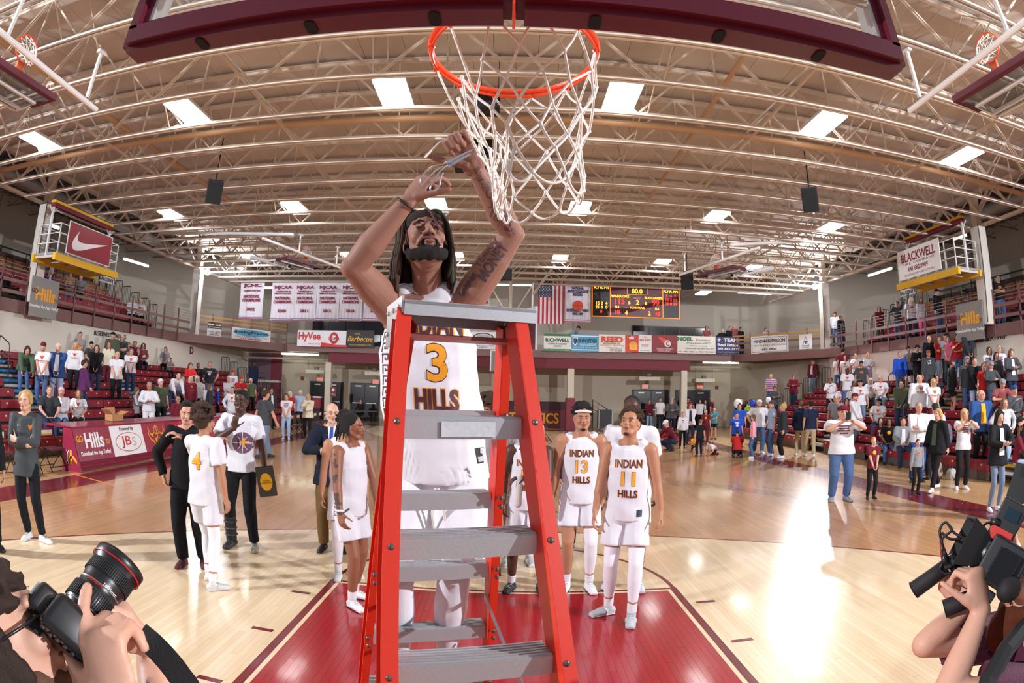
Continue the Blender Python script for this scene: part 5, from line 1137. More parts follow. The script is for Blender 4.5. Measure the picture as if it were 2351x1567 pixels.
# ================================================================== the player on the ladder
def smooth_path(P, n=6, closed=False):
    out = []; N = len(P)
    for i in range(N if closed else N-1):
        p0, p1, p2, p3 = P[(i-1) % N if closed else max(i-1, 0)], P[i], P[(i+1) % N], P[(i+2) % N if closed else min(i+2, N-1)]
        for k in range(n): u = k/n; out.append(.5*((2*p1)+(p2-p0)*u+(2*p0-5*p1+4*p2-p3)*u*u+(3*p1-p0-3*p2+p3)*u**3))
    return out if closed else out+[P[-1]]
def hero():
    J = {}; X = V((1, -.06, 0)).normalized(); J['X'] = X; J['s'] = 1.10
    J['pel'] = LD(1004, 1075, 2.36); J['che'] = LD(980, 800, 2.36); J['nk'] = LD(984, 668, 2.36); J['up'] = (J['nk']-J['pel']).normalized()
    J['sl'] = LD(1066, 700, 2.33); J['sr'] = LD(900, 706, 2.33)            # image right is the player's left
    J['el'] = LD(1176, 538, 2.22); J['wl'] = LD(1086, 378, 2.0); J['er'] = LD(812, 612, 2.08); J['wr'] = LD(936, 462, 1.97)
    J['hl'] = J['pel']+X*.10+V((0, 0, -.03)); J['hr'] = J['pel']-X*.10+V((0, 0, -.03))
    J['kl'] = LD(1042, 1322, 2.10); J['kr'] = LD(912, 1332, 2.10); J['al'] = LD(1022, 1478, 2.20); J['ar'] = LD(918, 1482, 2.22)
    dz = .93; J['al'].z = J['ar'].z = dz
    J['fl'] = V((.25, -1, -.05)).normalized(); J['fr'] = V((-.15, -1, -.05)).normalized()
    J['hd'] = LD(976, 556, 2.24); J['B'] = M.Rotation(R_(14), 3, 'Z')@M.Rotation(R_(-20), 3, 'X')@M.Rotation(R_(-5), 3, 'Y')
    s = J['s']; root = thing('person', 'bearded player with long dreadlocks in white jersey number 3 atop the ladder, cutting the net', 'person', (0, 0, 0)); root['label'] = 'bearded player with dreadlocks in white jersey 3, cutting the net from the ladder'
    mb = MB(); up = J['up']
    mb.rc(J['pel'], J['che'], .125, .125, 1.3, X); mb.rc(J['che'], J['che']+up*.14, .125, .10, 1.4, X); mb.rc(J['sr'], J['sl'], .060, .060, n=18)
    mb.rc(J['nk']-up*.06, J['hd']-V((0, -.01, .03)), .064, .062, 1., X)
    for q in (-1, 1):    # neck tendons and collar bones
        mb.rc(J['nk']+X*q*.012+V((0, -.062, -.028)), J['hd']+J['B']@V((q*.06, .0, -.07)), .012, .013); mb.rc(J['nk']+X*q*.015+V((0, -.062, -.035)), (J['sl'] if q > 0 else J['sr'])+V((0, -.045, .035)), .014, .012)
    mb.ell(J['nk']+V((0, -.060, .035)), (.013, .013, .018))
    for k, q in (('l', 1), ('r', -1)):
        A, E_, W = J['s'+k], J['e'+k], J['w'+k]; mb.rc(J['nk'], A, .052, .062); mb.ell(A, (.078, .075, .078), n=16, m=12)
        mb.rc(A, A+(E_-A)*.55, .072, .066, n=18); mb.rc(A+(E_-A)*.55, E_, .066, .048, n=18); mb.rc(J['che']+X*q*.10+up*.06, A, .07, .06)
        mb.rc(A+(E_-A)*.2+V((0, -.01, -.012)), A+(E_-A)*.7+V((0, -.008, -.012)), .058, .052); mb.ell(E_+(E_-(A+W)/2).normalized()*.012, (.042, .042, .042))
        mb.rc(E_, E_+(W-E_)*.32, .046, .054, n=18); mb.rc(E_+(W-E_)*.32, W, .054, .030, n=18)
        h, kn, an = J['h'+k], J['k'+k], J['a'+k]; mb.rc(h, kn, .095, .062); mb.rc(kn, kn+(an-kn)*.35, .058, .060); mb.rc(kn+(an-kn)*.35, an, .060, .038)
        mb.rc(an+V((0, 0, -.04)), an+J['f'+k]*.14+V((0, 0, -.06)), .035, .028)
    # hands: image left hand works the shears, image right hand grips the cut cord
    wr, wl = J['wr'], J['wl']; tocam = (CPOS-wl).normalized(); rgt = V((1, 0, 0))
    d = (LD(984, 398, 1.97)-wr).normalized(); hand(mb, wr, d, (rgt*.9+tocam*.5-V((0, 0, .3))), (tocam*.75+rgt*.45-V((0, 0, .55))), 1.18, (.45, 1.05, 1.15, 1.2), .05, .0104)
    d = (LD(1040, 306, 1.97)-wl).normalized(); hand(mb, wl, d, (tocam-rgt*.25), (-rgt*.95+V((0, 0, .15))), 1.30, (1.12, 1.12, 1.08, 1.05), .25, .0100)
    head_parts(mb, J['hd'], J['B'], 1.17, fine=True)
    # subtle extra face forms: cheeks, eyelids, nostrils
    B, c = J['B'], J['hd']; g = lambda *p: c+B@(V(p)*1.17)
    mb.rc(g(0, -.094, .008), g(0, -.116, -.028), .0105, .0150); 
    for q in (-1, 1): mb.ell(g(q*.030, -.084, .004), (.018, .011, .010), B); mb.ell(g(q*.0155, -.102, -.032), (.0105, .012, .0095), B); mb.rc(g(q*.02, -.090, -.036), g(q*.038, -.078, -.062), .008, .008)
    SK = mat('93695a', .58, bump=.2, scale=260., vary=.07, dist=.0007, spec=.38)
    body = link('body', remesh(mb, .0048, 2), root, SK); bb = bvh_of(body.data)
    # tattoos on the image right arm: flat ink following the skin
    ink = mat('54444a', .6, vary=.25, scale=120.); inkl = mat('6c5e66', .6, vary=.2, scale=160.)
    cam_f = lambda p: (p-CPOS).normalized()
    def tat(txt, p, along, size, m_, w_=None, bd=.0):
        f = cam_f(p); a = V(along); a = (a-f*a.dot(f)).normalized(); u = f.cross(a)*-1
        link('tattoo', decal(text_mesh(txt, size, .0, bd, width=w_), bb, p, a, u if u.dot(V((0, 0, 1))) > -2 else -u, f, .0012, .008), root, m_)
    A, E_, W = J['sl'], J['el'], J['wl']; ua = (E_-A)
    tat('MONEY', A+ua*.60+V((.0, 0, .006)), ua, .068, ink, .17, .0012); tat('YEAR', A+ua*.62+V((-.045, 0, .022)), ua, .04, ink, .10); tat('Bing', W+(E_-W)*.14, -(E_-W)*-1, .032, ink, .055)
    random.seed(3)
    for i in range(34):   # leaves and waves on the forearm
        u = random.uniform(.22, .95); p = W+(E_-W)*u+V((random.uniform(-.03, .03), 0, random.uniform(-.02, .02))); r = random.uniform(.010, .022); a0 = random.uniform(0, 6.28)
        P = []
        for k in range(10):
            q = k/9*2.6; P.append((r*cos(a0+q), r*sin(a0+q)*.8))
        for k in range(9, -1, -1):
            q = k/9*2.6; P.append((r*.72*cos(a0+q), r*.72*sin(a0+q)*.8))
        f = cam_f(p); a = (E_-W); a = (a-f*a.dot(f)).normalized(); link('tattoo', decal(poly_mesh([P]), bb, p, a, a.cross(f), f, .0012, .006), root, inkl if i % 2 else ink)
    for i in range(3):
        p = A+ua*(.05+.11*i)+V((-.02, 0, .04)); P = [(-.02, -.01), (.0, -.018), (.022, -.004), (.018, .012), (0, .006), (-.014, .014)]; f = cam_f(p); a = (ua-f*ua.dot(f)).normalized()
        link('tattoo', decal(poly_mesh([[(x*.9, y*.9) for x, y in P]]), bb, p, a, a.cross(f), f, .0012, .006), root, ink)
    # face
    hm = M.Translation(c)@(B*1.17).to_4x4()
    def hd(nm, me, m_): o = link(nm, me, root, m_); o.matrix_local = hm; return o
    ey = MB()
    for q in (-1, 1): ey.ell((q*.030, -.0945, -.002), (.0125, .0042, .0026), n=14, m=8)
    link_each('eye', ey.mesh(True), root, mat('2a1c18', .25), hm); bw = MB()
    for q in (-1, 1): bw.tube([(q*.012, -.0985, .019), (q*.028, -.0965, .026), (q*.048, -.080, .020)], [.0030, .0040, .0018], 6)
    link_each('eyebrow', bw.mesh(True), root, mat('1c1412', .9), hm); 
    lp = MB(); lp.ell((0, -.106, -.053), (.022, .0065, .0055), n=14); lp.ell((0, -.104, -.0655), (.019, .0065, .0062), n=14); link_each('lip', lp.mesh(True), root, mat('7c4644', .55), hm)
    hd('teeth', MB().ell((0, -.1040, -.0592), (.0115, .0035, .0016)).mesh(True), mat('e0d6cc', .3)); ns = MB()
    for q in (-1, 1): ns.ell((q*.0088, -.1155, -.0440), (.0048, .0050, .0030))
    link_each('nostril', ns.mesh(True), root, mat('241410', .8), hm)
    bd = MB(); random.seed(8)
    pts = [(0, -.072, -.100), (.030, -.060, -.092), (-.030, -.060, -.092), (.050, -.035, -.076), (-.050, -.035, -.076), (.062, -.012, -.052), (-.062, -.012, -.052), (.066, -.004, -.024), (-.066, -.004, -.024), (.0, -.078, -.086), (.02, -.076, -.090), (-.02, -.076, -.090)]
    for p in pts: bd.ell(p, [.0205 if p[2] < -.06 else .013]*3, n=10, m=8)
    bd.rc((.046, -.050, -.080), (0, -.085, -.100), .020, .022); bd.rc((-.046, -.050, -.080), (0, -.085, -.100), .020, .022); bd.rc((.062, -.012, -.050), (.050, -.038, -.078), .015, .018); bd.rc((-.062, -.012, -.050), (-.050, -.038, -.078), .015, .018)
    for q in (-1, 1): bd.rc((0, -.1045, -.0445), (q*.026, -.092, -.054), .0042, .0042, n=8); bd.rc((q*.026, -.092, -.054), (q*.026, -.084, -.076), .0045, .007, n=8)
    hd('beard', remesh(bd, .0042, 1), mat('17110f', .95, bump=1., scale=900., dist=.004))
    # hair: crown and about fifty dreadlocks
    HM = mat('241711', .9, bump=1., scale=500., dist=.003, vary=.35); HM3 = mat('3c4a34', .9, bump=1., scale=420., dist=.003, vary=.3); HM2 = mat('4a3226', .9, bump=1., scale=420., dist=.003, vary=.3)
    cr = MB(); cr.ell((0, .022, .058), (.083, .096, .076), n=18, m=12); cr.ell((0, .05, .0), (.078, .07, .08)); hd('hair_crown', remesh(cr, .006, 1), HM)
    random.seed(11)
    for i in range(64):
        a = random.uniform(-.42, pi+.42); tp = V((.072*cos(a), .030+.070*sin(a), .075+random.uniform(-.02, .045))); w0 = g(*tp); sd_ = g(*(V((.098*cos(a), .035+.090*sin(a), .02+random.uniform(-.03, .02)))))
        L = random.uniform(.20, .30) if cos(a) < .2 else random.uniform(.14, .25); e0 = sd_+V((random.uniform(-.015, .02)+.008*cos(a), random.uniform(-.01, .02), -L)); 
        pts = []; ph = random.uniform(0, 6)
        for k in range(13):
            u = k/12; p = w0*(1-u)**2+(sd_+V((0, 0, .03)))*2*u*(1-u)+e0*u*u; pts.append(p+V((sin(ph+u*14)*.0035, cos(ph+u*11)*.003, 0)))
        r = random.uniform(.0075, .0100); MB().tube(pts, [r*(.8+.25*abs(sin(k*1.9+ph))) if k < 12 else r*.35 for k in range(13)], 7).add('dreadlock', (HM, HM2)[i % 3 == 0], root, True)
    for i in range(34):
        a = R_(-38+256*(i+.5)/34)+random.uniform(-.05, .05); c_, s_ = cos(a), sin(a); L = random.uniform(.17, .25); lf = random.uniform(0, .012)
        P_ = [g(.018*c_, .02+.02*s_, .138), g(.062*c_, .024+.072*s_, .122+lf), g(.092*c_, .028+.098*s_, .068+lf), g(.100*c_, .032+.102*s_, .005)]; e_ = P_[-1]; P_ += [e_+V((.012*c_+random.uniform(-.008, .008), random.uniform(-.01, .01), -L*.5)), e_+V((.004*c_+random.uniform(-.014, .014), random.uniform(-.01, .01), -L))]
        q_ = smooth_path(P_, 5); r = random.uniform(.0062, .0082); ph = random.uniform(0, 6)
        MB().tube(q_, [r*(.82+.25*abs(sin(k*1.3+ph))) if k < len(q_)-1 else r*.4 for k in range(len(q_))], 7).add('dreadlock', (HM, HM2, HM3)[(i*7) % 5 % 3], root, True)
    # one braided lock falling over the forehead
    pts = [g(.004, -.02, .126), g(.008, -.060, .104), g(.014, -.086, .070), g(.022, -.099, .032), g(.030, -.101, .004), g(.034, -.099, -.022)]; q_ = []
    for a, b_ in zip(pts, pts[1:]):
        for k in range(4): q_.append(a+(b_-a)*k/4)
    MB().tube(q_, [.0055+.0018*sin(k*2.1) for k in range(len(q_))], 8).add('forehead_braid', mat('5a3038', .8, bump=1., scale=500., dist=.003, vary=.4), root, True)
    # jersey
    jb = MB(); hem = J['pel']+V((.0, 0, -.045)); o = .018
    jb.rc(hem, J['pel']+up*.14, .172, .155, 1.34, X, flat=True, n=24); jb.rc(J['pel']+up*.13, J['che'], .155, .150, 1.38, X, flat=True, n=24); jb.rc(J['che']-up*.01, J['che']+up*.13, .150, .114, 1.42, X, n=24)
    for q in (-1, 1):
        sh = J['nk']+((J['sl'] if q > 0 else J['sr'])-J['nk'])*.66+V((0, 0, .028)); jb.rc(sh, J['che']+X*q*.09+up*.05, .058, .09, 1., X); jb.rc(sh, J['nk']+X*q*.055+up*.00, .056, .048)
    jb.rc(J['nk']-X*.062-up*.042, J['nk']+X*.062-up*.042, .086, .086)
    me = remesh(jb, .0072, 3)
    for v in me.vertices:     # hanging folds
        p = v.co; t_ = max(0, min(1, (J['che'].z+.1-p.z)/.5)); n_ = V(v.normal)
        f = NZ.noise(V((p.x*11, p.y*11, p.z*2.4)))*.016*t_+NZ.noise(V((p.x*5+p.z*9, p.y*5, p.z*6-p.x*5)))*.012; v.co = p+n_*f
    me.shade_smooth(); jer = link('jersey', me, root, mat('e6e6ee', .7, bump=.12, scale=700., dist=.0006, spec=.25)); jbv = bvh_of(me)
    fwd = V((0, 1, 0)); rt = X; upv = (J['nk']-J['pel']); upv = (upv-fwd*upv.dot(fwd)).normalized()
    def on(px, py): return LD(px, py, 2.2)
    def put(txt, px, py, hpx, wpx, bd=.035, **k): sz = hpx/FPX*2.22*1.38; outlined(txt, sz, wpx/FPX*2.22, jbv, on(px, py), rt, upv, cam_f(on(px, py)), root, bd=bd, **k)
    put('INDIAN', 990, 742, 58, 150, .035); put('3', 1003, 832, 84, 48, .022, inner=LETG, outer=LETM, nm='number'); put('HILLS', 1003, 918, 48, 104, .04)
    lab = decal(poly_mesh([rect(-.024, -.032, .024, .032)]), jbv, on(1107, 1044), (rt+V((0, 0, .22))), (V((0, 0, 1))-rt*.22), cam_f(on(1107, 1044)), .002); link('size_tag', lab, root, mat('1c1d24', .5))
    lab = decal(poly_mesh([rect(-.019, -.026, .019, -.004)]), jbv, on(1107, 1044), (rt+V((0, 0, .22))), (V((0, 0, 1))-rt*.22), cam_f(on(1107, 1044)), .003); link('size_tag_panel', lab, root, mat('b8b8be', .5)); lab = decal(text_mesh('L', .026, 0., .001), jbv, on(1106, 1034), rt, V((0, 0, 1)), cam_f(on(1106, 1034)), .004, .01); link('size_letter', lab, root, WHITE)
    # key pattern down the image left side
    def greek(k, w_, h_, t_):
        """one hook of the meander between y and y+h"""
        return [rect(0, 0, t_, h_), rect(0, h_-t_, w_, h_), rect(w_-t_, h_*.3, w_, h_), rect(w_*.4, h_*.3, w_, h_*.3+t_), rect(w_*.4, h_*.3, w_*.4+t_, h_*.62)]
    for k in range(13):
        o_ = LD(861-k*1.2, 1090-k*26, 2.25); pol = [[(x-.022, y) for x, y in P] for P in greek(k, .044, .040, .0065)]; me2 = poly_mesh(pol); link('key_pattern', decal(me2, jbv, o_, V((.85, -.5, 0)), V((0, 0, 1)), V((.5, .85, 0)), .002, .012), root, LETM)
    # shorts with a drawstring
    sb = MB(); sb.rc(J['pel']-V((0, 0, .06)), J['pel']+up*.05, .140, .130, 1.28, X, n=22)
    for k in 'lr': h, kn = J['h'+k], J['k'+k]; sb.rc(h, kn+(h-kn)*.06, .118, .112, n=20, flat=True); sb.ell(h, (.118, .118, .118), n=16)
    me = remesh(sb, .0085, 3)
    for v in me.vertices: p = v.co; v.co = p+V(v.normal)*(NZ.noise(V((p.x*10, p.y*10, p.z*2.2)))*.016)
    me.shade_smooth(); link('shorts', me, root, mat('e2e2ea', .7, bump=.1, scale=700., dist=.0006, spec=.25)); sv = bvh_of(me)
    a = LD(1000, 1120, 2.14); MB().tube([a+V((0, 0, 0)), a+V((-.012, -.01, -.10)), a+V((0, -.012, -.17)), a+V((.025, -.012, -.185)), a+V((.042, -.01, -.15)), a+V((.03, 0, -.06)), a+V((.01, 0, .0))], .005, 8).add('drawstring', mat('dcd4cc', .8), root, True)
    lb = MB()
    for k in 'lr': h, kn, an = J['h'+k], J['k'+k], J['a'+k]; lb.rc(kn+(h-kn)*.3, kn, .078, .067, n=18); lb.rc(kn, kn+(an-kn)*.35, .064, .067, n=18); lb.rc(kn+(an-kn)*.35, an+(kn-an)*.12, .067, .043, n=18, flat=True)
    link_each('legging', remesh(lb, .008, 2), root, mat('e0e0e8', .6, bump=.2, scale=14., dist=.006))
    so = MB()
    for k in 'lr': an, kn = J['a'+k], J['k'+k]; so.rc(an, an+(kn-an)*.13, .044, .045, n=16, flat=True); so.ell(an, (.045, .045, .045))
    link_each('sock', remesh(so, .006, 1), root, mat('d8d2da', .9, bump=.6, scale=90., stretch=(1, 1, .1)))
    sh_ = shoes_mesh(J, .007); link_each('shoe', sh_, root, mat('17171b', .5)); lc = MB()
    for k in 'lr':
        for i in range(4): p = J['a'+k]+J['f'+k]*(.045+.024*i)+V((0, 0, -.010-.009*i)); sx_ = J['f'+k].cross(V((0, 0, 1))); lc.tube([p-sx_*.028, p+V((0, 0, .006)), p+sx_*.028], .0032, 6)
    link_each('shoelace', lc.mesh(True), root, mat('9a2070', .6))
    # wristband and bangle
    for off_, m_, r, nm in ((0, BLACK, .0035, 'wristband'),):
        ax = (wr-J['er']).normalized(); u = ax.cross(V((0, 0, 1))).normalized(); v_ = ax.cross(u); cc = wr-ax*.012
        MB().tube([cc+(u*cos(q)+v_*sin(q))*.037+ax*.004*sin(q) for q in [2*pi*i/24 for i in range(24)]], .0045, 8, closed=True).add(nm, m_, root, True)
    return J
HJ = hero()
# the shears in his hand and the cut piece of cord
t = thing('shears', 'open chrome shears held in the left raised hand of the player', 'scissors', (0, 0, 0)); t['label'] = 'chrome scissors in the raised hand of the player cutting the net'
D_ = 1.90; f = lambda px, py, d=0: LD(px, py, D_+d)
def blade(a, b_, w0, w1, nm, dy):
    a, b_ = V(a), V(b_); t_ = (b_-a).normalized(); s_ = t_.cross(V((0, 1, 0))).normalized(); mb = MB()
    mb.prism([(0, -w0), (1, -w1), (1, w1), (0, w0)], lambda u, v, d: a+(b_-a)*u+s_*v+V((0, d+dy, 0)), .0025); return mb.add(nm, CHROME, t)
blade(f(1024, 374), f(1085, 343), .0065, .0022, 'blade', 0); blade(f(1028, 380), f(1080, 352), .0075, .004, 'blade', .004)
MB().cyl(f(1036, 373)+V((0, -.004, 0)), f(1036, 373)+V((0, .008, 0)), .0045).add('pivot_screw', CHROME, t)
MB().tube(smooth_path([f(*p) for p in ((1026, 372), (1015, 377), (998, 381), (984, 388), (972, 400), (964, 412), (966, 424), (974, 418), (986, 404), (1002, 390), (1016, 383))]), .0034, 8).add('finger_loop', CHROME, t, True)
MB().tube(smooth_path([f(*p) for p in ((1028, 378), (1018, 385), (1008, 396), (998, 412), (988, 428), (990, 438), (1000, 436), (1010, 424), (1012, 410), (1018, 396))]), .0034, 8).add('thumb_loop', CHROME, t, True)
c = MB().tube(smooth_path([LD(*p) for p in ((1000, 318, 1.98), (1012, 318, 1.97), (1030, 322, 1.97), (1012, 326, 1.95), (1000, 336, 1.95), (988, 348, 1.95), (975, 362, 1.95))]), .0042, 8).add('cut_cord', CORD, None, True)
tag(c, 'short white piece of cut net cord held in the raised fist', 'cord')
# ================================================================== the players and staff on the court
WHT = mat('d9d9e2', .7, bump=.5, scale=9., dist=.010, stretch=(1, 1, .4), spec=.25)
EYEW, EYED, BROW = mat('b8aca6', .4), mat('1a1210', .3), mat('1d1512', .9)
FM = {k: face_mesh(k) for k in ('eyes', 'iris', 'brows', 'lips')}
SKINS = {'l': '', 't': '', 'd': ''}
SK = {'l': skin('c99580'), 'p': skin('d6a58e'), 't': skin('b07c60'), 'm': skin('8c5a42'), 'd': skin('4a2d22')}
LIPS = {'l': mat('a85c54', .5), 'p': mat('b0605a', .5), 't': mat('8c4c44', .5), 'm': mat('6e3c34', .5), 'd': mat('4a2420', .5)}
HC = {'k': mat('15100e', .9, bump=.8, scale=300., dist=.003), 'b': mat('3a261a', .9, bump=.8, scale=300., dist=.003), 'n': mat('6a4a30', .9, bump=.8, scale=300., dist=.003), 'y': mat('b8935c', .9, bump=.8, scale=300., dist=.003), 'g': mat('8f8a84', .9, bump=.8, scale=300., dist=.003), 'w': mat('c9c5c0', .9, bump=.8, scale=300., dist=.003), 'r': mat('7c3c1e', .9, bump=.8, scale=300., dist=.003)}
def add_face(root, J, skn, hs=1., lips=True, fine=True):
    B, c = J['B'], J['hd']; mm = M.Translation(c)@(B*hs).to_4x4()
    def q(nm, me, m_): o = link(nm, me, root, m_); o.matrix_local = mm; return o
    link_each('eye', FM['eyes'], root, EYEW, mm); link_each('iris', FM['iris'], root, EYED, mm); link_each('eyebrow', FM['brows'], root, BROW, mm)
    if lips: q('lips', FM['lips'], LIPS[skn])
    return q
def place(root, fx, fy, hx, hy, rot):
    a = PZ(fx, fy, 0); D = math.hypot(a.x-CPOS.x, a.y-CPOS.y); z = LD(hx, hy, D).z; s = z/1.775; root.location = (a.x, a.y, 0); root.scale = (s, s, s); root.rotation_euler = (0, 0, R_(rot)); return s
def mid(label, feet, head, rot, J, skn='l', g=1., hair='short', hc='k', top='tank', topm=None, bottom='shorts', botm=None, shoe=None, arm=1., fem=False, sock=True, vox=.0085, beard=None, tights=None, hs=1., chin=1., hem=.07, hairs=1., flare=1., shorts_over=None):
    root = thing('person', label, 'person'); s = place(root, *feet, *head, rot); J['s'] = 1.
    body = link('body', figure(J, g, fem, vox, hs=hs, chin=chin, arm=arm), root, SK[skn])
    tm = top_garment(J, top, g, .0095, fem, hem=hem, arm=arm); link('jersey' if top == 'tank' else 'shirt', tm, root, topm or WHT)
    if bottom: link(bottom, legs_garment(J, bottom, g, .0095, flare=flare), root, botm or WHT)
    if tights:
        mb = MB()
        for k in tights:
            h, kn, an = J['h'+k], J['k'+k], J['a'+k]; mb.rc(kn+(h-kn)*.3, kn, .068, .060); mb.rc(kn, kn+(an-kn)*.3, .058, .060); mb.rc(kn+(an-kn)*.3, an+(kn-an)*.22, .060, .042, flat=True)
        link_each('tights_leg', remesh(mb, .0085, 1), root, mat('e6e6ee', .6))
    link_each('shoe', shoes_mesh(J, .007), root, shoe or mat('d8d8dc', .5))
    link_each('sole', soles_mesh(J), root, mat('2a2c32' if random.random() < .35 else 'c4c6ca', .6)); laces(J, mat('b8babf' if shoe is None or sock else '3a3a3e', .7), root)
    if sock:
        mb = MB()
        for k in 'lr': an, kn = J['a'+k], J['k'+k]; mb.rc(an, an+(kn-an)*.22, .041, .043, flat=True)
        link_each('sock', remesh(mb, .008, 1), root, mat('e2e0e6', .9))
    q = add_face(root, J, skn, hs)
    if hair: q('hair', hair_mesh(hair), HC[hc])
    if beard:
        bd = MB(); 
        for p in ((0, -.068, -.098), (.026, -.058, -.092), (-.026, -.058, -.092), (.046, -.030, -.074), (-.046, -.030, -.074)): bd.ell(p, [.018]*3, n=10, m=8)
        if beard != 'goatee':
            for e in (-1, 1): bd.rc((e*.060, -.008, -.045), (e*.048, -.034, -.076), .013, .017)
        bd2 = bd if beard != 'goatee' else MB().ell((0, -.070, -.100), (.022, .017, .018), n=12, m=8)
        q('beard', remesh(bd2, .006, 1), HC[hc if beard != 'grey' else 'w'])
    return root, J, tm
def letters(root, J, tm, items, back=False, hs=1.):
    bv = bvh_of(tm); X = J['X']; f = V((0, -1, 0)) if back else V((0, 1, 0)); r = -X if back else X; up = J['up']
    for txt, z, sz, w_, inn, out, bd in items:
        o = J['pel']+up*z; outlined(txt, sz, w_, bv, o, r, up, f, root, inner=inn, outer=out, bd=bd, inv=1.)
    return bv
T3 = lambda n: [('INDIAN', .395, .085, .215, LETM, LETG, .03), (n, .275, .155, .11, LETG, LETM, .02), ('HILLS', .155, .08, .155, LETM, LETG, .03)]
# -- player 4, seen from behind
J = skeleton(wl=(-.32, .02, .80), wr=(.12, -.28, 1.36), eh=((.3, .6, 0), (-.8, .2, -.5)), fl=(.14, .16, .085), fr=(-.07, -.10, .085), yaw=R_(8), lean=.04, fdl=(-.3, -1, 0)) if False else skeleton(wl=(.05, -.24, 1.42), wr=(-.30, .02, .84), eh=((.9, .3, -.5), (-.5, .6, 0)), fl=(.07, -.08, .085), fr=(-.15, .14, .085), yaw=R_(-12), fdr=(-.7, -.8, 0))
r_, J, tm = mid('curly-haired player seen from behind in white shirt with gold number 4', (482, 1338), (450, 934), 172, J, 't', hair='afro', hc='b', top='tee', bottom='shorts', tights='lr', shoe=mat('cfcfd2', .5), hem=.10)
letters(r_, J, tm, [('4', .34, .23, .11, LETG, LETM, .02)], back=True)
bv = bvh_of(tm)
for k in range(16): link('key_pattern', decal(poly_mesh([rect(-.014, 0, .014, .007), rect(.007, 0, .014, .02)]), bv, J['pel']+V((.13, .05, -.08+k*.026)), (.4, .9, 0), (0, 0, 1), (-.9, -.4, 0), .002, .02), r_, LETM)
# -- coach in black behind him
J = skeleton(wl=(.0, -.30, 1.42), wr=(-.26, -.05, .98), eh=((.9, .3, -.4), (-1, .2, 0)), yaw=R_(10), fl=(.12, .05, .085), fr=(-.1, .0, .085), pitch=.15)
mid('man in black sweater and black trousers with maroon shoes, hand on hip', (442, 1298), (462, 918), 20, J, 'l', 1.12, hair='thick', hc='k', top='long', topm=cloth('17171a'), bottom='trousers', botm=cloth('141417'), shoe=mat('5a2433', .7), sock=False, flare=1.15)
# -- tall smiling man with a plaque and a walking boot
J = skeleton(wl=(.30, -.04, .86), wr=(-.02, -.20, 1.36), eh=((.6, .5, 0), (-.9, .1, -.6)), yaw=R_(-5), fl=(.13, .0, .085), fr=(-.16, .06, .085), hands=[None, (V((.2, -.1, 1)), V((.3, 1, 0)), V((1, 0, .2)), (.2, .25, .4, .5), .2)])
r_, J, tm = mid('tall smiling man in white tee with purple basketball print, holding a plaque', (560, 1258), (562, 892), 10, J, 'd', .93, hair='thick', hc='k', top='tee', bottom='trousers', botm=cloth('16171b'), shoe=mat('a9a49a', .6), sock=False, hem=.05)
bv = bvh_of(tm); c = J['pel']+J['up']*.27+V((.05, 0, 0)); f = V((0, 1, 0))
link('ball_print', decal(poly_mesh([circ(0, 0, .115, n=36)]), bv, c, J['X'], J['up'], f, .0015), r_, mat('6a4a62', .8, vary=.5, scale=90.))
for P in (rect(-.004, -.113, .004, .113), rect(-.113, -.004, .113, .004), [(x-.10, y) for x, y in circ(0, 0, .085, n=24, a0=-.95, a1=.95)]+[(x-.10, y) for x, y in circ(0, 0, .079, n=24, a0=-.95, a1=.95)][::-1], [(.10-x, y) for x, y in circ(0, 0, .085, n=24, a0=-.95, a1=.95)]+[(.10-x, y) for x, y in circ(0, 0, .079, n=24, a0=-.95, a1=.95)][::-1]): link('ball_seam', decal(poly_mesh([P]), bv, c, J['X'], J['up'], f, .0025), r_, WHT)
link('cross_print', decal(poly_mesh([rect(-.010, -.05, .014, .055), rect(-.035, .0, .06, .02)]), bv, c+V((.012, 0, .0)), J['X'], J['up'], f, .004), r_, LETG); link('monogram', decal(poly_mesh([rect(-.052, -.045, -.036, .05)]), bv, c, J['X'], J['up'], f, .004), r_, LETM)
q = M.Translation(J['hd'])@J['B'].to_4x4(); o = link('teeth', MB().ell((0, -.1015, -.0595), (.017, .004, .006), n=12).mesh(True), r_, mat('f2eee8', .3)); o.matrix_local = q
an, kn = J['ar'], J['kr']; mb = MB(); mb.rc(an+V((0, 0, -.03)), an+(kn-an)*.72, .062, .070, flat=True); mb.rc(an+V((0, .05, -.05)), an+V((-.02, -.15, -.06)), .045, .038, 1.3, (1, 0, 0)); bt = link('walking_boot', remesh(mb, .009, 1), r_, mat('1c1c20', .6))
for q in (.15, .35, .55): p = an+(kn-an)*q; MB().tube([p+V((cos(a)*.072, sin(a)*.072, 0)) for a in [2*pi*i/16 for i in range(16)]], .008, 6, closed=True).add('strap', mat('3a3a40', .5), bt)
t = thing('plaque', 'black plaque with a gold emblem carried by the tall smiling man', 'plaque'); w = r_.matrix_world = r_.matrix_basis; hp = w@(J['wl']+V((.03, -.07, -.10))); t.location = hp; t.rotation_euler = (R_(8), R_(-8), R_(20)); 
MB().box((-.11, -.015, -.21), (.11, .015, .17), .006).add('board', mat('141316', .35, coat=.4), t); board_item(t, 'emblem', mat('d8a830', .3, .8), circ(0, 0, .075, .11, n=20), frame((0, -.016, -.02), (1, 0, 0), (0, 0, 1)), .006); put_text('NJCAA\nCHAMPIONS', frame((0, -.025, -.02), (1, 0, 0), (0, 0, 1)), t, mat('5c4410', .5), .028, ext=.001)
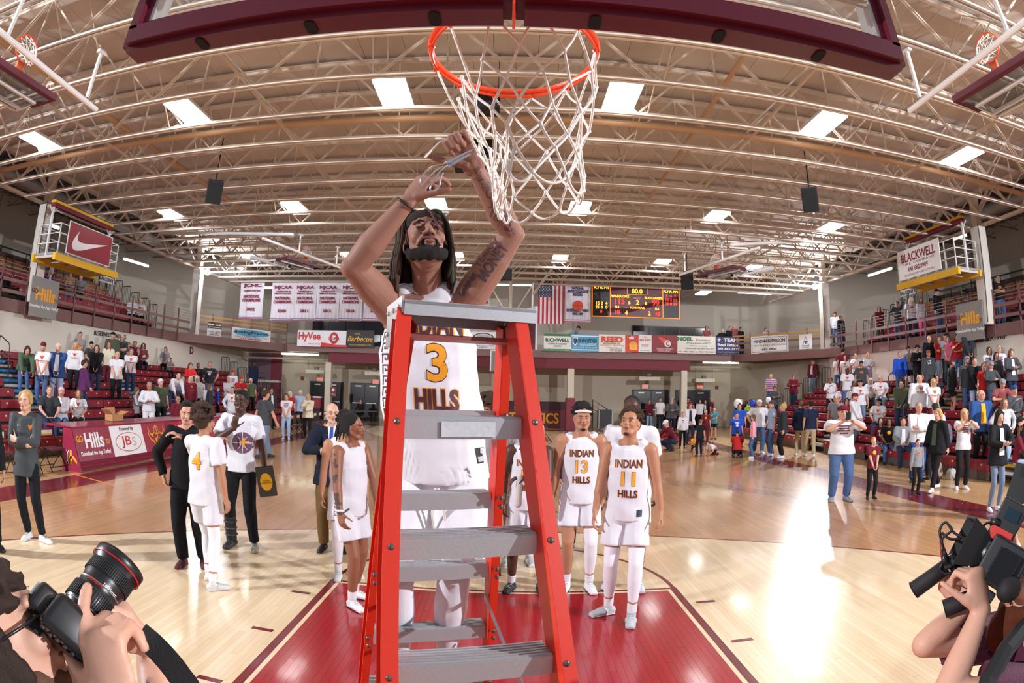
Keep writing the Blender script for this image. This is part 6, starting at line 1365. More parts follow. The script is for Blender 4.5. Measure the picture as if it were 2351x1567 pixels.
# -- older man in a suit with a phone
J = skeleton(wl=(.06, -.30, 1.22), wr=(-.08, -.30, 1.24), eh=((.8, .2, -.5), (-.8, .2, -.5)), yaw=R_(12), pitch=-.02)
r_, J, tm = mid('grey-bearded balding man in navy suit jacket and khaki trousers with a phone', (765, 1262), (781, 922), 12, J, 'p', 1.12, hair='bald', hc='w', top='long', topm=cloth('1a2030'), bottom='trousers', botm=cloth('6b5232'), shoe=mat('1c1614', .35), sock=False, hem=.12, beard='goatee', arm=1.1, flare=1.1)
bv = bvh_of(tm); f = V((0, 1, 0)); link('shirt_front', decal(poly_mesh([[(-.055, .20), (.055, .20), (.012, -.10), (-.012, -.10)]]), bv, J['che']+V((0, 0, .05)), J['X'], J['up'], f, .004), r_, mat('e6e8ee', .7)); link('necktie', decal(poly_mesh([[(-.018, .18), (.018, .18), (.026, -.14), (0, -.18), (-.026, -.14)]]), bv, J['che']+V((0, 0, .05)), J['X'], J['up'], f, .008), r_, mat('2a4a9c', .5))
for e in (-1, 1): 
    o = MB().tube([(e*.030+.019*cos(a), -.099, .002+.015*sin(a)) for a in [2*pi*i/16 for i in range(16)]], .0016, 5, closed=True).add('spectacles', mat('3a3030', .3), r_); o.matrix_local = M.Translation(J['hd'])@J['B'].to_4x4()
t = thing('phone', 'black phone held by the man in the navy suit', 'phone'); t.location = r_.matrix_basis@V((-.03, -.42, 1.30)); t.rotation_euler = (R_(-25), 0, R_(12)); MB().box((-.035, -.004, -.07), (.035, .004, .07), .004).add('case', BLACK, t); MB().box((-.031, .004, -.064), (.031, .0055, .064)).add('screen', mat('20242c', .1), t)
# -- curly player and the tattooed player at the left of the ladder
J = skeleton(wl=(.24, -.02, .80), wr=(-.26, .0, .82), yaw=R_(10), fl=(.10, .02, .085), fr=(-.09, -.02, .085)); r_, J, tm = mid('curly-haired player in white sleeveless jersey beside the man in the suit', (796, 1322), (824, 945), 25, J, 't', .92, hair='curly', hc='k', tights='r', shoe=mat('d4d4d6', .5), beard='goatee')
J = skeleton(wl=(.10, -.22, .98), wr=(-.26, -.12, .92), eh=((.8, .4, 0), (-.8, .5, 0)), yaw=R_(30), fl=(.12, .10, .085), fr=(-.08, -.06, .085)); r_, J, tm = mid('player with a tattooed arm and short dreadlocks in white jersey, left of the ladder', (812, 1384), (872, 946), 62, J, 'm', .97, hair='dreads', hc='k', shoe=mat('e2e2e4', .5))
bv = bvh_of(tm); bo = r_.children[0].data; bb = bvh_of(bo); 
for k in range(15): link('key_pattern', decal(poly_mesh([rect(-.022, 0, .022, .007), rect(.015, 0, .022, .026), rect(-.008, .012, .018, .018)]), bv, J['pel']+V((-.12, .0, -.09+k*.032)), (.25, .95, 0), (0, 0, 1), (.97, -.2, 0), .002, .02), r_, LETM)
A, E_, W = J['sr'], J['er'], J['wr']; random.seed(2)
for i in range(22): u = random.uniform(0, .95); p = A+(E_-A)*u if i % 2 else E_+(W-E_)*u; r = random.uniform(.010, .026); f = V((.9, .4, 0)).normalized(); link('tattoo', decal(poly_mesh([circ(0, 0, r, r*.7, n=9)]), bb, p+V((0, random.uniform(-.02, .02), random.uniform(-.02, .02))), (-f.y, f.x, 0), (0, 0, 1), f, .0012, .01), r_, mat('4c3a36', .6))
MB().tube([W+(E_-W)*.10+V((.034*cos(a), .034*sin(a), 0)) for a in [2*pi*i/16 for i in range(16)]], .011, 8, closed=True).add('wristband', WHT, r_)
# -- behind the ladder
J = skeleton(yaw=R_(-10)); mid('player with a big round curly hairdo, mostly hidden behind the ladder', (1112, 1308), (1108, 912), -5, J, 'm', hair='afro', hc='b', top='tee', topm=cloth('b9b4ba'), bottom='shorts', shoe=BLACK)
J = skeleton(yaw=R_(-4)); mid('dark-haired man seen between the ladder rails at the back of the group', (1190, 1290), (1181, 903), -4, J, 't', hair='thick', hc='k', shoe=mat('c4c8cc', .5))
J = skeleton(wl=(-.02, -.24, 1.20), wr=(-.24, -.06, .92), eh=((.9, .2, -.5), (-.7, .5, 0)), fl=(.15, 0, .085), fr=(-.14, -.02, .085)); r_, J, tm = mid('player in white jersey with black shoes and towel, behind the right ladder rail', (1206, 1352), (1222, 955), -8, J, 'd', 1.04, hair='crew', hc='k', shoe=mat('1b1c22', .6), arm=1.12)
letters(r_, J, tm, T3('10'))
tw = MB().rc(J['wl']+V((-.03, -.06, .02)), J['wl']+V((-.04, -.07, -.24)), .028, .035); link('towel', remesh(tw, .008, 2), r_, mat('cfc8c2', .95))
J = skeleton(yaw=R_(6), fl=(.12, .0, .085), fr=(-.09, .03, .085), wl=(.23, .0, .80)); r_, J, tm = mid('player 13 in white jersey with a white headband and goatee', (1322, 1352), (1325, 924), -4, J, 't', 1.0, hair='curly', hc='k', tights='l', beard='goatee', shoe=mat('e0e0e4', .5), arm=1.1)
letters(r_, J, tm, T3('13')); o = MB().tube([(.0775*cos(a), .012+.0975*sin(a), .050-.012*sin(a)) for a in [2*pi*i/28 for i in range(28)]], .0105, 8, closed=True).add('headband', WHT, r_, True); o.matrix_local = M.Translation(J['hd'])@J['B'].to_4x4()
J = skeleton(yaw=R_(-8)); mid('bearded man in black jacket standing behind player 13', (1330, 1262), (1352, 942), -12, J, 'l', 1.1, hair='short', hc='b', top='long', topm=cloth('1c2224'), bottom='trousers', botm=cloth('141416'), shoe=BLACK, beard='full', sock=False)
J = skeleton(wl=(.29, -.04, .82), wr=(-.27, -.08, .82), yaw=R_(-16), pitch=-.30, fl=(.09, -.12, .085), fr=(-.11, .02, .085), tw=R_(-5), fdl=(.0, -1, 0), fdr=(-.9, -.6, 0)); r_, J, tm = mid('player 11 in white jersey and white tights looking up, nearest right of the ladder', (1425, 1412), (1420, 932), -14, J, 't', .95, hair='curly', hc='b', tights='lr', beard='goatee', shoe=mat('b4b9bd', .5))
bv = letters(r_, J, tm, T3('11')); link('size_tag', decal(poly_mesh([rect(-.022, -.028, .022, .028)]), bv, J['pel']+V((.10, 0, .0)), J['X'], J['up'], V((0, 1, 0)), .002), r_, mat('1c2430', .5))
J = skeleton(wl=(.25, .10, .90), wr=(-.20, .12, .90), yaw=R_(-8), fl=(.12, .05, .085), fr=(-.14, .10, .085)); mid('tall short-haired player in white tee standing behind player 11', (1432, 1352), (1450, 904), -12, J, 'd', 1.0, hair='crew', hc='k', top='tee', bottom='shorts', shoe=mat('b8bcc0', .5))
# -- woman at the far left
J = skeleton(wl=(-.07, -.19, 1.20), wr=(.07, -.17, 1.15), eh=((1, .2, -.5), (-1, .2, -.5)), hands=[(V((-1, .55, .15)), V((0, 1, 0)), V((0, 0, 1)), (.3, .35, .4, .45), .2), (V((1, .55, .25)), V((0, 1, 0)), V((0, 0, 1)), (.3, .35, .4, .45), .2)], fem=True, yaw=R_(-8), fl=(.16, -.04, .085), fr=(-.06, .06, .085), fdl=(.9, -.7, 0))
r_, J, tm = mid('blonde woman in dark grey long-sleeved top with her arms crossed', (74, 1238), (62, 892), 32, J, 'p', .88, hair='pony', hc='y', top='long', topm=cloth('43484b', .6), bottom='trousers', botm=cloth('191a1e'), shoe=mat('e2e0e6', .6), fem=True, sock=False, hem=.16, flare=.88)
bv = bvh_of(tm); link('emblem', decal(poly_mesh([[(-.03, .03), (-.012, .01), (0, .02), (.012, .01), (.03, .03), (.02, -.02), (0, -.04), (-.02, -.02)]]), bv, J['che']+V((.085, 0, .06)), J['X'], J['up'], V((0, 1, 0)), .002, .01), r_, mat('d07a28', .6)); link('swoosh', decal(poly_mesh([[(-.018, .008), (-.010, -.004), (.020, .009), (-.008, -.010), (-.018, -.004)]]), bv, J['che']+V((-.07, 0, .07)), J['X'], J['up'], V((0, 1, 0)), .002, .01), r_, WHT)
# ================================================================== the crowd
def poses():
    P = {}
    P['stand'] = skeleton(); CRH = [(V((-1, .55, .15)), V((0, 1, 0)), V((0, 0, 1)), (.3, .35, .4, .45), .2), (V((1, .55, .25)), V((0, 1, 0)), V((0, 0, 1)), (.3, .35, .4, .45), .2)]; P['cross'] = skeleton(wl=(-.07, -.19, 1.20), wr=(.07, -.17, 1.15), eh=((1, .2, -.5), (-1, .2, -.5)), hands=CRH)
    P['clasp'] = skeleton(wl=(.05, -.22, .90), wr=(-.05, -.22, .90), eh=((1, .5, 0), (-1, .5, 0)), pitch=.12)
    P['phone'] = skeleton(wl=(.06, -.28, 1.20), wr=(-.07, -.28, 1.18), eh=((1, .2, -.5), (-1, .2, -.5)), pitch=.35)
    P['up'] = skeleton(wl=(.06, -.28, 1.50), wr=(-.06, -.28, 1.48), eh=((1, 0, -.7), (-1, 0, -.7)), pitch=-.05)
    P['hips'] = skeleton(wl=(.23, -.04, 1.0), wr=(-.23, -.04, 1.0), eh=((1, .5, 0), (-1, .5, 0))); P['raise'] = skeleton(wl=(.26, -.02, 1.93), wr=(-.2, -.2, 1.15), eh=((1, 0, .2), (-1, .2, -.5)), yaw=-.6)
    P['chin'] = skeleton(wl=(-.06, -.20, 1.12), wr=(-.03, -.17, 1.38), eh=((1, .1, -.5), (-.8, -.2, -.7))); P['pocket'] = skeleton(wl=(.21, -.05, .90), wr=(-.21, -.05, .90), eh=((1, .6, 0), (-1, .6, 0)), yaw=.3)
    P['walk'] = skeleton(fl=(.09, -.22, .085), fr=(-.09, .26, .12), wl=(.25, .12, .84), wr=(-.25, -.18, .86))
    P['bend'] = skeleton(hip=(0, .14, .92), lean=.95, wl=(.20, -.52, .55), wr=(-.16, -.50, .70), pitch=.6, eh=((1, .3, 0), (-1, .3, 0)))
    P['crouch'] = skeleton(hip=(0, .12, .36), lean=.55, wl=(.10, -.52, .50), wr=(-.12, -.50, .46), fl=(.13, -.02, .085), fr=(-.14, .06, .085), pitch=.5)
    P['crawl'] = skeleton(hip=(0, .30, .38), lean=1.25, wl=(.14, -.28, .10), wr=(-.14, -.32, .10), fl=(.10, .50, .08), fr=(-.10, .52, .08), kh=((.1, -.6, -1), (-.1, -.6, -1)), pitch=.3)
    sit = dict(hip=(0, .0, .10), fl=(.13, -.44, -.385), fr=(-.12, -.42, -.385), kh=((.1, -1, 1), (-.1, -1, 1)))
    P['sit'] = skeleton(wl=(.12, -.34, .22), wr=(-.12, -.34, .22), eh=((1, .4, -.2), (-1, .4, -.2)), lean=.1, **sit); P['sitx'] = skeleton(wl=(-.10, -.22, .34), wr=(.10, -.20, .30), eh=((1, .1, -.5), (-1, .1, -.5)), **sit)
    P['sitf'] = skeleton(wl=(.06, -.46, .34), wr=(-.05, -.46, .33), eh=((1, 0, -.5), (-1, 0, -.5)), lean=.5, pitch=.35, **sit)
    return P
POSES = poses(); PM = {}
def part_mesh(pose, what, fem):
    k = (pose, what, fem)
    if k not in PM:
        J = POSES[pose]
        if fem and what in ('tee', 'long', 'body'): J = dict(J)
        if what == 'body': me = figure(J, .97, fem, .0165, fing=True, fr=.0105)
        elif what in ('tee', 'long', 'coat'): me = top_garment(J, 'tee' if what == 'tee' else 'long', 1.02 if what != 'coat' else 1.1, .0175, off=.016 if what != 'coat' else .026, hem=.06 if what != 'coat' else .12)
        elif what in ('trousers', 'shorts', 'leggings'): me = legs_garment(J, what, 1.0, .0175)
        elif what == 'shoes': me = shoes_mesh(J, .012)
        PM[k] = me
    return PM[k]
def emblem(kind):
    """shield with horns, a dark line and a gold bar under it / block lines of words / small crest"""
    if kind == 'E': return [('c4502c', [[(-.035, .03), (-.06, .075), (-.03, .055), (0, .07), (.03, .055), (.06, .075), (.035, .03), (.02, -.005), (0, -.025), (-.02, -.005)]]), ('5c1a2c', [rect(-.085, -.060, -.045, -.045), rect(-.035, -.060, .085, -.045)]), ('e09a24', [rect(-.06, -.085, .06, -.072)])]
    if kind == 'W': return [('6c2438', [rect(-.075, .05, .075, .068), rect(-.06, .015, .06, .033), rect(-.075, -.02, .075, -.002), rect(-.05, -.055, .05, -.037)])]
    if kind == 'B': return [('e8e8ee', [rect(-.07, .03, .07, .048), rect(-.07, -.0, .07, .018), circ(0, -.06, .045, n=12)])]
    if kind == 'O': return [('d06a28', [circ(0, 0, .055, .045, n=12)]), ('3c2c20', [rect(-.03, -.01, .03, .008)])]
    if kind == 'Y': return [('e0a020', [circ(0, .01, .05, .045, n=10)]), ('c03028', [rect(-.04, -.05, .04, -.038)])]
    if kind == 'X': return [('e4e4ea', [[(-.06, .03), (.06, .05), (.05, .065), (-.06, .045)], [(-.05, -.04), (.055, .03), (.06, .015), (-.04, -.055)], [(-.05, .01), (.05, -.045), (.04, -.055), (-.055, -.0)]])]
    if kind == 'K': return [('1c1c1c', [[(-.04, .05), (.04, .02), (.05, -.01), (-.03, .02)], rect(-.04, -.04, .045, -.028), rect(-.02, -.07, .03, -.058)])]
    return [('c8c8cc', [circ(0, 0, .04, n=10)])]
DC = {}
def print_meshes(pose, what, fem, kind):
    k = (pose, what, kind)
    if k not in DC:
        J = POSES[pose]; bv = bvh_of(part_mesh(pose, what, fem)); out = []
        for i, (c, P) in enumerate(emblem(kind)):
            P = [[(x*1.25, y*1.25+.01) for x, y in p_] for p_ in P]
            try: me = decal(poly_mesh(P), bv, J['che']+J['up']*.02, J['X'], J['up'], (J['up'].cross(J['X'])), .008+.0015*i, .03)
            except Exception: me = None
            if me and len(me.polygons): out.append((c, me))
        DC[k] = out
    return DC[k]
CC = dict(w='d9d9e0', m='6a1f2e', k='1b1b1f', b='2e4d86', B='2450c0', r='b02428', R='d83030', g='86898e', G='43464b', v='572a58', t='a89878', j='48608a', J='2a3a58', l='9db4d0', n='1f2740', o='4a5240', p='e06aa0', P='f0a8b8', y='e0a028', q='3a8a9a', c='d8cfb8', f='4a5c48', s='6f7f96', e='5a6a50', d='8a4a4a', L='a8c040', h='b8b8bc', u='30343a')
PHN = MB().box((-.036, -.005, -.072), (.036, .005, .072), .004).mesh()
SPEC = MB()
for e in (-1, 1): SPEC.tube([(e*.030+.018*cos(a), -.098, .002+.014*sin(a)) for a in [2*pi*i/12 for i in range(12)]], .0020, 4, closed=True)
SPEC = SPEC.mesh()
nperson = 0
def crowd(line, group):
    global nperson
    spec, label = line.split('|'); a = spec.split(); zone, px, py, H, pose, rot, g, sk, hr, top, bot, sho = a[:12]; ext = a[12] if len(a) > 12 else ''
    px, py, H, rot, g = float(px), float(py), float(H), float(rot), float(g); fem = hr[0] in 'LPBNF' or 'f' in ext
    sit = pose.startswith('sit'); s = H/1.775; top_h = 1.0 if pose == 'sitf' else 1.06
    if sit: top_h = (.87 if pose != 'sitf' else .80)*s
    else: top_h = H if pose not in ('crouch', 'bend', 'crawl') else {'crouch': 1.10, 'bend': 1.30, 'crawl': .62}[pose]*s
    if zone == 'F':
        p = PZ(px, py, 0); z0 = 0
        if p.y > 30.4: p = CPOS+(p-CPOS)*((30.4-CPOS.y)/(p.y-CPOS.y))
    elif zone == 'S': p = PZ(px, py, .45); z0 = .45      # seated on a chair or step at floor level, seat point given
    elif zone in 'LR':
        sx = -1 if zone == 'L' else 1; best = None
        for i in range(0, NB+1):
            x = min(BLX+i*BLT+(.20 if sit else .50), 15.28); z = BLZ+i*BLR if sit else BLZ+(i-1)*BLR+.03
            if i == NB-1 and not sit: z = BLZ+(i-1)*BLR+.03
            if not sit and i == NB: continue
            if sit and i >= NB: continue
            q = PX(px, py, sx*x); d = abs(q.z-(z+top_h))
            if best is None or d < best[0]: best = (d, q, z, i)
        p, z0 = best[1], best[2]
    elif zone in ('U', 'V'):      # balconies left / right
        sx = -1 if zone == 'U' else 1; best = None
        for i in range(-1, 5):
            x = BFX+.25+i*.56+(.2 if sit else -.32); z = 4.14+.42+i*.27 if sit else 4.14+max(0, i)*.27
            if sit and i < 0: continue
            q = PX(px, py, sx*x); d = abs(q.z-(z+top_h))
            if best is None or d < best[0]: best = (d, q, z)
        p, z0 = best[1], best[2]
    elif zone == 'M': p = PY(px, py, 30.2); z0 = 4.14
    root = thing('person', label.strip(), 'person', (p.x, p.y, z0), R_(rot), group); root.scale = (s*g, s*g**.7, s); J = POSES[pose]; nperson += 1
    if zone in 'MUVLR' and not sit: 
        pass
    dist = math.hypot(p.x, p.y); tk, tc = top[0], top[1:]; bk, bc = bot[0], bot[1:]
    link('body', part_mesh(pose, 'body', fem), root, SK[sk])
    tw = {'t': 'tee', 'l': 'long', 'c': 'coat', 'v': 'long'}[tk]; link({'tee': 'shirt', 'long': 'sweater', 'coat': 'jacket'}[tw], part_mesh(pose, tw, fem), root, cloth(CC[tc[0]]))
    bw = {'t': 'trousers', 's': 'shorts', 'g': 'leggings'}[bk]; link(bw, part_mesh(pose, bw, False), root, cloth(CC[bc[0]])); link('shoes', part_mesh(pose, 'shoes', False), root, mat(CC[sho], .6)) if False else link_each('shoe', part_mesh(pose, 'shoes', False), root, mat(CC[sho], .6))
    mm = M.Translation(J['hd'])@J['B'].to_4x4()
    def q_(nm, me, m_): o = link(nm, me, root, m_); o.matrix_local = mm; return o
    hk = {'S': 'short', 'C': 'cap', 'L': 'long', 'F': 'longf', 'P': 'pony', 'B': 'bob', 'N': 'bun', 'O': 'bald', 'H': 'hood', 'W': 'crew', 'T': 'thick', 'E': 'beanie', 'U': 'curly'}[hr[0]]
    if hr[0] in 'CHE':
        if hr[0] in 'CE': q_('hair', hair_mesh('crew'), HC[hr[2] if len(hr) > 2 else 'b'])
        q_({'C': 'cap', 'H': 'hood', 'E': 'hat'}[hr[0]], hair_mesh(hk), cloth(CC[hr[1]]))
    else: q_('hair', hair_mesh(hk), HC[hr[1]])
    if dist < 22: link_each('eye', FM['iris'], root, EYED, mm); link_each('eyebrow', FM['brows'], root, BROW, mm)
    if 'g' in ext: q_('glasses', SPEC, BLACK)
    if 'b' in ext: q_('beard', BEARD, HC.get((ext+'bb')[ext.index('b')+1], HC['b']))
    for ch in ext:
        if ch in 'EWBOYXK':
            for c, me in print_meshes(pose, tw, fem, ch): link('shirt_print', me, root, mat(c, .7))
    if 'i' in ext:      # open jacket showing the shirt beneath
        k = (pose, tw, 'i'); c = (ext+'w')[ext.index('i')+1]
        if k not in DC: DC[k] = decal(poly_mesh([[(-.045, .16), (.045, .16), (.065, -.30), (-.065, -.30)]]), bvh_of(part_mesh(pose, tw, fem)), J['che'], J['X'], J['up'], J['up'].cross(J['X']), .012, .03)
        link('shirt_front', DC[k], root, cloth(CC[c]))
    if 's' in ext.replace('bs', ''):
        k = (pose, tw, 's')
        if k not in DC: DC[k] = decal(poly_mesh([rect(-.3, y, .3, y+.045) for y in (-.28, -.18, -.08, .02, .12)]), bvh_of(part_mesh(pose, tw, fem)), J['che'], J['X'], J['up'], J['up'].cross(J['X']), .012, .03)
        link('stripes', DC[k], root, cloth('5a78b8'))
    if 'p' in ext or pose == 'up':
        c = (J['wl']+J['wr'])/2+V((0, -.07, .09)); o = link('phone_case', PHN, None, BLACK); W = M.LocRotScale(V((p.x, p.y, z0)), M.Rotation(R_(rot), 3, 'Z').to_quaternion(), root.scale); o.name = 'phone'; o.matrix_world = W@M.Translation(c)@M.Rotation(-.3 if pose != 'up' else 0, 4, 'X')
        tag(o, 'phone held by the '+' '.join(label.strip().split()[:11]).rstrip(','), 'phone', 'phones held in the crowd')
    return root
bdm = MB()
for p in ((0, -.068, -.098), (.026, -.058, -.092), (-.026, -.058, -.092), (.046, -.030, -.074), (-.046, -.030, -.074)): bdm.ell(p, [.019]*3, n=10, m=8)
BEARD = remesh(bdm, .007, 1)
CROWD = {}
CROWD['spectators in the left bleachers'] = '''
L 57 815 1.66 bend 60 1.1 l Bb cf tj k f | woman bending over in a green cardigan with a cardboard box under her arm
L 101 777 1.82 clasp 35 1.1 l Cm tw tj k Eb | white-bearded man in maroon cap and white emblem tee, one hand on his neighbour
L 135 783 1.84 clasp 38 1.2 p Sw cb tl w iw | grey-haired man in open blue rain jacket looking down at his hands
L 174 791 1.72 stand 35 1.2 l By lw tk k E | blonde woman in long white emblem sweatshirt
L 193 833 1.68 walk 150 1.1 l Sb cv tJ k f | woman in purple hooded jacket seen from behind, walking up the aisle
L 223 788 1.72 clasp 38 1.1 l Fb ck tJ k | woman in black cardigan over a patterned top
L 251 784 1.66 stand 30 1.0 l Fn tc tm k | woman with wavy hair in pale knit top, third step from the wall letters
L 270 804 1.82 clasp 40 1.15 p Ow tw tk k | balding man in white polo shirt looking down at his belt
L 302 803 1.76 clasp 40 1.1 l Sn tw tJ k E | man in white emblem tee with a dark coat over his arm
L 185 760 1.80 sitx 30 1.0 l Sk tg tk k gO | man in grey tee with orange print seated high against the white wall
L 209 791 1.70 sit 60 1.0 l Ck tG tG k | man in dark cap and grey shirt seated behind the women
L 260 762 1.82 stand 20 1.15 l Ck co to k | man in camouflage jacket and black cap against the white wall
L 281 765 1.80 cross 30 1.1 p Og tG tk k g | balding man in dark grey shirt, arms crossed, top row
L 297 773 1.60 sit 30 .9 l Sb tg tk k | short-haired boy in grey tee in the top row
L 311 770 1.72 sit 30 1.0 l Pb tg tk k f | woman in grey top seated in the top row with dark hair tied back
L 331 775 1.70 sitx 45 1.0 l Bn lw tj k f | woman in white top leaning back on the top row
L 280 786 1.76 sit 45 1.1 l Cm tG tk k | man in maroon cap seated behind the white polo man
L 310 785 1.76 sit 45 1.2 t Sk cm tk k g | man in maroon jacket with glasses seated in the upper rows
L 328 786 1.66 sit 50 1.0 l Lb ld tk w | woman in dusty pink jacket and black striped trousers seated upper row
L 382 785 1.65 sit 20 .9 l Lb tg tk k W | girl with long dark hair seated alone against the white wall
L 388 822 1.30 sitf 60 .9 l Sb tg tk w | child curled up on the bench beside the girl at the white wall
L 113 893 1.82 sit 55 1.1 l Sn tu tJ k | man in dark grey polo shirt seated with hands on his knees, front row
L 141 895 1.76 sitx 50 1.1 l CP lw tj k | man in pink cap and white sweatshirt seated with his arms crossed
L 181 900 1.68 sit 40 1.0 l Bn tw tk k E | woman in white emblem tee with mustard sleeves seated in the front row
F 312 1006 1.66 phone 110 1.0 l Ln lh tk k f | woman in black and white plaid shirt with sunglasses on her head
F 341 1010 1.86 phone 40 1.1 t Sg lw tw w | tall grey-haired man in white quarter-zip sweater looking at his phone
F 408 1022 1.50 stand 60 1.1 t Og cm tk k g | grey-haired man in maroon jacket with white trim leaning over the table
L 369 864 1.78 stand 60 1.2 l Cw to tk k | heavy man in camouflage shirt and white cap standing among the seats
L 399 870 1.76 bend 60 1.1 p Ow lw tJ k | balding man in white sweater bending down with a yellow object
L 418 870 1.68 sit 60 1.0 l Bg cl tJ k g | grey-haired woman in light jacket with a blue backpack
L 438 870 1.66 stand 60 1.1 l Bw cm tk k E | white-haired woman in maroon jacket holding a teal bag
L 452 868 1.70 stand 60 1.1 l Bw lh tk k g | white-haired woman in pale sweater behind the teal bag
L 463 888 1.72 sit 60 1.1 l Bw lw tk k f | white-haired person in white jacket seen from the side, lower rows
L 437 835 1.70 phone 60 1.0 l Ln lR tk k f | woman with long hair in bright red top looking at her phone
L 455 838 1.72 chin 40 1.0 m Sk ck tk k | person in dark hooded jacket holding a hand to the face beside the red top
L 482 835 1.82 hips 30 1.15 l Wb tu tj k B | broad man in black tee with white letters, hands on hips
L 481 897 1.66 stand 130 1.0 l Ln cu tk k f | woman with long brown hair in dark jacket seen from behind
L 500 891 1.30 stand 130 .9 l Sn lB tk k | boy in blue long-sleeved shirt reaching forward
F 532 1000 1.82 hips 20 1.0 l Sb lw tw k E | man in white long-sleeved emblem shirt leaning on the scorer's table
L 525 862 1.72 cross 40 1.0 l Sg lh tj k | grey-haired person in pale sweatshirt with arms crossed
L 535 848 1.78 cross 40 1.05 l Cr lw tk k W | man in red and white cap with white lettered sweatshirt
L 554 866 1.76 cross 50 1.2 l Cr tr tk k b | big man in red tee and red cap with his arms crossed
L 556 860 1.74 stand 45 1.0 l Hw ly tk k | person in white and yellow hooded jacket behind the red tee man
L 576 871 1.74 stand 40 1.1 p Ow te tk k | balding man in green tee with a leaf print
L 583 829 1.84 pocket 60 1.1 d Wk cn tn k | tall dark man in navy hooded jacket standing alone at the far bleacher end
F 604 975 1.80 stand 60 1.0 t Sk cn tk k | man in dark navy jacket standing by the far end of the bleachers
F 621 985 1.80 stand 50 1.0 t Sk cu tk k iw | man in open black jacket at the far end of the bleachers
F 607 1052 1.86 walk 150 1.2 l Sb tG ts k | big man in grey shirt and jeans walking away beside the court
F 657 1008 1.66 clasp 10 1.0 l Ln tw tl w W | woman in white tee and light jeans holding a black coat, near the folding chairs
F 688 985 1.74 stand 20 1.0 l Hh cl tk k | person in grey hooded jacket behind the woman with the black coat
F 664 985 1.68 stand 20 1.0 p Bw tr tk k f | white-haired woman in red behind the woman with the black coat
F 706 1005 1.68 chin 10 1.0 l Ly cc tk k f | woman in long cream cardigan and ripped black jeans talking into a phone
S 829 952 1.66 sit -10 1.0 l Lb lk tk k | woman with long dark hair in black seated at the far table
'''
CROWD['spectators on the left balcony'] = '''
U 119 617 1.66 sit 40 1.0 l Fw cv tJ k iw | long-haired woman in purple and white seated on the left balcony
U 162 630 1.66 sit 50 1.0 l Sk cy tj k s | person in black and yellow striped top seated on the left balcony
U 187 629 1.80 sit 40 1.1 l Og lg tk k | man in grey sweatshirt seated on the left balcony, looking through binoculars
U 303 697 1.68 sit 45 1.0 p Bw lw tk k | grey-haired woman in white seated low on the left balcony
U 322 696 1.76 sit 45 1.0 p Ow lw tk k O | man in white sweatshirt with orange print seated low on the left balcony
'''
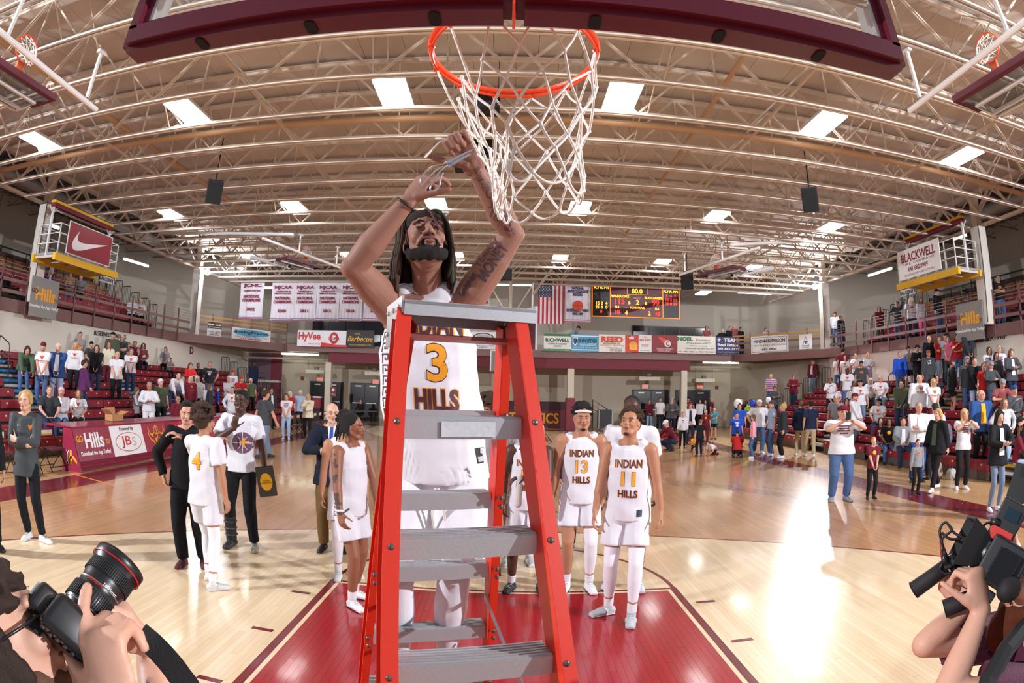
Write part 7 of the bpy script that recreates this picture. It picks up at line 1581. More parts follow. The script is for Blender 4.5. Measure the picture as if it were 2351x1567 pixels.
CROWD['people at the far right of the court'] = '''
F 1490 985 1.66 clasp -5 1.0 l Ln cm tl k f | woman with long hair in maroon cardigan holding a black bag, by the far doors
F 1514 988 1.78 stand -5 1.0 l Sb tw tk w | young man in white tee and black trousers by the far doors
F 1540 1000 1.80 phone -5 1.1 l Cg cG tk k | man in grey cap and slate jacket looking at his phone
F 1547 975 1.70 stand -5 .9 l Sb to tk k | dim figure with brown hair standing by the far doors
F 1578 985 1.82 stand -10 1.1 l Ck lm tk k O | man in maroon sweatshirt and dark cap beside the white column
F 1585 975 1.62 stand -10 .9 l Bb tP tk k | woman in pink behind the maroon sweatshirt
F 1606 985 1.68 stand -20 1.0 l Bb lw tk k | dark-haired woman in white top near the far column
F 1618 985 1.66 stand -20 1.0 l Lb ck tk k iw | woman in black vest over white near the far column
F 1632 985 1.82 stand 60 1.2 l Og tm tk k | big man in maroon tee with a bright red cloth over his shoulder
F 1540 1034 1.76 crouch -70 1.15 l Cw lm tJ k | man crouching in maroon sweatshirt and white cap
F 1528 1018 1.00 stand -10 .95 l Sb cJ tr r | small child in dark vest beside the crouching man
F 1566 1028 1.36 stand -15 .95 l Sb lw tk k K | boy in white printed long-sleeved shirt and black trousers
F 1583 1018 1.64 clasp -15 1.0 l Ln cw tJ k iu | woman in white jacket over a dark top, behind the boy
F 1605 1047 1.22 stand 180 .95 l Wn tk tk k N | small boy seen from behind in black and gold jersey with number 44
F 1619 1018 1.40 stand -20 .95 l Sb tm tm k Y | boy in maroon tee and shorts
F 1638 1008 1.44 chin -20 .95 l Sb tq sk k | boy in teal tee and black shorts with a hand at his mouth
F 1593 1035 .95 crouch -10 1.0 l Sy ty tk k | toddler in yellow and black crouching on the confetti
F 1633 1044 1.05 crawl -60 1.0 l Sb tw tm k | small child in white shirt crawling over the confetti
F 1689 1045 1.42 stand -15 1.05 l Sb tB tk k B | boy in bright blue tee with white lettering and black trousers
F 1696 1025 1.66 stand -20 1.05 l Nb tB tk k f | woman in blue tee with her hair up behind the boy in blue
F 1727 1052 1.40 stand -110 1.0 l Ln lP tj w f | girl with long brown hair in pink sweatshirt and jeans
F 1740 1040 1.84 hips -15 1.2 l Cw tw tj w bb | big bearded man in white polo shirt and white cap
F 1770 1046 1.82 stand -100 1.15 l CG tl tj w | man in light blue shirt and dark cap seen from the side
F 1795 1050 1.74 stand -110 1.25 l Ny cu tk w f | blonde woman in black plaid shirt and black trousers
F 1700 1000 1.80 stand -20 1.1 l Sk lk tk k | dark-haired man standing behind the white balloon
F 1712 1000 1.70 stand 160 1.1 l Sb tL tk k | person in lime green top seen from behind
F 1722 995 1.72 stand -20 1.0 l Ck tq tk k | man in dark cap and teal top behind the white polo man
F 1757 1015 1.62 stand -20 1.0 l Pb lG tj k f | woman with glasses between the two men in caps
F 1692 1050 1.40 crouch 160 1.0 l Sb tr tk k | child bending down in red behind the boy in blue
F 1836 1045 1.82 stand 160 1.0 l Sn cn tt w | young man in navy jacket with pale back panel and grey trousers
F 1858 1048 1.82 walk 160 1.05 t Sk tn tt w | young man in loose navy tee and khaki trousers walking away
R 1770 862 1.80 stand -40 1.2 p Wg tP tj k s | man in wide pink and blue striped shirt on the lower bleacher steps
R 1779 884 1.66 phone -30 1.0 l Nb cG tJ k | woman in grey jacket holding a balloon string on the steps
R 1822 860 1.70 phone -30 1.0 l Nn cm tJ k im | woman in maroon plaid jacket coming down the aisle steps
R 1866 828 1.70 stand -60 1.1 l Ly cm tl w iw | woman in maroon vest carrying a small child on her arm
'''
CROWD['spectators in the right bleachers'] = '''
R 1923 816 1.72 stand -30 1.0 l Lb tw tj w E | woman with long dark hair in white emblem tee, upper left of the right bleachers
R 1940 816 1.70 stand -40 1.0 l Nn tw tk w E | woman with tied hair in white emblem tee holding her neighbour's shoulder
R 1935 799 1.82 stand 140 1.15 l Ck tm tk k | man in maroon shirt and black cap with his back turned, top row
R 1965 809 1.76 chin -40 1.0 l Sb tw tk k | young man in white tee touching his chin, top row
R 1977 822 1.82 stand -30 1.1 t Ck tG tk k O | man in dark grey tee with an orange print and black cap
R 1945 847 1.82 stand -30 1.1 d Wk tw tj k E | tall dark man in white tee with a maroon jacket over his shoulder
R 1907 868 1.70 chin -40 1.0 m Pk lw tk k f | young woman in white jacket eating, left of the white tee group
R 1919 887 1.66 sit -40 1.1 l Sk tw tk k f | dark-haired woman in white tee seated behind the phone man
R 1957 880 1.60 stand -30 1.0 l Sb tw tk k | boy with brown hair in white tee, hands together
R 1975 863 1.80 stand -30 1.15 l Ck tw ts k gE | man in black cap, glasses and white emblem tee
R 1999 871 1.66 sit -40 1.1 l Bw tw tG k E | white-haired woman in white emblem tee seated in the middle rows
R 2022 864 1.80 sit -40 1.1 l Og tw ts k gE | grey-haired man in white emblem tee seated in the middle rows
R 1918 905 1.76 stand -30 1.0 l Wb tk tk k g | man in glasses and dark shirt just behind the phone man's head
R 1944 909 1.68 stand -30 1.0 l Lb cr tk k | dark-haired woman in red coat behind the man in maroon cap
R 1962 902 1.84 clasp 30 1.2 l Cm lw tG k bb | bearded man in maroon cap and white long-sleeved shirt with lanyard
R 2018 917 1.74 sit -50 1.1 l Ck tw tJ k gE | older man in cap and glasses seated leaning on the handrail
R 1920 925 1.76 stand -30 1.2 l Og tg tG k g | grey-haired man in grey tee half hidden behind the phone man
F 1925 1148 1.84 up -20 1.35 l Cm tw tj g gW | large man in white tee and jeans holding a phone up to his face
F 1998 1144 1.22 clasp -15 .95 p Wy tm tk k Y | small blond boy in maroon emblem tee, hands clasped
F 2100 1133 1.12 stand -15 .95 l Sb lg tk k O | small brown-haired boy in grey printed long sleeves
F 2145 1126 1.72 walk -80 1.0 l Ly ck tk w if | woman with very long blonde hair in black puffer jacket
F 2205 1122 1.70 up -25 1.0 l Fy tw tk w W | blonde woman in white lettered tee filming with her phone
F 2280 1172 1.74 phone -15 .92 l Fk ck gs w i | young woman with long dark hair in cropped black top and blue leggings
R 2021 966 1.68 sit -30 1.0 l Fk lm tl k B | young woman in maroon sweatshirt with long dark hair seated on the front row
R 2041 967 1.68 sit -35 1.0 m Pk tk tj k Y | young woman in black tee with long braid seated on the front row
R 2073 967 1.74 sit -30 1.1 l Sb cg tJ k iw | person in grey jacket and blue face mask seated on the front row
F 2102 1105 1.84 cross -25 1.1 l Wg lw tb k iw | grey-haired man in black vest and white sleeves with his arms crossed
F 2140 1100 1.80 stand 160 1.1 l Cu tw tk k | man in dark cap and long white tee seen from behind
R 2252 898 1.88 pocket -20 1.25 l Og cb tk t iyg | tall man in open blue jacket over a mustard yellow tee
R 2070 876 1.72 clasp -60 1.2 l Nk co tJ k f | woman in long olive cardigan with her hair tied up
R 2111 859 1.86 stand -25 1.25 p Og cw tm k E | large white-bearded man in open white zip jacket and emblem tee
R 2143 863 1.72 clasp -20 1.05 l By tw tm k gE | woman with shoulder-length blonde hair and glasses in white emblem tee
R 1993 815 1.70 phone -30 1.0 l Ly lh tl w | blonde girl with a dark coat over her arm, looking at her phone
R 2065 800 1.82 stand -25 1.05 l Wn lB tj w | man in bright blue quarter-zip sweater
R 2085 796 1.76 phone -25 1.0 l Uk lg sk w O | curly dark-haired youth in grey sweatshirt and black shorts
R 2105 795 1.76 phone -25 1.1 l Uk lk tk k | dark curly-haired youth in black sweatshirt looking at his phone
R 2131 799 1.74 stand -25 1.05 t Cd lG tG k X | young man in charcoal sweatshirt with a white crossed print
R 2133 763 1.82 stand -25 1.1 p Og ck tk k | balding man in black jacket on a high row, near the railing
R 2156 760 1.76 cross -25 1.0 l Sb lr tl k | young man in red sweatshirt with his arms crossed
R 2170 747 1.82 cross -20 1.1 l Ck tg tk k bg | grey-bearded man in black cap and grey tee below the railing
R 2176 767 1.70 clasp -50 1.1 l Pn tp tG k f | woman in hot pink tee carrying a baby in grey
R 2196 753 1.74 chin -30 1.05 l Lb tr tj k g | woman in dark red tee resting her chin on her hand
R 2219 734 1.84 clasp -20 1.0 l Ck cu tJ k bg | older man in black jacket and cap in front of the grey promo board
R 2150 858 1.62 sit -30 1.0 l Lb tu tk k | young woman with dark hair seated between the white tee pair
R 2184 827 1.80 pocket 60 1.05 l Cm ck sk w | young man in maroon cap, black jersey and black shorts
R 2220 817 1.84 stand -20 1.1 l Cg lG tj k bk | bearded man in grey cap and grey quarter-zip sweater
R 2237 826 1.78 clasp -20 1.1 l Wb ck tl k | short-haired person in black jacket and light jeans
R 2257 828 1.60 stand -20 .95 l Sn tr tG k Y | red-haired boy in red jersey holding a paper
R 2275 827 1.62 phone -20 1.0 l Cg lG tJ k | boy in grey cap and grey printed sweatshirt
R 2268 790 1.76 sit -20 1.0 l Bb tw tm k gW | woman with glasses in white WINNER tee seated on the top row
R 2290 781 1.82 sit -20 1.1 p Wg tw tm k gW | grey-haired man with glasses in white lettered tee on the top row
R 2287 808 1.66 stand -20 1.0 l Lk lG tk k | young woman with straight dark hair in grey jacket
R 2321 806 1.70 phone -20 1.0 l Ln cG tn k iw | woman with blonde wavy hair in grey striped jacket
R 2293 872 1.80 sitf -30 1.1 l Cg td tk k | man in grey cap and dusty maroon shirt looking down at his hands
R 2329 876 1.70 chin -30 1.0 l Cb lG tk k g | young man in blue cap with a hand on his face
R 2306 915 1.66 hips -20 1.15 l Bn lh tl k g | woman with short blonde hair and glasses in pale green top, hand on hip
F 2345 1110 1.72 up -25 1.0 l Nb tk tk k | person at the frame edge in dark tee holding a phone high
R 2338 984 1.66 sit 30 1.0 l Ln lm tl w f | woman with light brown hair in maroon sweatshirt seated at the frame edge
F 2362 1190 1.70 clasp -20 1.0 l Nk tk tk w f | woman in black tee at the right frame edge with an orange bag
'''
CROWD['spectators on the right balcony'] = '''
V 1897 730 1.68 stand -20 1.0 l Ln cn tk k iw f | woman in dark vest over white on the corner of the right balcony
V 1917 717 1.80 stand -30 1.1 l Cm lw tj k | man in maroon cap and white shirt on the corner of the right balcony
V 1930 723 1.68 stand 20 1.1 l Sn cn tj k il f | woman in dark vest and light blue sleeves on the corner of the right balcony
V 2018 703 1.68 cross -30 1.0 l Ln lm tG k f | woman in maroon with her arms crossed on the right balcony
V 2058 687 1.72 raise -30 1.0 l Sk lG tj k | youth with one arm raised high on the right balcony
V 2091 682 1.72 chin -30 1.2 p Bw lw tJ k O | white-haired woman in white sweatshirt eating on the right balcony
V 2114 688 1.60 stand -30 .95 l Bn lw tp k f | girl in white with a bright pink bag on the right balcony
V 2150 670 1.80 stand 20 1.15 l Ck ck tJ k | man in black jacket and black cap on the right balcony
V 2290 627 1.72 cross -30 1.05 t Sk tk tj k O | person in black tee leaning on the rail right of the tall column
M 1622 757 1.66 stand 0 1.0 l Lb td tk k | woman in checked top behind the green insurance banner
M 1650 752 1.80 bend 120 1.0 l Cw ck tk k | person in black jacket and white hat turned away on the mezzanine
M 1676 757 1.70 stand 0 1.0 l Sk ck tk k f | dark-haired figure behind the navy banner
M 1685 753 1.80 stand 0 1.1 l Og ld tk k | man in pale checked shirt leaning on the mezzanine rail
M 1701 757 1.68 stand 30 1.0 l Sk ck tk k f | rightmost figure in dark clothes on the mezzanine
M 1758 742 1.68 stand 10 1.0 l Sb lh tk k | person in grey seated behind the heating banner
M 1312 742 1.72 bend 90 1.0 l Ck lg tk k | person in grey hooded top leaning over the mezzanine rail below the flag
'''
for grp, txt in CROWD.items():
    for line in txt.strip().split('\n'): crowd(line, grp)
# ================================================================== furniture and small things round the court
TX_ = -8.60; ya = 9.17; tbl = thing('scorers_table', 'long maroon scorer table with sponsor panels on its slanted front', 'table', (0, 0, 0)); yend = PX(520, 957, -8.85).y+2.0
TM = mat('8e2140', .35, coat=.3); poly = [(-8.58, .0), (-8.60, .10), (-8.86, .90), (-9.12, .90), (-9.16, .0)]
MB().prism(poly, lambda u, v, d: (u, ya+d, v), .03).add('end_panel', TM, tbl); MB().prism(poly, lambda u, v, d: (u, yend-.03+d, v), .03).add('end_panel', TM, tbl)
MB().box((-9.75, ya, .88), (-8.83, yend, .92), .008).add('table_top', TM, tbl)
nrm = V((.80, 0, .26)).normalized(); upf = V((-.26, 0, .80)).normalized()
f0 = lambda y, v, q=0: V((-8.62, y, .16))+upf*v+nrm*q
def face(y0, y1, v0, v1, m, nm, q=0): return MB().quad(f0(y0, v0, q), f0(y1, v0, q), f0(y1, v1, q), f0(y0, v1, q)).quad(f0(y0, v0, q-.012), f0(y1, v0, q-.012), f0(y1, v1, q-.012), f0(y0, v1, q-.012)).add(nm, m, tbl)
MB().box((-8.74, ya+.03, .02), (-8.66, yend-.03, .26)).add('kick_board', mat('7c1c36', .4), tbl); MB().bar((-8.60, ya, .12), (-8.60, yend, .12), .03).add('lower_rail', TM, tbl)
ys = [ya+.02]+[PX(px, py, -8.84).y for px, py in ((249, 982), (323, 977), (383, 973), (497, 961))]+[yend-.02]
cols = [TM, mat('ecebee', .4), mat('9a2440', .4), mat('b23050', .4), mat('9a2440', .4)]
for k in range(5): face(ys[k], ys[k+1]-.01, .06, .76, cols[k], 'sign_panel', .012)
fm = lambda y, v, q=.018: frame(f0(y, v, q), (0, 1, 0), upf)
def T(txt, y, v, sz, m, w_, b_=0): put_text(txt, fm(y, v), tbl, m, sz, ext=.002, bold=b_, width=w_)
w0 = ys[1]-ys[0]; c0 = (ys[0]+ys[1])/2; T('Hills', c0+.02, .48, .44, mat('eeeef0', .5), w0*.52, .014); T('GO', c0-w0*.37, .53, .19, LETG, w0*.17, .006); T('TV', c0+w0*.38, .42, .15, LETG, w0*.12, .005); T('Download the App Today!', c0, .20, .12, mat('eeeef0', .5), w0*.82, .004)
w1 = ys[2]-ys[1]; c1 = (ys[1]+ys[2])/2; T('Powered by', c1, .66, .12, BLACK, w1*.42); T('JB', c1-w1*.08, .36, .30, mat('c02030', .5), w1*.30, .004); T('S', c1+w1*.16, .36, .30, mat('b8b4b8', .5), w1*.12, .002)
for q, cc in ((.30, 'b0485c'), (.27, 'ecebee')): board_item(tbl, 'oval_ring', mat(cc, .5), circ(0, 0, w1*.40 if q > .28 else w1*.385, q*.75 if q > .28 else .208), frame(f0(c1, .36, .014 if q > .28 else .016), (0, 1, 0), upf), .001)
def viking(y, s_):
    def it(m, P, q): board_item(tbl, 'viking_emblem', m, [(a*s_, b_*s_) for a, b_ in P], fm(y, .40, q), .0015)
    it(LETG, [(-.12, .16), (-.24, .10), (-.34, .14), (-.40, .34), (-.44, .10), (-.38, -.06), (-.24, -.14), (-.20, -.30), (0, -.42), (.20, -.30), (.24, -.14), (.38, -.06), (.44, .10), (.40, .34), (.34, .14), (.24, .10), (.12, .16), (.10, .28), (0, .36), (-.10, .28)], .016)
    it(mat('7c1c30', .5), [(-.10, .14), (-.22, .06), (-.34, .08), (-.39, .22), (-.40, .08), (-.34, -.03), (-.20, -.10), (-.17, -.26), (0, -.37), (.17, -.26), (.20, -.10), (.34, -.03), (.40, .08), (.39, .22), (.34, .08), (.22, .06), (.10, .14), (.08, .24), (0, .31), (-.08, .24)], .019)
    for P in ([(-.015, .28), (.015, .28), (.02, -.04), (-.02, -.04)], [(-.10, .08), (.10, .08), (.10, .12), (-.10, .12)], [(-.15, -.02), (-.05, -.03), (-.10, -.28)], [(.15, -.02), (.05, -.03), (.10, -.28)], [(-.035, -.10), (.035, -.10), (.0, -.33)], [(-.30, .02), (-.20, .02), (-.33, .14)], [(.30, .02), (.20, .02), (.33, .14)]): it(LETG, P, .022)
viking((ys[2]+ys[3])/2, .86); viking((ys[4]+ys[5])/2, .86); T('TOUGH AS ONE', (ys[3]+ys[4])/2, .55, .26, mat('f0c8d2', .5), (ys[4]-ys[3])*.85, .006)
# interlocked letters on the end panel
e = frame((-8.86, ya-.004, .30), (1, 0, 0), (0, 0, 1)); board_item(tbl, 'monogram', mat('e8e4e8', .5), rect(-.14, -.14, -.10, .14), e, .002); board_item(tbl, 'monogram', mat('e8e4e8', .5), rect(-.16, .10, -.08, .14), e, .002); board_item(tbl, 'monogram', mat('e8e4e8', .5), rect(-.16, -.14, -.08, -.10), e, .002)
board_item(tbl, 'monogram', LETG, rect(-.04, -.14, .02, .14), e, .003); board_item(tbl, 'monogram', LETG, [(-.08, .01), (.08, .03), (.18, -.07), (.18, -.13), (.06, -.03), (-.08, -.04)], e, .003)
for k, (y, c, nm) in enumerate(((9.6, 'b9935f', 0),)): pass
t = thing('cardboard_box', 'open cardboard box standing behind the near end of the scorer table', 'box', PX(262, 966, -9.45)); t.location.z = .92; t.scale = (.55, .6, .75); CB = mat('b8895c', .8)
for a, b_ in (((-.25, -.35, 0), (.25, -.34, .22)), ((-.25, .34, 0), (.25, .35, .22)), ((-.25, -.35, 0), (-.24, .35, .22)), ((.24, -.35, 0), (.25, .35, .22)), ((-.25, -.35, 0), (.25, .35, .01))): MB().box(a, b_).add('side', CB, t)
MB().bar((0, -.35, .22), (.0, -.62, .40), .5, .008, (0, .6, 1)).add('flap', CB, t); MB().bar((0, .35, .22), (0, .75, .30), .5, .008, (0, .2, 1)).add('flap', CB, t); MB().bar((-.25, 0, .22), (-.30, 0, .42), .68, .008).add('flap', CB, t)
# folding chairs
CH = mat('201c20', .4, .3); CU = mat('5a2230', .5)
def chair(x, y, rz, label, grp=None, first=[None]):
    if first[0] is None:
        t = thing('folding_chair', label, 'chair', (x, y, 0), rz, grp)
        MB().box((-.21, -.21, .43), (.21, .20, .47), .015).add('seat', CU, t); MB().box((-.22, .19, .66), (.22, .22, .86), .012).add('backrest', CU, t)
        MB().box((-.16, .180, .70), (.16, .189, .81)).add('back_label', mat('d8d4d8', .5), t); MB().box((-.16, .176, .70), (.16, .181, .735)).add('label_stripe', mat('e0a024', .5), t)
        for q in (-.22, .22): MB().tube([(q, -.24, .01), (q, .20, .72), (q, .21, .84)], .011, 6).add('front_leg', CH, t); MB().tube([(q, .26, .01), (q, -.12, .46)], .011, 6).add('rear_leg', CH, t)
        MB().bar((-.22, .22, .08), (.22, .22, .08), .016).add('crossbar', CH, t); MB().bar((-.22, -.20, .10), (.22, -.20, .10), .016).add('crossbar', CH, t); first[0] = t; return t
    r = first[0].copy(); COL.objects.link(r); r.location = (x, y, 0); r.rotation_euler = (0, 0, rz); r['label'] = label
    if grp: r['group'] = grp
    elif 'group' in r: del r['group']
    for c in list(first[0].children): d = c.copy(); COL.objects.link(d); d.parent = r
    return r
chair(-9.35, 7.55, R_(78), 'maroon folding chair at the left frame edge, behind the woman with crossed arms'); chair(-9.3, 8.25, R_(84), 'maroon folding chair between the woman with crossed arms and the scorer table'); chair(-9.25, 8.95, R_(88), 'maroon folding chair right against the near end of the scorer table')
a, b_ = V((-7.95, 19.6, 0)), V((-7.9, 27.4, 0))
for k in range(13): p = a+(b_-a)*k/12; chair(p.x, p.y, R_(92), 'maroon folding chair in the far row of team chairs along the left sideline', 'far row of team chairs')
# thin orange line on the floor beside the table
m_ = PZ(155, 1084), PZ(262, 1113); struct(MB().bar((m_[0].x, m_[0].y, .0008), (m_[1].x, m_[1].y, .0008), .05, .0012).add('trim_orange_line', mat('e8901c', .4)))
# padded wall with lettering at the far end
x0, x1 = PY(1150, 960, 31.4).x, PY(1310, 960, 31.4).x; struct(MB().box((x0, 31.35, .0), (x1, 31.5, 1.0), .03).add('trim_wall_pad', mat('5c1828', .6))); o = MB().box((x0, 31.34, 1.0), (x1, 31.5, 1.45), .02).add('trim_wall_pad_top', mat('3a0f1c', .6)); struct(o)
t = link('pad_lettering', text_mesh('ATHLETICS', .8, .01, .02, width=(PY(1283, 960, 31.3).x-PY(1150, 960, 31.3).x)), None, mat('e09a20', .5)); t.matrix_world = frame(((PY(1283, 960, 31.3).x+PY(1150, 960, 31.3).x)/2, 31.33, .52), (1, 0, 0), (0, 0, 1)); tag(t, 'gold letters ATHLETICS on the maroon wall pad, mostly hidden by the ladder', 'lettering')
p = PY(1388, 957, 30.3); t = thing('equipment_case', 'black wheeled equipment case standing by the far wall', 'case', (p.x, 30.3, 0)); MB().box((-.36, -.3, .08), (.36, .3, 1.08), .02).add('case', mat('26262a', .5), t)
for q in (-.36, .36): MB().box((q-.02, -.32, .08), (q+.02, -.28, 1.08)).add('edge_trim', mat('9a9a9c', .4, .5), t); MB().cyl((q*.8-.02, -.2, .045), (q*.8+.02, -.2, .045), .045).add('wheel', BLACK, t)
t = thing('stair_rail', 'black stair handrail sloping down behind the maroon wall pad', 'railing', (0, 0, 0)); A, B = PY(1361, 917, 30.9), PY(1394, 939, 30.9)
MB().tube([(A.x, 30.9, 0), A, B, (B.x, 30.9, 0)], .03, 8).add('rail_tube', BLACK, t); MB().tube([A-V((0, 0, .5)), B-V((0, 0, .5))], .02, 6).add('mid_rail', BLACK, t)
p = PY(729, 932, 29.6); t = thing('drink_cooler', 'red and white drink cooler on a stand by the far left doors', 'cooler', (p.x, 29.6, 0)); MB().box((-.2, -.2, .0), (.2, .2, .7)).add('stand', BLACK, t); MB().box((-.24, -.22, .7), (.24, .22, 1.28), .03).add('body', mat('8a2030', .5), t); MB().box((-.25, -.23, 1.28), (.25, .23, 1.36), .02).add('lid', WHITE, t)
p = PY(800, 958, 27.2); t = thing('work_table', 'dark folding table at the far left corner of the court', 'table', (p.x, 28.6, 0)); MB().box((-1.1, -.35, .71), (1.1, .35, .75)).add('table_top', mat('3a3232', .5), t)
for q in (-1, 1): MB().tube([(q, -.3, .71), (q, -.3, .01), (q, .3, .01), (q, .3, .71)], .015, 6).add('leg_frame', BLACK, t)
# balloons
for px, py, c, nm, r in ((1694, 926, 'dcdce2', 'white balloon floating among the people at the far right', .22), (1728, 926, '2038b0', 'blue balloon behind the white polo man', .17), (1764, 918, 'e0e0e6', 'white balloon on a string under the bleacher steps', .15)):
    a = PZ(px, 1000+60*(px > 1750)*0, 0); D = math.hypot(a.x-CPOS.x, a.y-CPOS.y)-1.2; p = LD(px, py, D); t = thing('balloon', nm, 'balloon', p); MB().ell((0, 0, 0), (r*.92, r*.92, r), n=18, m=12).add('balloon_skin', mat(c, .2, coat=.5), t, True); MB().ell((0, 0, -r-.01), (.015, .015, .02)).add('knot', mat(c, .3), t)
    MB().tube([(0, 0, -r), (.05, .03, -r-.35), (-.03, 0, -max(.5, p.z-.75))], .003, 4).add('string', WHITE, t)
# bags
def bag(p, label, c, w_=.3, h=.42, nm='backpack', cat='bag'):
    t = thing(nm, label, cat, p); mb = MB(); mb.loft([((0, 0, 0), w_*.5, .11), ((0, 0, h*.3), w_*.52, .13), ((0, 0, h*.75), w_*.46, .11), ((0, 0, h), w_*.25, .06)], 16, .7); o = link('bag_body', remesh(mb, .016, 3), t, mat(c, .8, bump=.6, scale=20., vary=.5, dist=.01))
    MB().tube([(-.05, -.02, h-.02), (-.05, -.03, h+.06), (.05, -.03, h+.06), (.05, -.02, h-.02)], .010, 6).add('handle', BLACK, t); MB().box((-w_*.32, -.155, .05), (w_*.32, -.11, h*.45), .02).add('front_pocket', mat(c, .8, vary=.5, scale=20.), t); return t
p = PX(2173, 968, 11.6); bag((11.6, p.y, .43+.257), 'grey patterned backpack resting on the second bench row of the right bleachers', '6a6876', .42, .5)
p = PZ(2158, 1100); bag((p.x, p.y+.15, 0), 'tan and grey drawstring bag on the floor by the front bleacher row', '8a7c70', .34, .42, 'drawstring_bag'); p = PZ(2177, 1101); bag((p.x+.1, p.y, 0), 'small white and grey bag on the floor beside the tan bag', 'a8a4a0', .26, .26, 'drawstring_bag')
p = PZ(2010, 1105); D = PZ(2149, 1060)
# video camera on a tripod, right balcony
p = PX(2217, 690, 16.9); t = thing('video_tripod', 'black video camera on a tall tripod on the right balcony, left of the tall column', 'camera', (16.9, p.y, 4.35))
for a in (0, 2.1, 4.2): MB().tube([(0, 0, 1.25), (.36*cos(a), .36*sin(a), 0)], [.022, .014], 6).add('leg', BLACK, t)
MB().box((-.08, -.1, 1.28), (.08, .14, 1.46), .02).add('camera_body', BLACK, t); MB().cyl((-.08, -.02, 1.38), (-.24, -.02, 1.36), .045, .055).add('lens', BLACK, t); MB().tube([(.05, .1, 1.3), (.3, .25, 1.15)], .01, 6).add('pan_handle', BLACK, t)
# operator on the right platform
# rolling ladders on the balconies
for sx, c, nm, yy in ((-1, '24407c', 'blue rolling ladder standing on the left balcony beside the tall column', 11.9), (1, '1c1c20', 'black rolling ladder standing on the right balcony beside the tall column', 11.6)):
    t = thing('rolling_ladder', nm, 'ladder', (sx*18.4, yy, 4.9)); m_ = mat(c, .4, .2); 
    for e in (-.35, .35):
        MB().tube([(sx*1.1, e, 0), (sx*-.5, e, 1.9), (sx*-.5, e, 2.9), (sx*-.9, e, 2.9)], .022, 6).add('side_rail', m_, t); MB().tube([(sx*-.5, e, 0), (sx*-.5, e, 2.0)], .022, 6).add('rear_post', m_, t)
    for k in range(7): u = k/7; x = 1.1-1.6*u; z = .25+1.75*u; MB().box((min(sx*x-.1, sx*x+.1), -.35, z), (max(sx*x-.1, sx*x+.1), .35, z+.03)).add('tread', m_, t)
    for k in range(5): MB().bar((sx*-.5, -.35, .3+.4*k), (sx*-.5, .35, .3+.4*k), .03).add('brace', m_, t)
# confetti over the floor at the right
random.seed(4); CFC = ['e8d870', 'd04030', 'e8e8ea', '50a8c8', 'e09a40', '8a3048']; vs = {c: ([], []) for c in CFC}
for i in range(2400):
    u = random.random(); q = random.choice(((1580, 1700, 1015, 1048), (1640, 1850, 1030, 1070), (1790, 1900, 1022, 1062), (1780, 1870, 1000, 1040), (1520, 1600, 1020, 1045))); px, py = random.uniform(q[0], q[1]), random.triangular(q[2], q[3]); p = PZ(px, py)
    if i > 2250: p = PZ(random.uniform(1800, 2250), random.uniform(1075, 1170))
    if p.x > 10.6 or p.y > 29: continue
    a = random.uniform(0, pi); r = random.uniform(.009, .018); c = random.choices(CFC, (6, 2, 3, 1, 2, 2))[0]; v, f_ = vs[c]; k = len(v); z = .002+random.uniform(0, .006)
    for e in range(4): v.append((p.x+r*cos(a+e*pi/2), p.y+r*sin(a+e*pi/2), z+(.008 if e == 1 else 0)*random.random()))
    f_.append((k, k+1, k+2, k+3))
for c, (v, f_) in vs.items():
    me = bpy.data.meshes.new('confetti'); me.from_pydata(v, [], f_); o = link('confetti', me, None, mat(c, .5)); o['kind'] = 'stuff'; tag(o, {'e8d870': 'yellow', 'd04030': 'red', 'e8e8ea': 'white', '50a8c8': 'blue', 'e09a40': 'orange', '8a3048': 'maroon'}[c]+' paper confetti scattered over the floor at the far right', 'confetti')
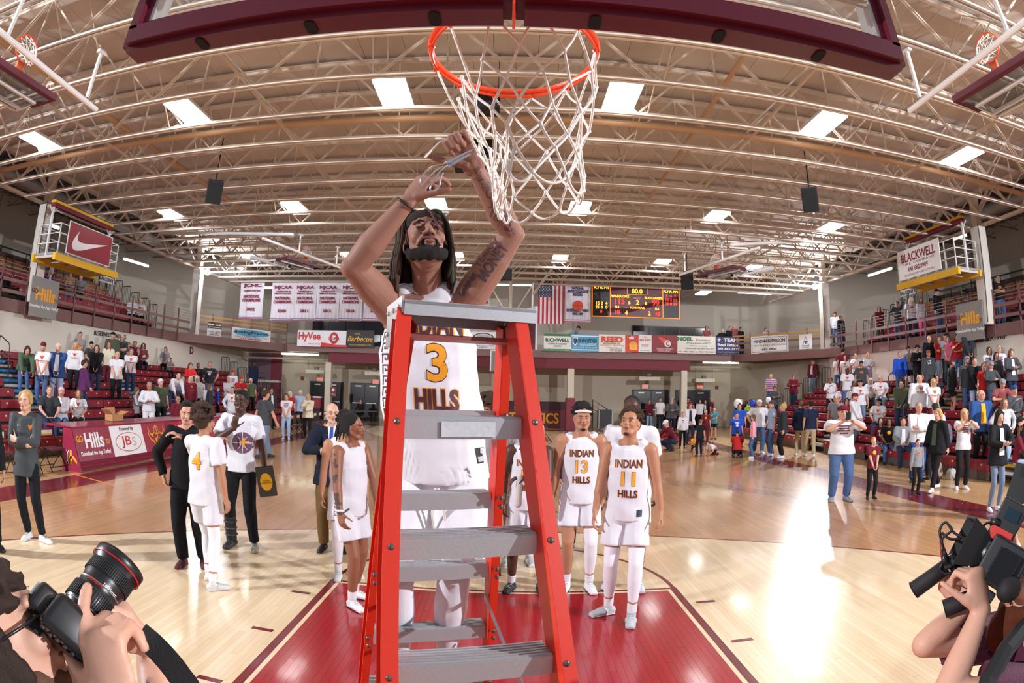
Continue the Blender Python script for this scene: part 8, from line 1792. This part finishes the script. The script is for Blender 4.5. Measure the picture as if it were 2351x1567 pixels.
# ================================================================== the two camera operators close to the lens
def near_person(label, hd, f, u, px, skn, shirt, hairk, hairc, ws, es, beard, rs=1.05, hands=(), stub=False, shoulders=None, arm=1.0, fr=.0092):
    root = thing('person', label, 'person'); J = {}; s = 1.06; hx = V((hd.x, hd.y, 0)); fw = V((f[0], f[1], 0)).normalized(); X = V((-fw.y, fw.x, 0))*1.0; J['s'] = s; J['X'] = X
    k = hd.z/1.66; back = -fw*.06; J['nk'] = V((hd.x, hd.y, hd.z-.17))+back; J['che'] = V((hd.x, hd.y, hd.z-.38))+back; J['pel'] = V((hd.x, hd.y, .95))+back; J['up'] = V((0, 0, 1))
    f_ = V(f).normalized(); u_ = V(u); u_ = (u_-f_*u_.dot(f_)).normalized(); r_ = (-f_).cross(-u_)*-1
    r_ = u_.cross(-f_)*-1; r_ = f_.cross(u_)*-1
    B = M(((-f_).cross(u_)*-1, -f_, u_)).transposed(); c0 = (-f_).cross(u_); B = M((c0, -f_, u_)).transposed(); J['hd'] = hd; J['B'] = B
    for q, sg in (('l', 1), ('r', -1)):
        J['s'+q] = J['nk']+X*sg*.19+V((0, 0, -.07)); J['h'+q] = J['pel']+X*sg*.09; J['a'+q] = V((J['h'+q].x, J['h'+q].y, .09)); J['k'+q] = (J['h'+q]+J['a'+q])/2+fw*.02; J['f'+q] = fw; J['w'+q] = ws[0 if sg > 0 else 1]
        J['e'+q] = es[0 if sg > 0 else 1] or ik(J['s'+q], J['w'+q], .31, .29, V((0, 0, -1))+X*sg*.5)[0]; J['H'+q] = hands[0 if sg > 0 else 1]
    J['hl'] = J['pel']+X*.09; 
    body = link('body', figure(J, 1.1, False, .0062, hs=1.0, arm=arm, fr=fr), root, SK[skn])
    tm = top_garment(J, 'tee', 1.15, .008, hem=.05, arm=arm); link('shirt', tm, root, shirt); link('trousers', legs_garment(J, 'trousers', 1.1, .014), root, cloth('24262c')); link_each('shoe', shoes_mesh(J, .012), root, BLACK)
    mm = M.Translation(hd)@(B*s).to_4x4()
    def q_(nm, me, m_): o = link(nm, me, root, m_); o.matrix_local = mm; return o
    q_('hair', hair_mesh(hairk), hairc); link_each('eye', FM['eyes'], root, EYEW, mm); link_each('iris', FM['iris'], root, EYED, mm); link_each('eyebrow', FM['brows'], root, BROW, mm)
    if beard is None or beard[1] > .01: q_('lips', FM['lips'], LIPS['l'])
    if beard is not None:
        bd = MB(); big = beard[1]
        for p in ((0, -.070, -.10), (.028, -.060, -.094), (-.028, -.060, -.094), (.050, -.032, -.076), (-.050, -.032, -.076), (.060, -.010, -.045), (-.060, -.010, -.045)): bd.ell(p, [.020+big*.5]*3, n=10, m=8)
        if big > .01: bd.ell((0, -.07, -.145), (.05, .04, .06), n=12); bd.ell((0, -.05, -.12), (.06, .05, .05), n=12)
        for e in (-1, 1): bd.rc((0, -.1015, -.045), (e*.03, -.088, -.060), .006, .006, n=8)
        q_('beard', remesh(bd, .006, 1), beard[0])
    return root, J, q_
# ---- still photographer, lower left
toc = lambda p: (CPOS-p).normalized()
Lf, Lr = PD(277, 1291, .97), PD(196, 1398, .94); ax = (Lf-Lr).normalized(); pc = Lr-ax*.035
wn = PD(268, 1622, .84); handL = (PD(226, 1430, .85)-wn).normalized(); wf = PD(345, 1490, 1.02)
hands = ((( PD(285, 1405, .98)-wf).normalized(), toc(wf)*-.2-RT, toc(wf), (.5, .55, .6, .65), .3), (handL, -toc(wn)+UP*.2, -RT, (.16, .62, .72, .78), .15))
root, J, q_ = near_person('photographer with curly dark hair, glasses and stubble in a blue-grey shirt, lower left corner', PD(-22, 1462, .97), (.52, .76, .34), (-.28, -.02, .95), 0, 'p', cloth('5d6b8c'), 'curly', HC['b'], (wf, wn), (PD(420, 1800, .95), PD(330, 1850, .80)), (mat('6a4a3a', .9, bump=.8, scale=500., dist=.003, vary=.4), .004), hands=hands, fr=.0118)
cu = MB(); random.seed(6)
for i in range(130):
    a = random.uniform(-1.5, 1.1); b2 = random.uniform(.15, 1.5); p = V((-.082*cos(b2)*cos(a), .012+.100*cos(b2)*sin(a), .030+.098*sin(b2)))
    if p.y < -.060 and p.z < .060: continue
    r = random.uniform(.010, .016); q = random.uniform(0, 6); cu.tube([p+V((r*cos(q+t*1.3)*.9, r*sin(q+t*1.3), -t*.004)) for t in range(6)], [.006, .007, .007, .006, .005, .003], 6)
for i in range(30): p = V((-.074, random.uniform(-.03, .03), random.uniform(-.06, .03))); cu.ell(p, (.012, .014, .016), n=6, m=5)
q_('hair_curls', remesh(cu, .0045, 1), mat('2a1a12', .8, bump=.8, scale=300., dist=.002, vary=.4))
g = MB()
for e in (-1, 1):
    g.tube([(e*.034+.024*cos(a), -.104, .000+.020*sin(a)) for a in [2*pi*i/20 for i in range(20)]], .0022, 6, closed=True); g.tube([(e*.058, -.102, .006), (e*.082, -.04, .006), (e*.082, .02, .0)], .0028, 6)
g.tube([(-.012, -.106, .004), (0, -.108, .008), (.012, -.106, .004)], .002, 6); q_('spectacles', g.mesh(True), mat('15151a', .3))
BK = mat('141416', .35, spec=.6); BKR = mat('1a1a1c', .7, bump=.5, scale=300., dist=.001); cam_ = thing('still_camera', 'black still camera with a red-ringed zoom lens in the lower left corner', 'camera')
up_ = (PD(90, 1330, .95)-PD(200, 1470, .95)); up_ = (up_-ax*up_.dot(ax)).normalized(); sd_ = ax.cross(up_).normalized()
mb = MB(); mb.obox(pc-ax*.012, .030, .048, .066, ax, up_, sd_); b_ = mb.mesh(); ob = bpy.data.objects.new('x', b_); md = ob.modifiers.new('b', 'BEVEL'); md.width = .012; md.segments = 3; me = evaluate(ob); me.shade_smooth(); link('camera_body', me, cam_, BK)
mb = MB(); mb.obox(pc-ax*.005+up_*.058, .024, .018, .026, ax, up_, sd_); ob = bpy.data.objects.new('x', mb.mesh()); md = ob.modifiers.new('b', 'BEVEL'); md.width = .009; md.segments = 3; me = evaluate(ob); me.shade_smooth(); link('viewfinder_hump', me, cam_, BK)
MB().obox(pc-ax*.045+up_*.045, .008, .014, .020, ax, up_, sd_).add('eyepiece', mat('0c0c0d', .8), cam_); MB().obox(pc+up_*.077, .012, .003, .011, ax, up_, sd_).add('hot_shoe', CHROME, cam_)
MB().obox(pc-ax*.043-up_*.004, .002, .026, .036, ax, up_, sd_).add('rear_screen', mat('08080a', .08), cam_)
for k, (a, c) in enumerate(((.022, .046), (.036, .052), (.010, .052), (-.004, .050), (-.018, .048))): MB().cyl(pc-ax*.042+up_*a-sd_*c*-1, pc-ax*.046+up_*a+sd_*c, .0042, n=12).add('button', mat('2c2c30', .3), cam_)
ln = cam_; o_ = pc+ax*.016; L = (Lf-o_).length
prof = [(0, .033), (.10, .034), (.14, .0375), (.40, .0385), (.43, .036), (.46, .037), (.50, .0365), (.56, .0375), (.60, .0385), (.82, .0395), (.86, .043), (.93, .0455), (1.0, .0455), (1.0, .040), (.93, .037)]
n = 40; mb = MB(); rg = [[mb.bm.verts.new(o_+ax*L*h+(up_*cos(2*pi*k/n)+sd_*sin(2*pi*k/n))*r) for k in range(n)] for h, r in prof]
for A, B_ in zip(rg, rg[1:]):
    for k in range(n): mb.bm.faces.new((A[k], A[(k+1) % n], B_[(k+1) % n], B_[k]))
bar = mb.add('lens_barrel', BK, ln, True); MB().ell(o_+ax*L*.90, (.036, .036, .036), n=20).add('front_glass', mat('1c1830', .02, spec=1.), bar) if False else None
mb = MB(); c = o_+ax*L*.935; mb.cyl(c, c+ax*.0005, .0375); mb.add('front_glass', mat('141220', .03, spec=1., coat=1.), bar)
for h0, h1, r, cnt in ((.16, .39, .0395, 60), (.62, .80, .0405, 72)):
    mb = MB()
    for k in range(cnt): a = 2*pi*k/cnt; d = up_*cos(a)+sd_*sin(a); mb.obox(o_+ax*L*(h0+h1)/2+d*r, L*(h1-h0)/2, .0008, .0010, ax, d, ax.cross(d))
    mb.add('grip_ribs', BKR, bar)
for h, r, c_, nm in ((.875, .0452, 'd81c24', 'red_ring'), (.13, .0372, 'b8b8bc', 'mount_ring'), (.48, .0372, 'a8a8ac', 'silver_ring')): MB().tube([o_+ax*L*h+(up_*cos(a)+sd_*sin(a))*r for a in [2*pi*i/40 for i in range(40)]], .0011, 6, closed=True).add(nm, mat(c_, .3, .0 if nm == 'red_ring' else .8), bar)
vd = toc(o_+ax*L*.5); side = (vd-ax*vd.dot(ax)).normalized()
for txt, h, off, m_, sz in (('16-35mm', .50, .012, WHITE, .0075), ('Ultrasonic', .46, -.012, mat('d83028', .4), .0075)):
    d = (side+ax.cross(side)*off/.037).normalized(); t2 = link('lens_marking', text_mesh(txt, sz, .0002, .0), bar, m_); rt_ = ax.cross(d).normalized(); t2.matrix_local = frame(o_+ax*L*h+d*.0390, -rt_ if rt_.dot(RT) < 0 else rt_, ax)
st = MB(); pts = smooth_path([PD(*p) for p in ((322, 1455, .90), (352, 1480, .90), (385, 1515, .89), (412, 1550, .88), (440, 1595, .87), (470, 1700, .85))], 6)
for a, b2 in zip(pts, pts[1:]): t_ = (b2-a).normalized(); s2 = t_.cross(toc(a)).normalized(); st.obox((a+b2)/2, (b2-a).length/2+.002, .019, .0018, t_, s2)
tag(st.add('camera_strap', mat('121214', .8, bump=.4, scale=300.)), 'black camera strap curving down beside the photographer hand', 'strap')
# ---- video operator, lower right
K = 1.68; wn = PD(2252, 1398, 1.58); wf = PD(2222, 1385, 1.70); hd = PD(2392, 1325, 1.70)
hands = (((PD(2244, 1345, 1.57)-wn).normalized(), (-toc(wn)*.6-RT*.7), -RT+UP*.3, (.85, .95, 1.0, 1.05), .4), ((PD(2205, 1365, 1.70)-wf).normalized(), toc(wf)*.2+RT*.6, UP, (.9, .95, 1., 1.), .4))
root, J, q_ = near_person('video operator with a thick reddish beard in a heather maroon tee, lower right corner', hd, (-.80, .45, .12), (0, -.05, 1), 0, 'p', mat('55243c', .8, bump=.5, scale=200., vary=.45, dist=.003), 'short', HC['r'], (wn, wf), (PD(2172, 1590, 1.52), PD(2124, 1478, 1.66)), (mat('642e16', .95, bump=1., scale=420., dist=.004, vary=.4), .020), hands=hands, arm=.92)
MB().tube([PD(*p) for p in ((2230, 1700, 1.45), (2270, 1560, 1.50), (2310, 1490, 1.54), (2351, 1440, 1.60), (2400, 1410, 1.7))], .024, 8).add('shoulder_strap', mat('17171a', .8), root)
vc = thing('video_camera', 'black shoulder video camera rig with lens hood, hand grips and cables, lower right', 'camera'); Q = lambda px, py, D=.98: PD(px, py, D*K)
def bx(c, a, b_, w_, h, m_, nm, bev=.004, par=None, upv=None):
    """box running from a to b"""
    a, b_ = V(a), V(b_); t_ = (b_-a).normalized(); v_ = toc(a); s2 = t_.cross(v_).normalized(); v_ = s2.cross(t_); mb = MB(); mb.obox((a+b_)/2, (b_-a).length/2, w_/2*K, h/2*K, t_, s2, v_)
    ob = bpy.data.objects.new('x', mb.mesh()); md = ob.modifiers.new('b', 'BEVEL'); md.width = bev; md.segments = 2; return link(nm, evaluate(ob), par or vc, m_)
bx(0, Q(2262, 1272), Q(2345, 1322), .072, .075, BK, 'camera_body', .008); bx(0, Q(2278, 1290, .93), Q(2325, 1318, .93), .052, .012, mat('0d0f12', .1), 'side_screen', .003); bx(0, Q(2256, 1248), Q(2330, 1292), .022, .05, BK, 'top_plate')
# lens and its square hood opening to the upper left
ho, hb = Q(2206, 1236, .97), Q(2256, 1262, .98); t_ = (ho-hb).normalized(); v_ = toc(hb); s2 = t_.cross(v_).normalized(); v_ = s2.cross(t_); mb = MB(); rings = []
for p, a, c in ((hb, .020, .024), (hb+t_*.027, .030, .030), (ho, .038, .036), (ho, .035, .033), (hb+t_*.030, .026, .026)): rings.append([mb.bm.verts.new(p+s2*a*K*i+v_*c*K*j) for i, j in ((-1, -1), (1, -1), (1, 1), (-1, 1))])
for A, B_ in zip(rings, rings[1:]):
    for k in range(4): mb.bm.faces.new((A[k], A[(k+1) % 4], B_[(k+1) % 4], B_[k]))
mb.bm.faces.new(rings[-1]); mb.add('lens_hood', BKR, vc); MB().cyl(hb+t_*.02, hb-t_*.05, .044, .047, 24).add('lens', BK, vc, True)
bx(0, Q(2292, 1238, .97), Q(2336, 1152, .97), .046, .022, BK, 'recorder', .004); bx(0, Q(2290, 1241, .957), Q(2303, 1214, .957), .040, .003, mat('c8281c', .5), 'red_panel', .001); bx(0, Q(2318, 1196, .955), Q(2330, 1170, .955), .026, .002, mat('0e2c38', .2), 'recorder_display', .001); bx(0, Q(2296, 1262, .98), Q(2303, 1240, .97), .016, .016, mat('8a8a8e', .3, .8), 'mount_arm')
for a, b_, nm in ((Q(2098, 1354, 1.0), Q(2172, 1300, .99), 'front_grip'), (Q(2168, 1397, .97), Q(2232, 1370, .97), 'near_grip')):
    o = MB().tube([a, a+(b_-a)*.03, b_-(b_-a)*.03, b_], [.0135*K, .0150*K, .0135*K, .010*K], 20).add(nm, BKR, vc, True); MB().tube([a-(b_-a)*.004, a+(b_-a)*.012], .0160*K, 20).add('grip_cap', BK, o, True)
for a, b_ in ((Q(2176, 1292, .99), Q(2245, 1350, .98)), (Q(2190, 1285, 1.0), Q(2262, 1340, .99)), (Q(2172, 1300), Q(2195, 1280))): MB().tube([a, b_], .0060*K, 10).add('support_rod', BK, vc, True)
bx(0, Q(2165, 1296, .985), Q(2192, 1282, .985), .020, .022, BK, 'rod_clamp'); MB().ell(Q(2222, 1334, .97), (.02, .02, .02)).add('lever_knob', BK, vc, True); bx(0, Q(2228, 1340, .96), Q(2280, 1375, .96), .018, .03, BK, 'base_plate'); MB().ell(Q(2316, 1352, .93), (.040, .030, .033)).add('eyecup', BKR, vc, True)
for P_ in (((2180, 1292), (2164, 1250), (2158, 1216), (2172, 1198), (2190, 1222), (2220, 1238)), ((2172, 1198), (2185, 1216), (2164, 1236), (2166, 1262), (2176, 1290)), ((2166, 1290), (2158, 1306), (2172, 1316), (2196, 1312)), ((2220, 1232), (2250, 1222), (2262, 1202), (2285, 1196)), ((2206, 1236), (2180, 1236), (2162, 1222))): MB().tube(smooth_path([Q(x, y, .97) for x, y in P_]), .0038, 6).add('cable', mat('171315', .5), vc, True)
MB().tube([Q(2170, 1292, .96), Q(2164, 1262, .97)], [.010, .008], 8).add('plug', BK, vc, True); MB().tube([Q(2274, 1196, .96), Q(2296, 1200, .96)], [.012, .010], 8).add('plug', BK, vc, True); MB().tube(smooth_path([Q(x, y, .96) for x, y in ((2166, 1290), (2160, 1262), (2158, 1240))]), .0016, 5).add('red_wire', mat('a82020', .5), vc, True)
# ---- a hand holding a phone at the right edge; its owner stands outside the frame
wn = PD(2326, 1255, 2.0); root, J, q_ = near_person('bystander at the right edge of whom only the hand and forearm raise a phone', PD(2480, 1235, 2.15), (-.6, .8, .2), (0, 0, 1), 0, 'p', cloth('86898e'), 'short', HC['b'], (PD(2500, 1480, 2.1), wn), (None, PD(2385, 1440, 2.0)), None, hands=((V((0, 0, 1)), V((0, 1, 0)), V((1, 0, 0)), (.5, .5, .5, .5), .3), ((PD(2318, 1165, 1.98)-wn).normalized(), RT, toc(wn)*.8-RT*.2, (.55, .6, .6, .6), .3)))
t = thing('phone', 'black phone held up by the hand at the right frame edge', 'phone'); c = PD(2340, 1122, 1.95); a = (PD(2350, 1085, 1.95)-PD(2322, 1172, 1.95)).normalized(); v_ = toc(c); s2 = a.cross(v_).normalized(); MB().obox(c, .075, .036, .005, a, s2).add('case', BLACK, t); MB().obox(c+a*.052+v_*.006, .016, .014, .002, a, s2).add('lens_bump', mat('2a2a2e', .2), t)
# ---- leg of somebody standing just outside the left edge
J = skeleton(); r_ = thing('person', 'person outside the left edge of whom only a black trouser leg and shoe show', 'person'); r_.location = PZ(-22, 1262); r_.location.z = 0; r_.rotation_euler = (0, 0, R_(60))
link('body', part_mesh('stand', 'body', False), r_, SK['l']); link('jacket', part_mesh('stand', 'long', False), r_, cloth('1b1b1f')); link('trousers', part_mesh('stand', 'trousers', False), r_, cloth('17171a')); link_each('shoe', part_mesh('stand', 'shoes', False), r_, mat('17171a', .6)); o = link('hair', hair_mesh('short'), r_, HC['b']); o.matrix_local = M.Translation(J['hd'])
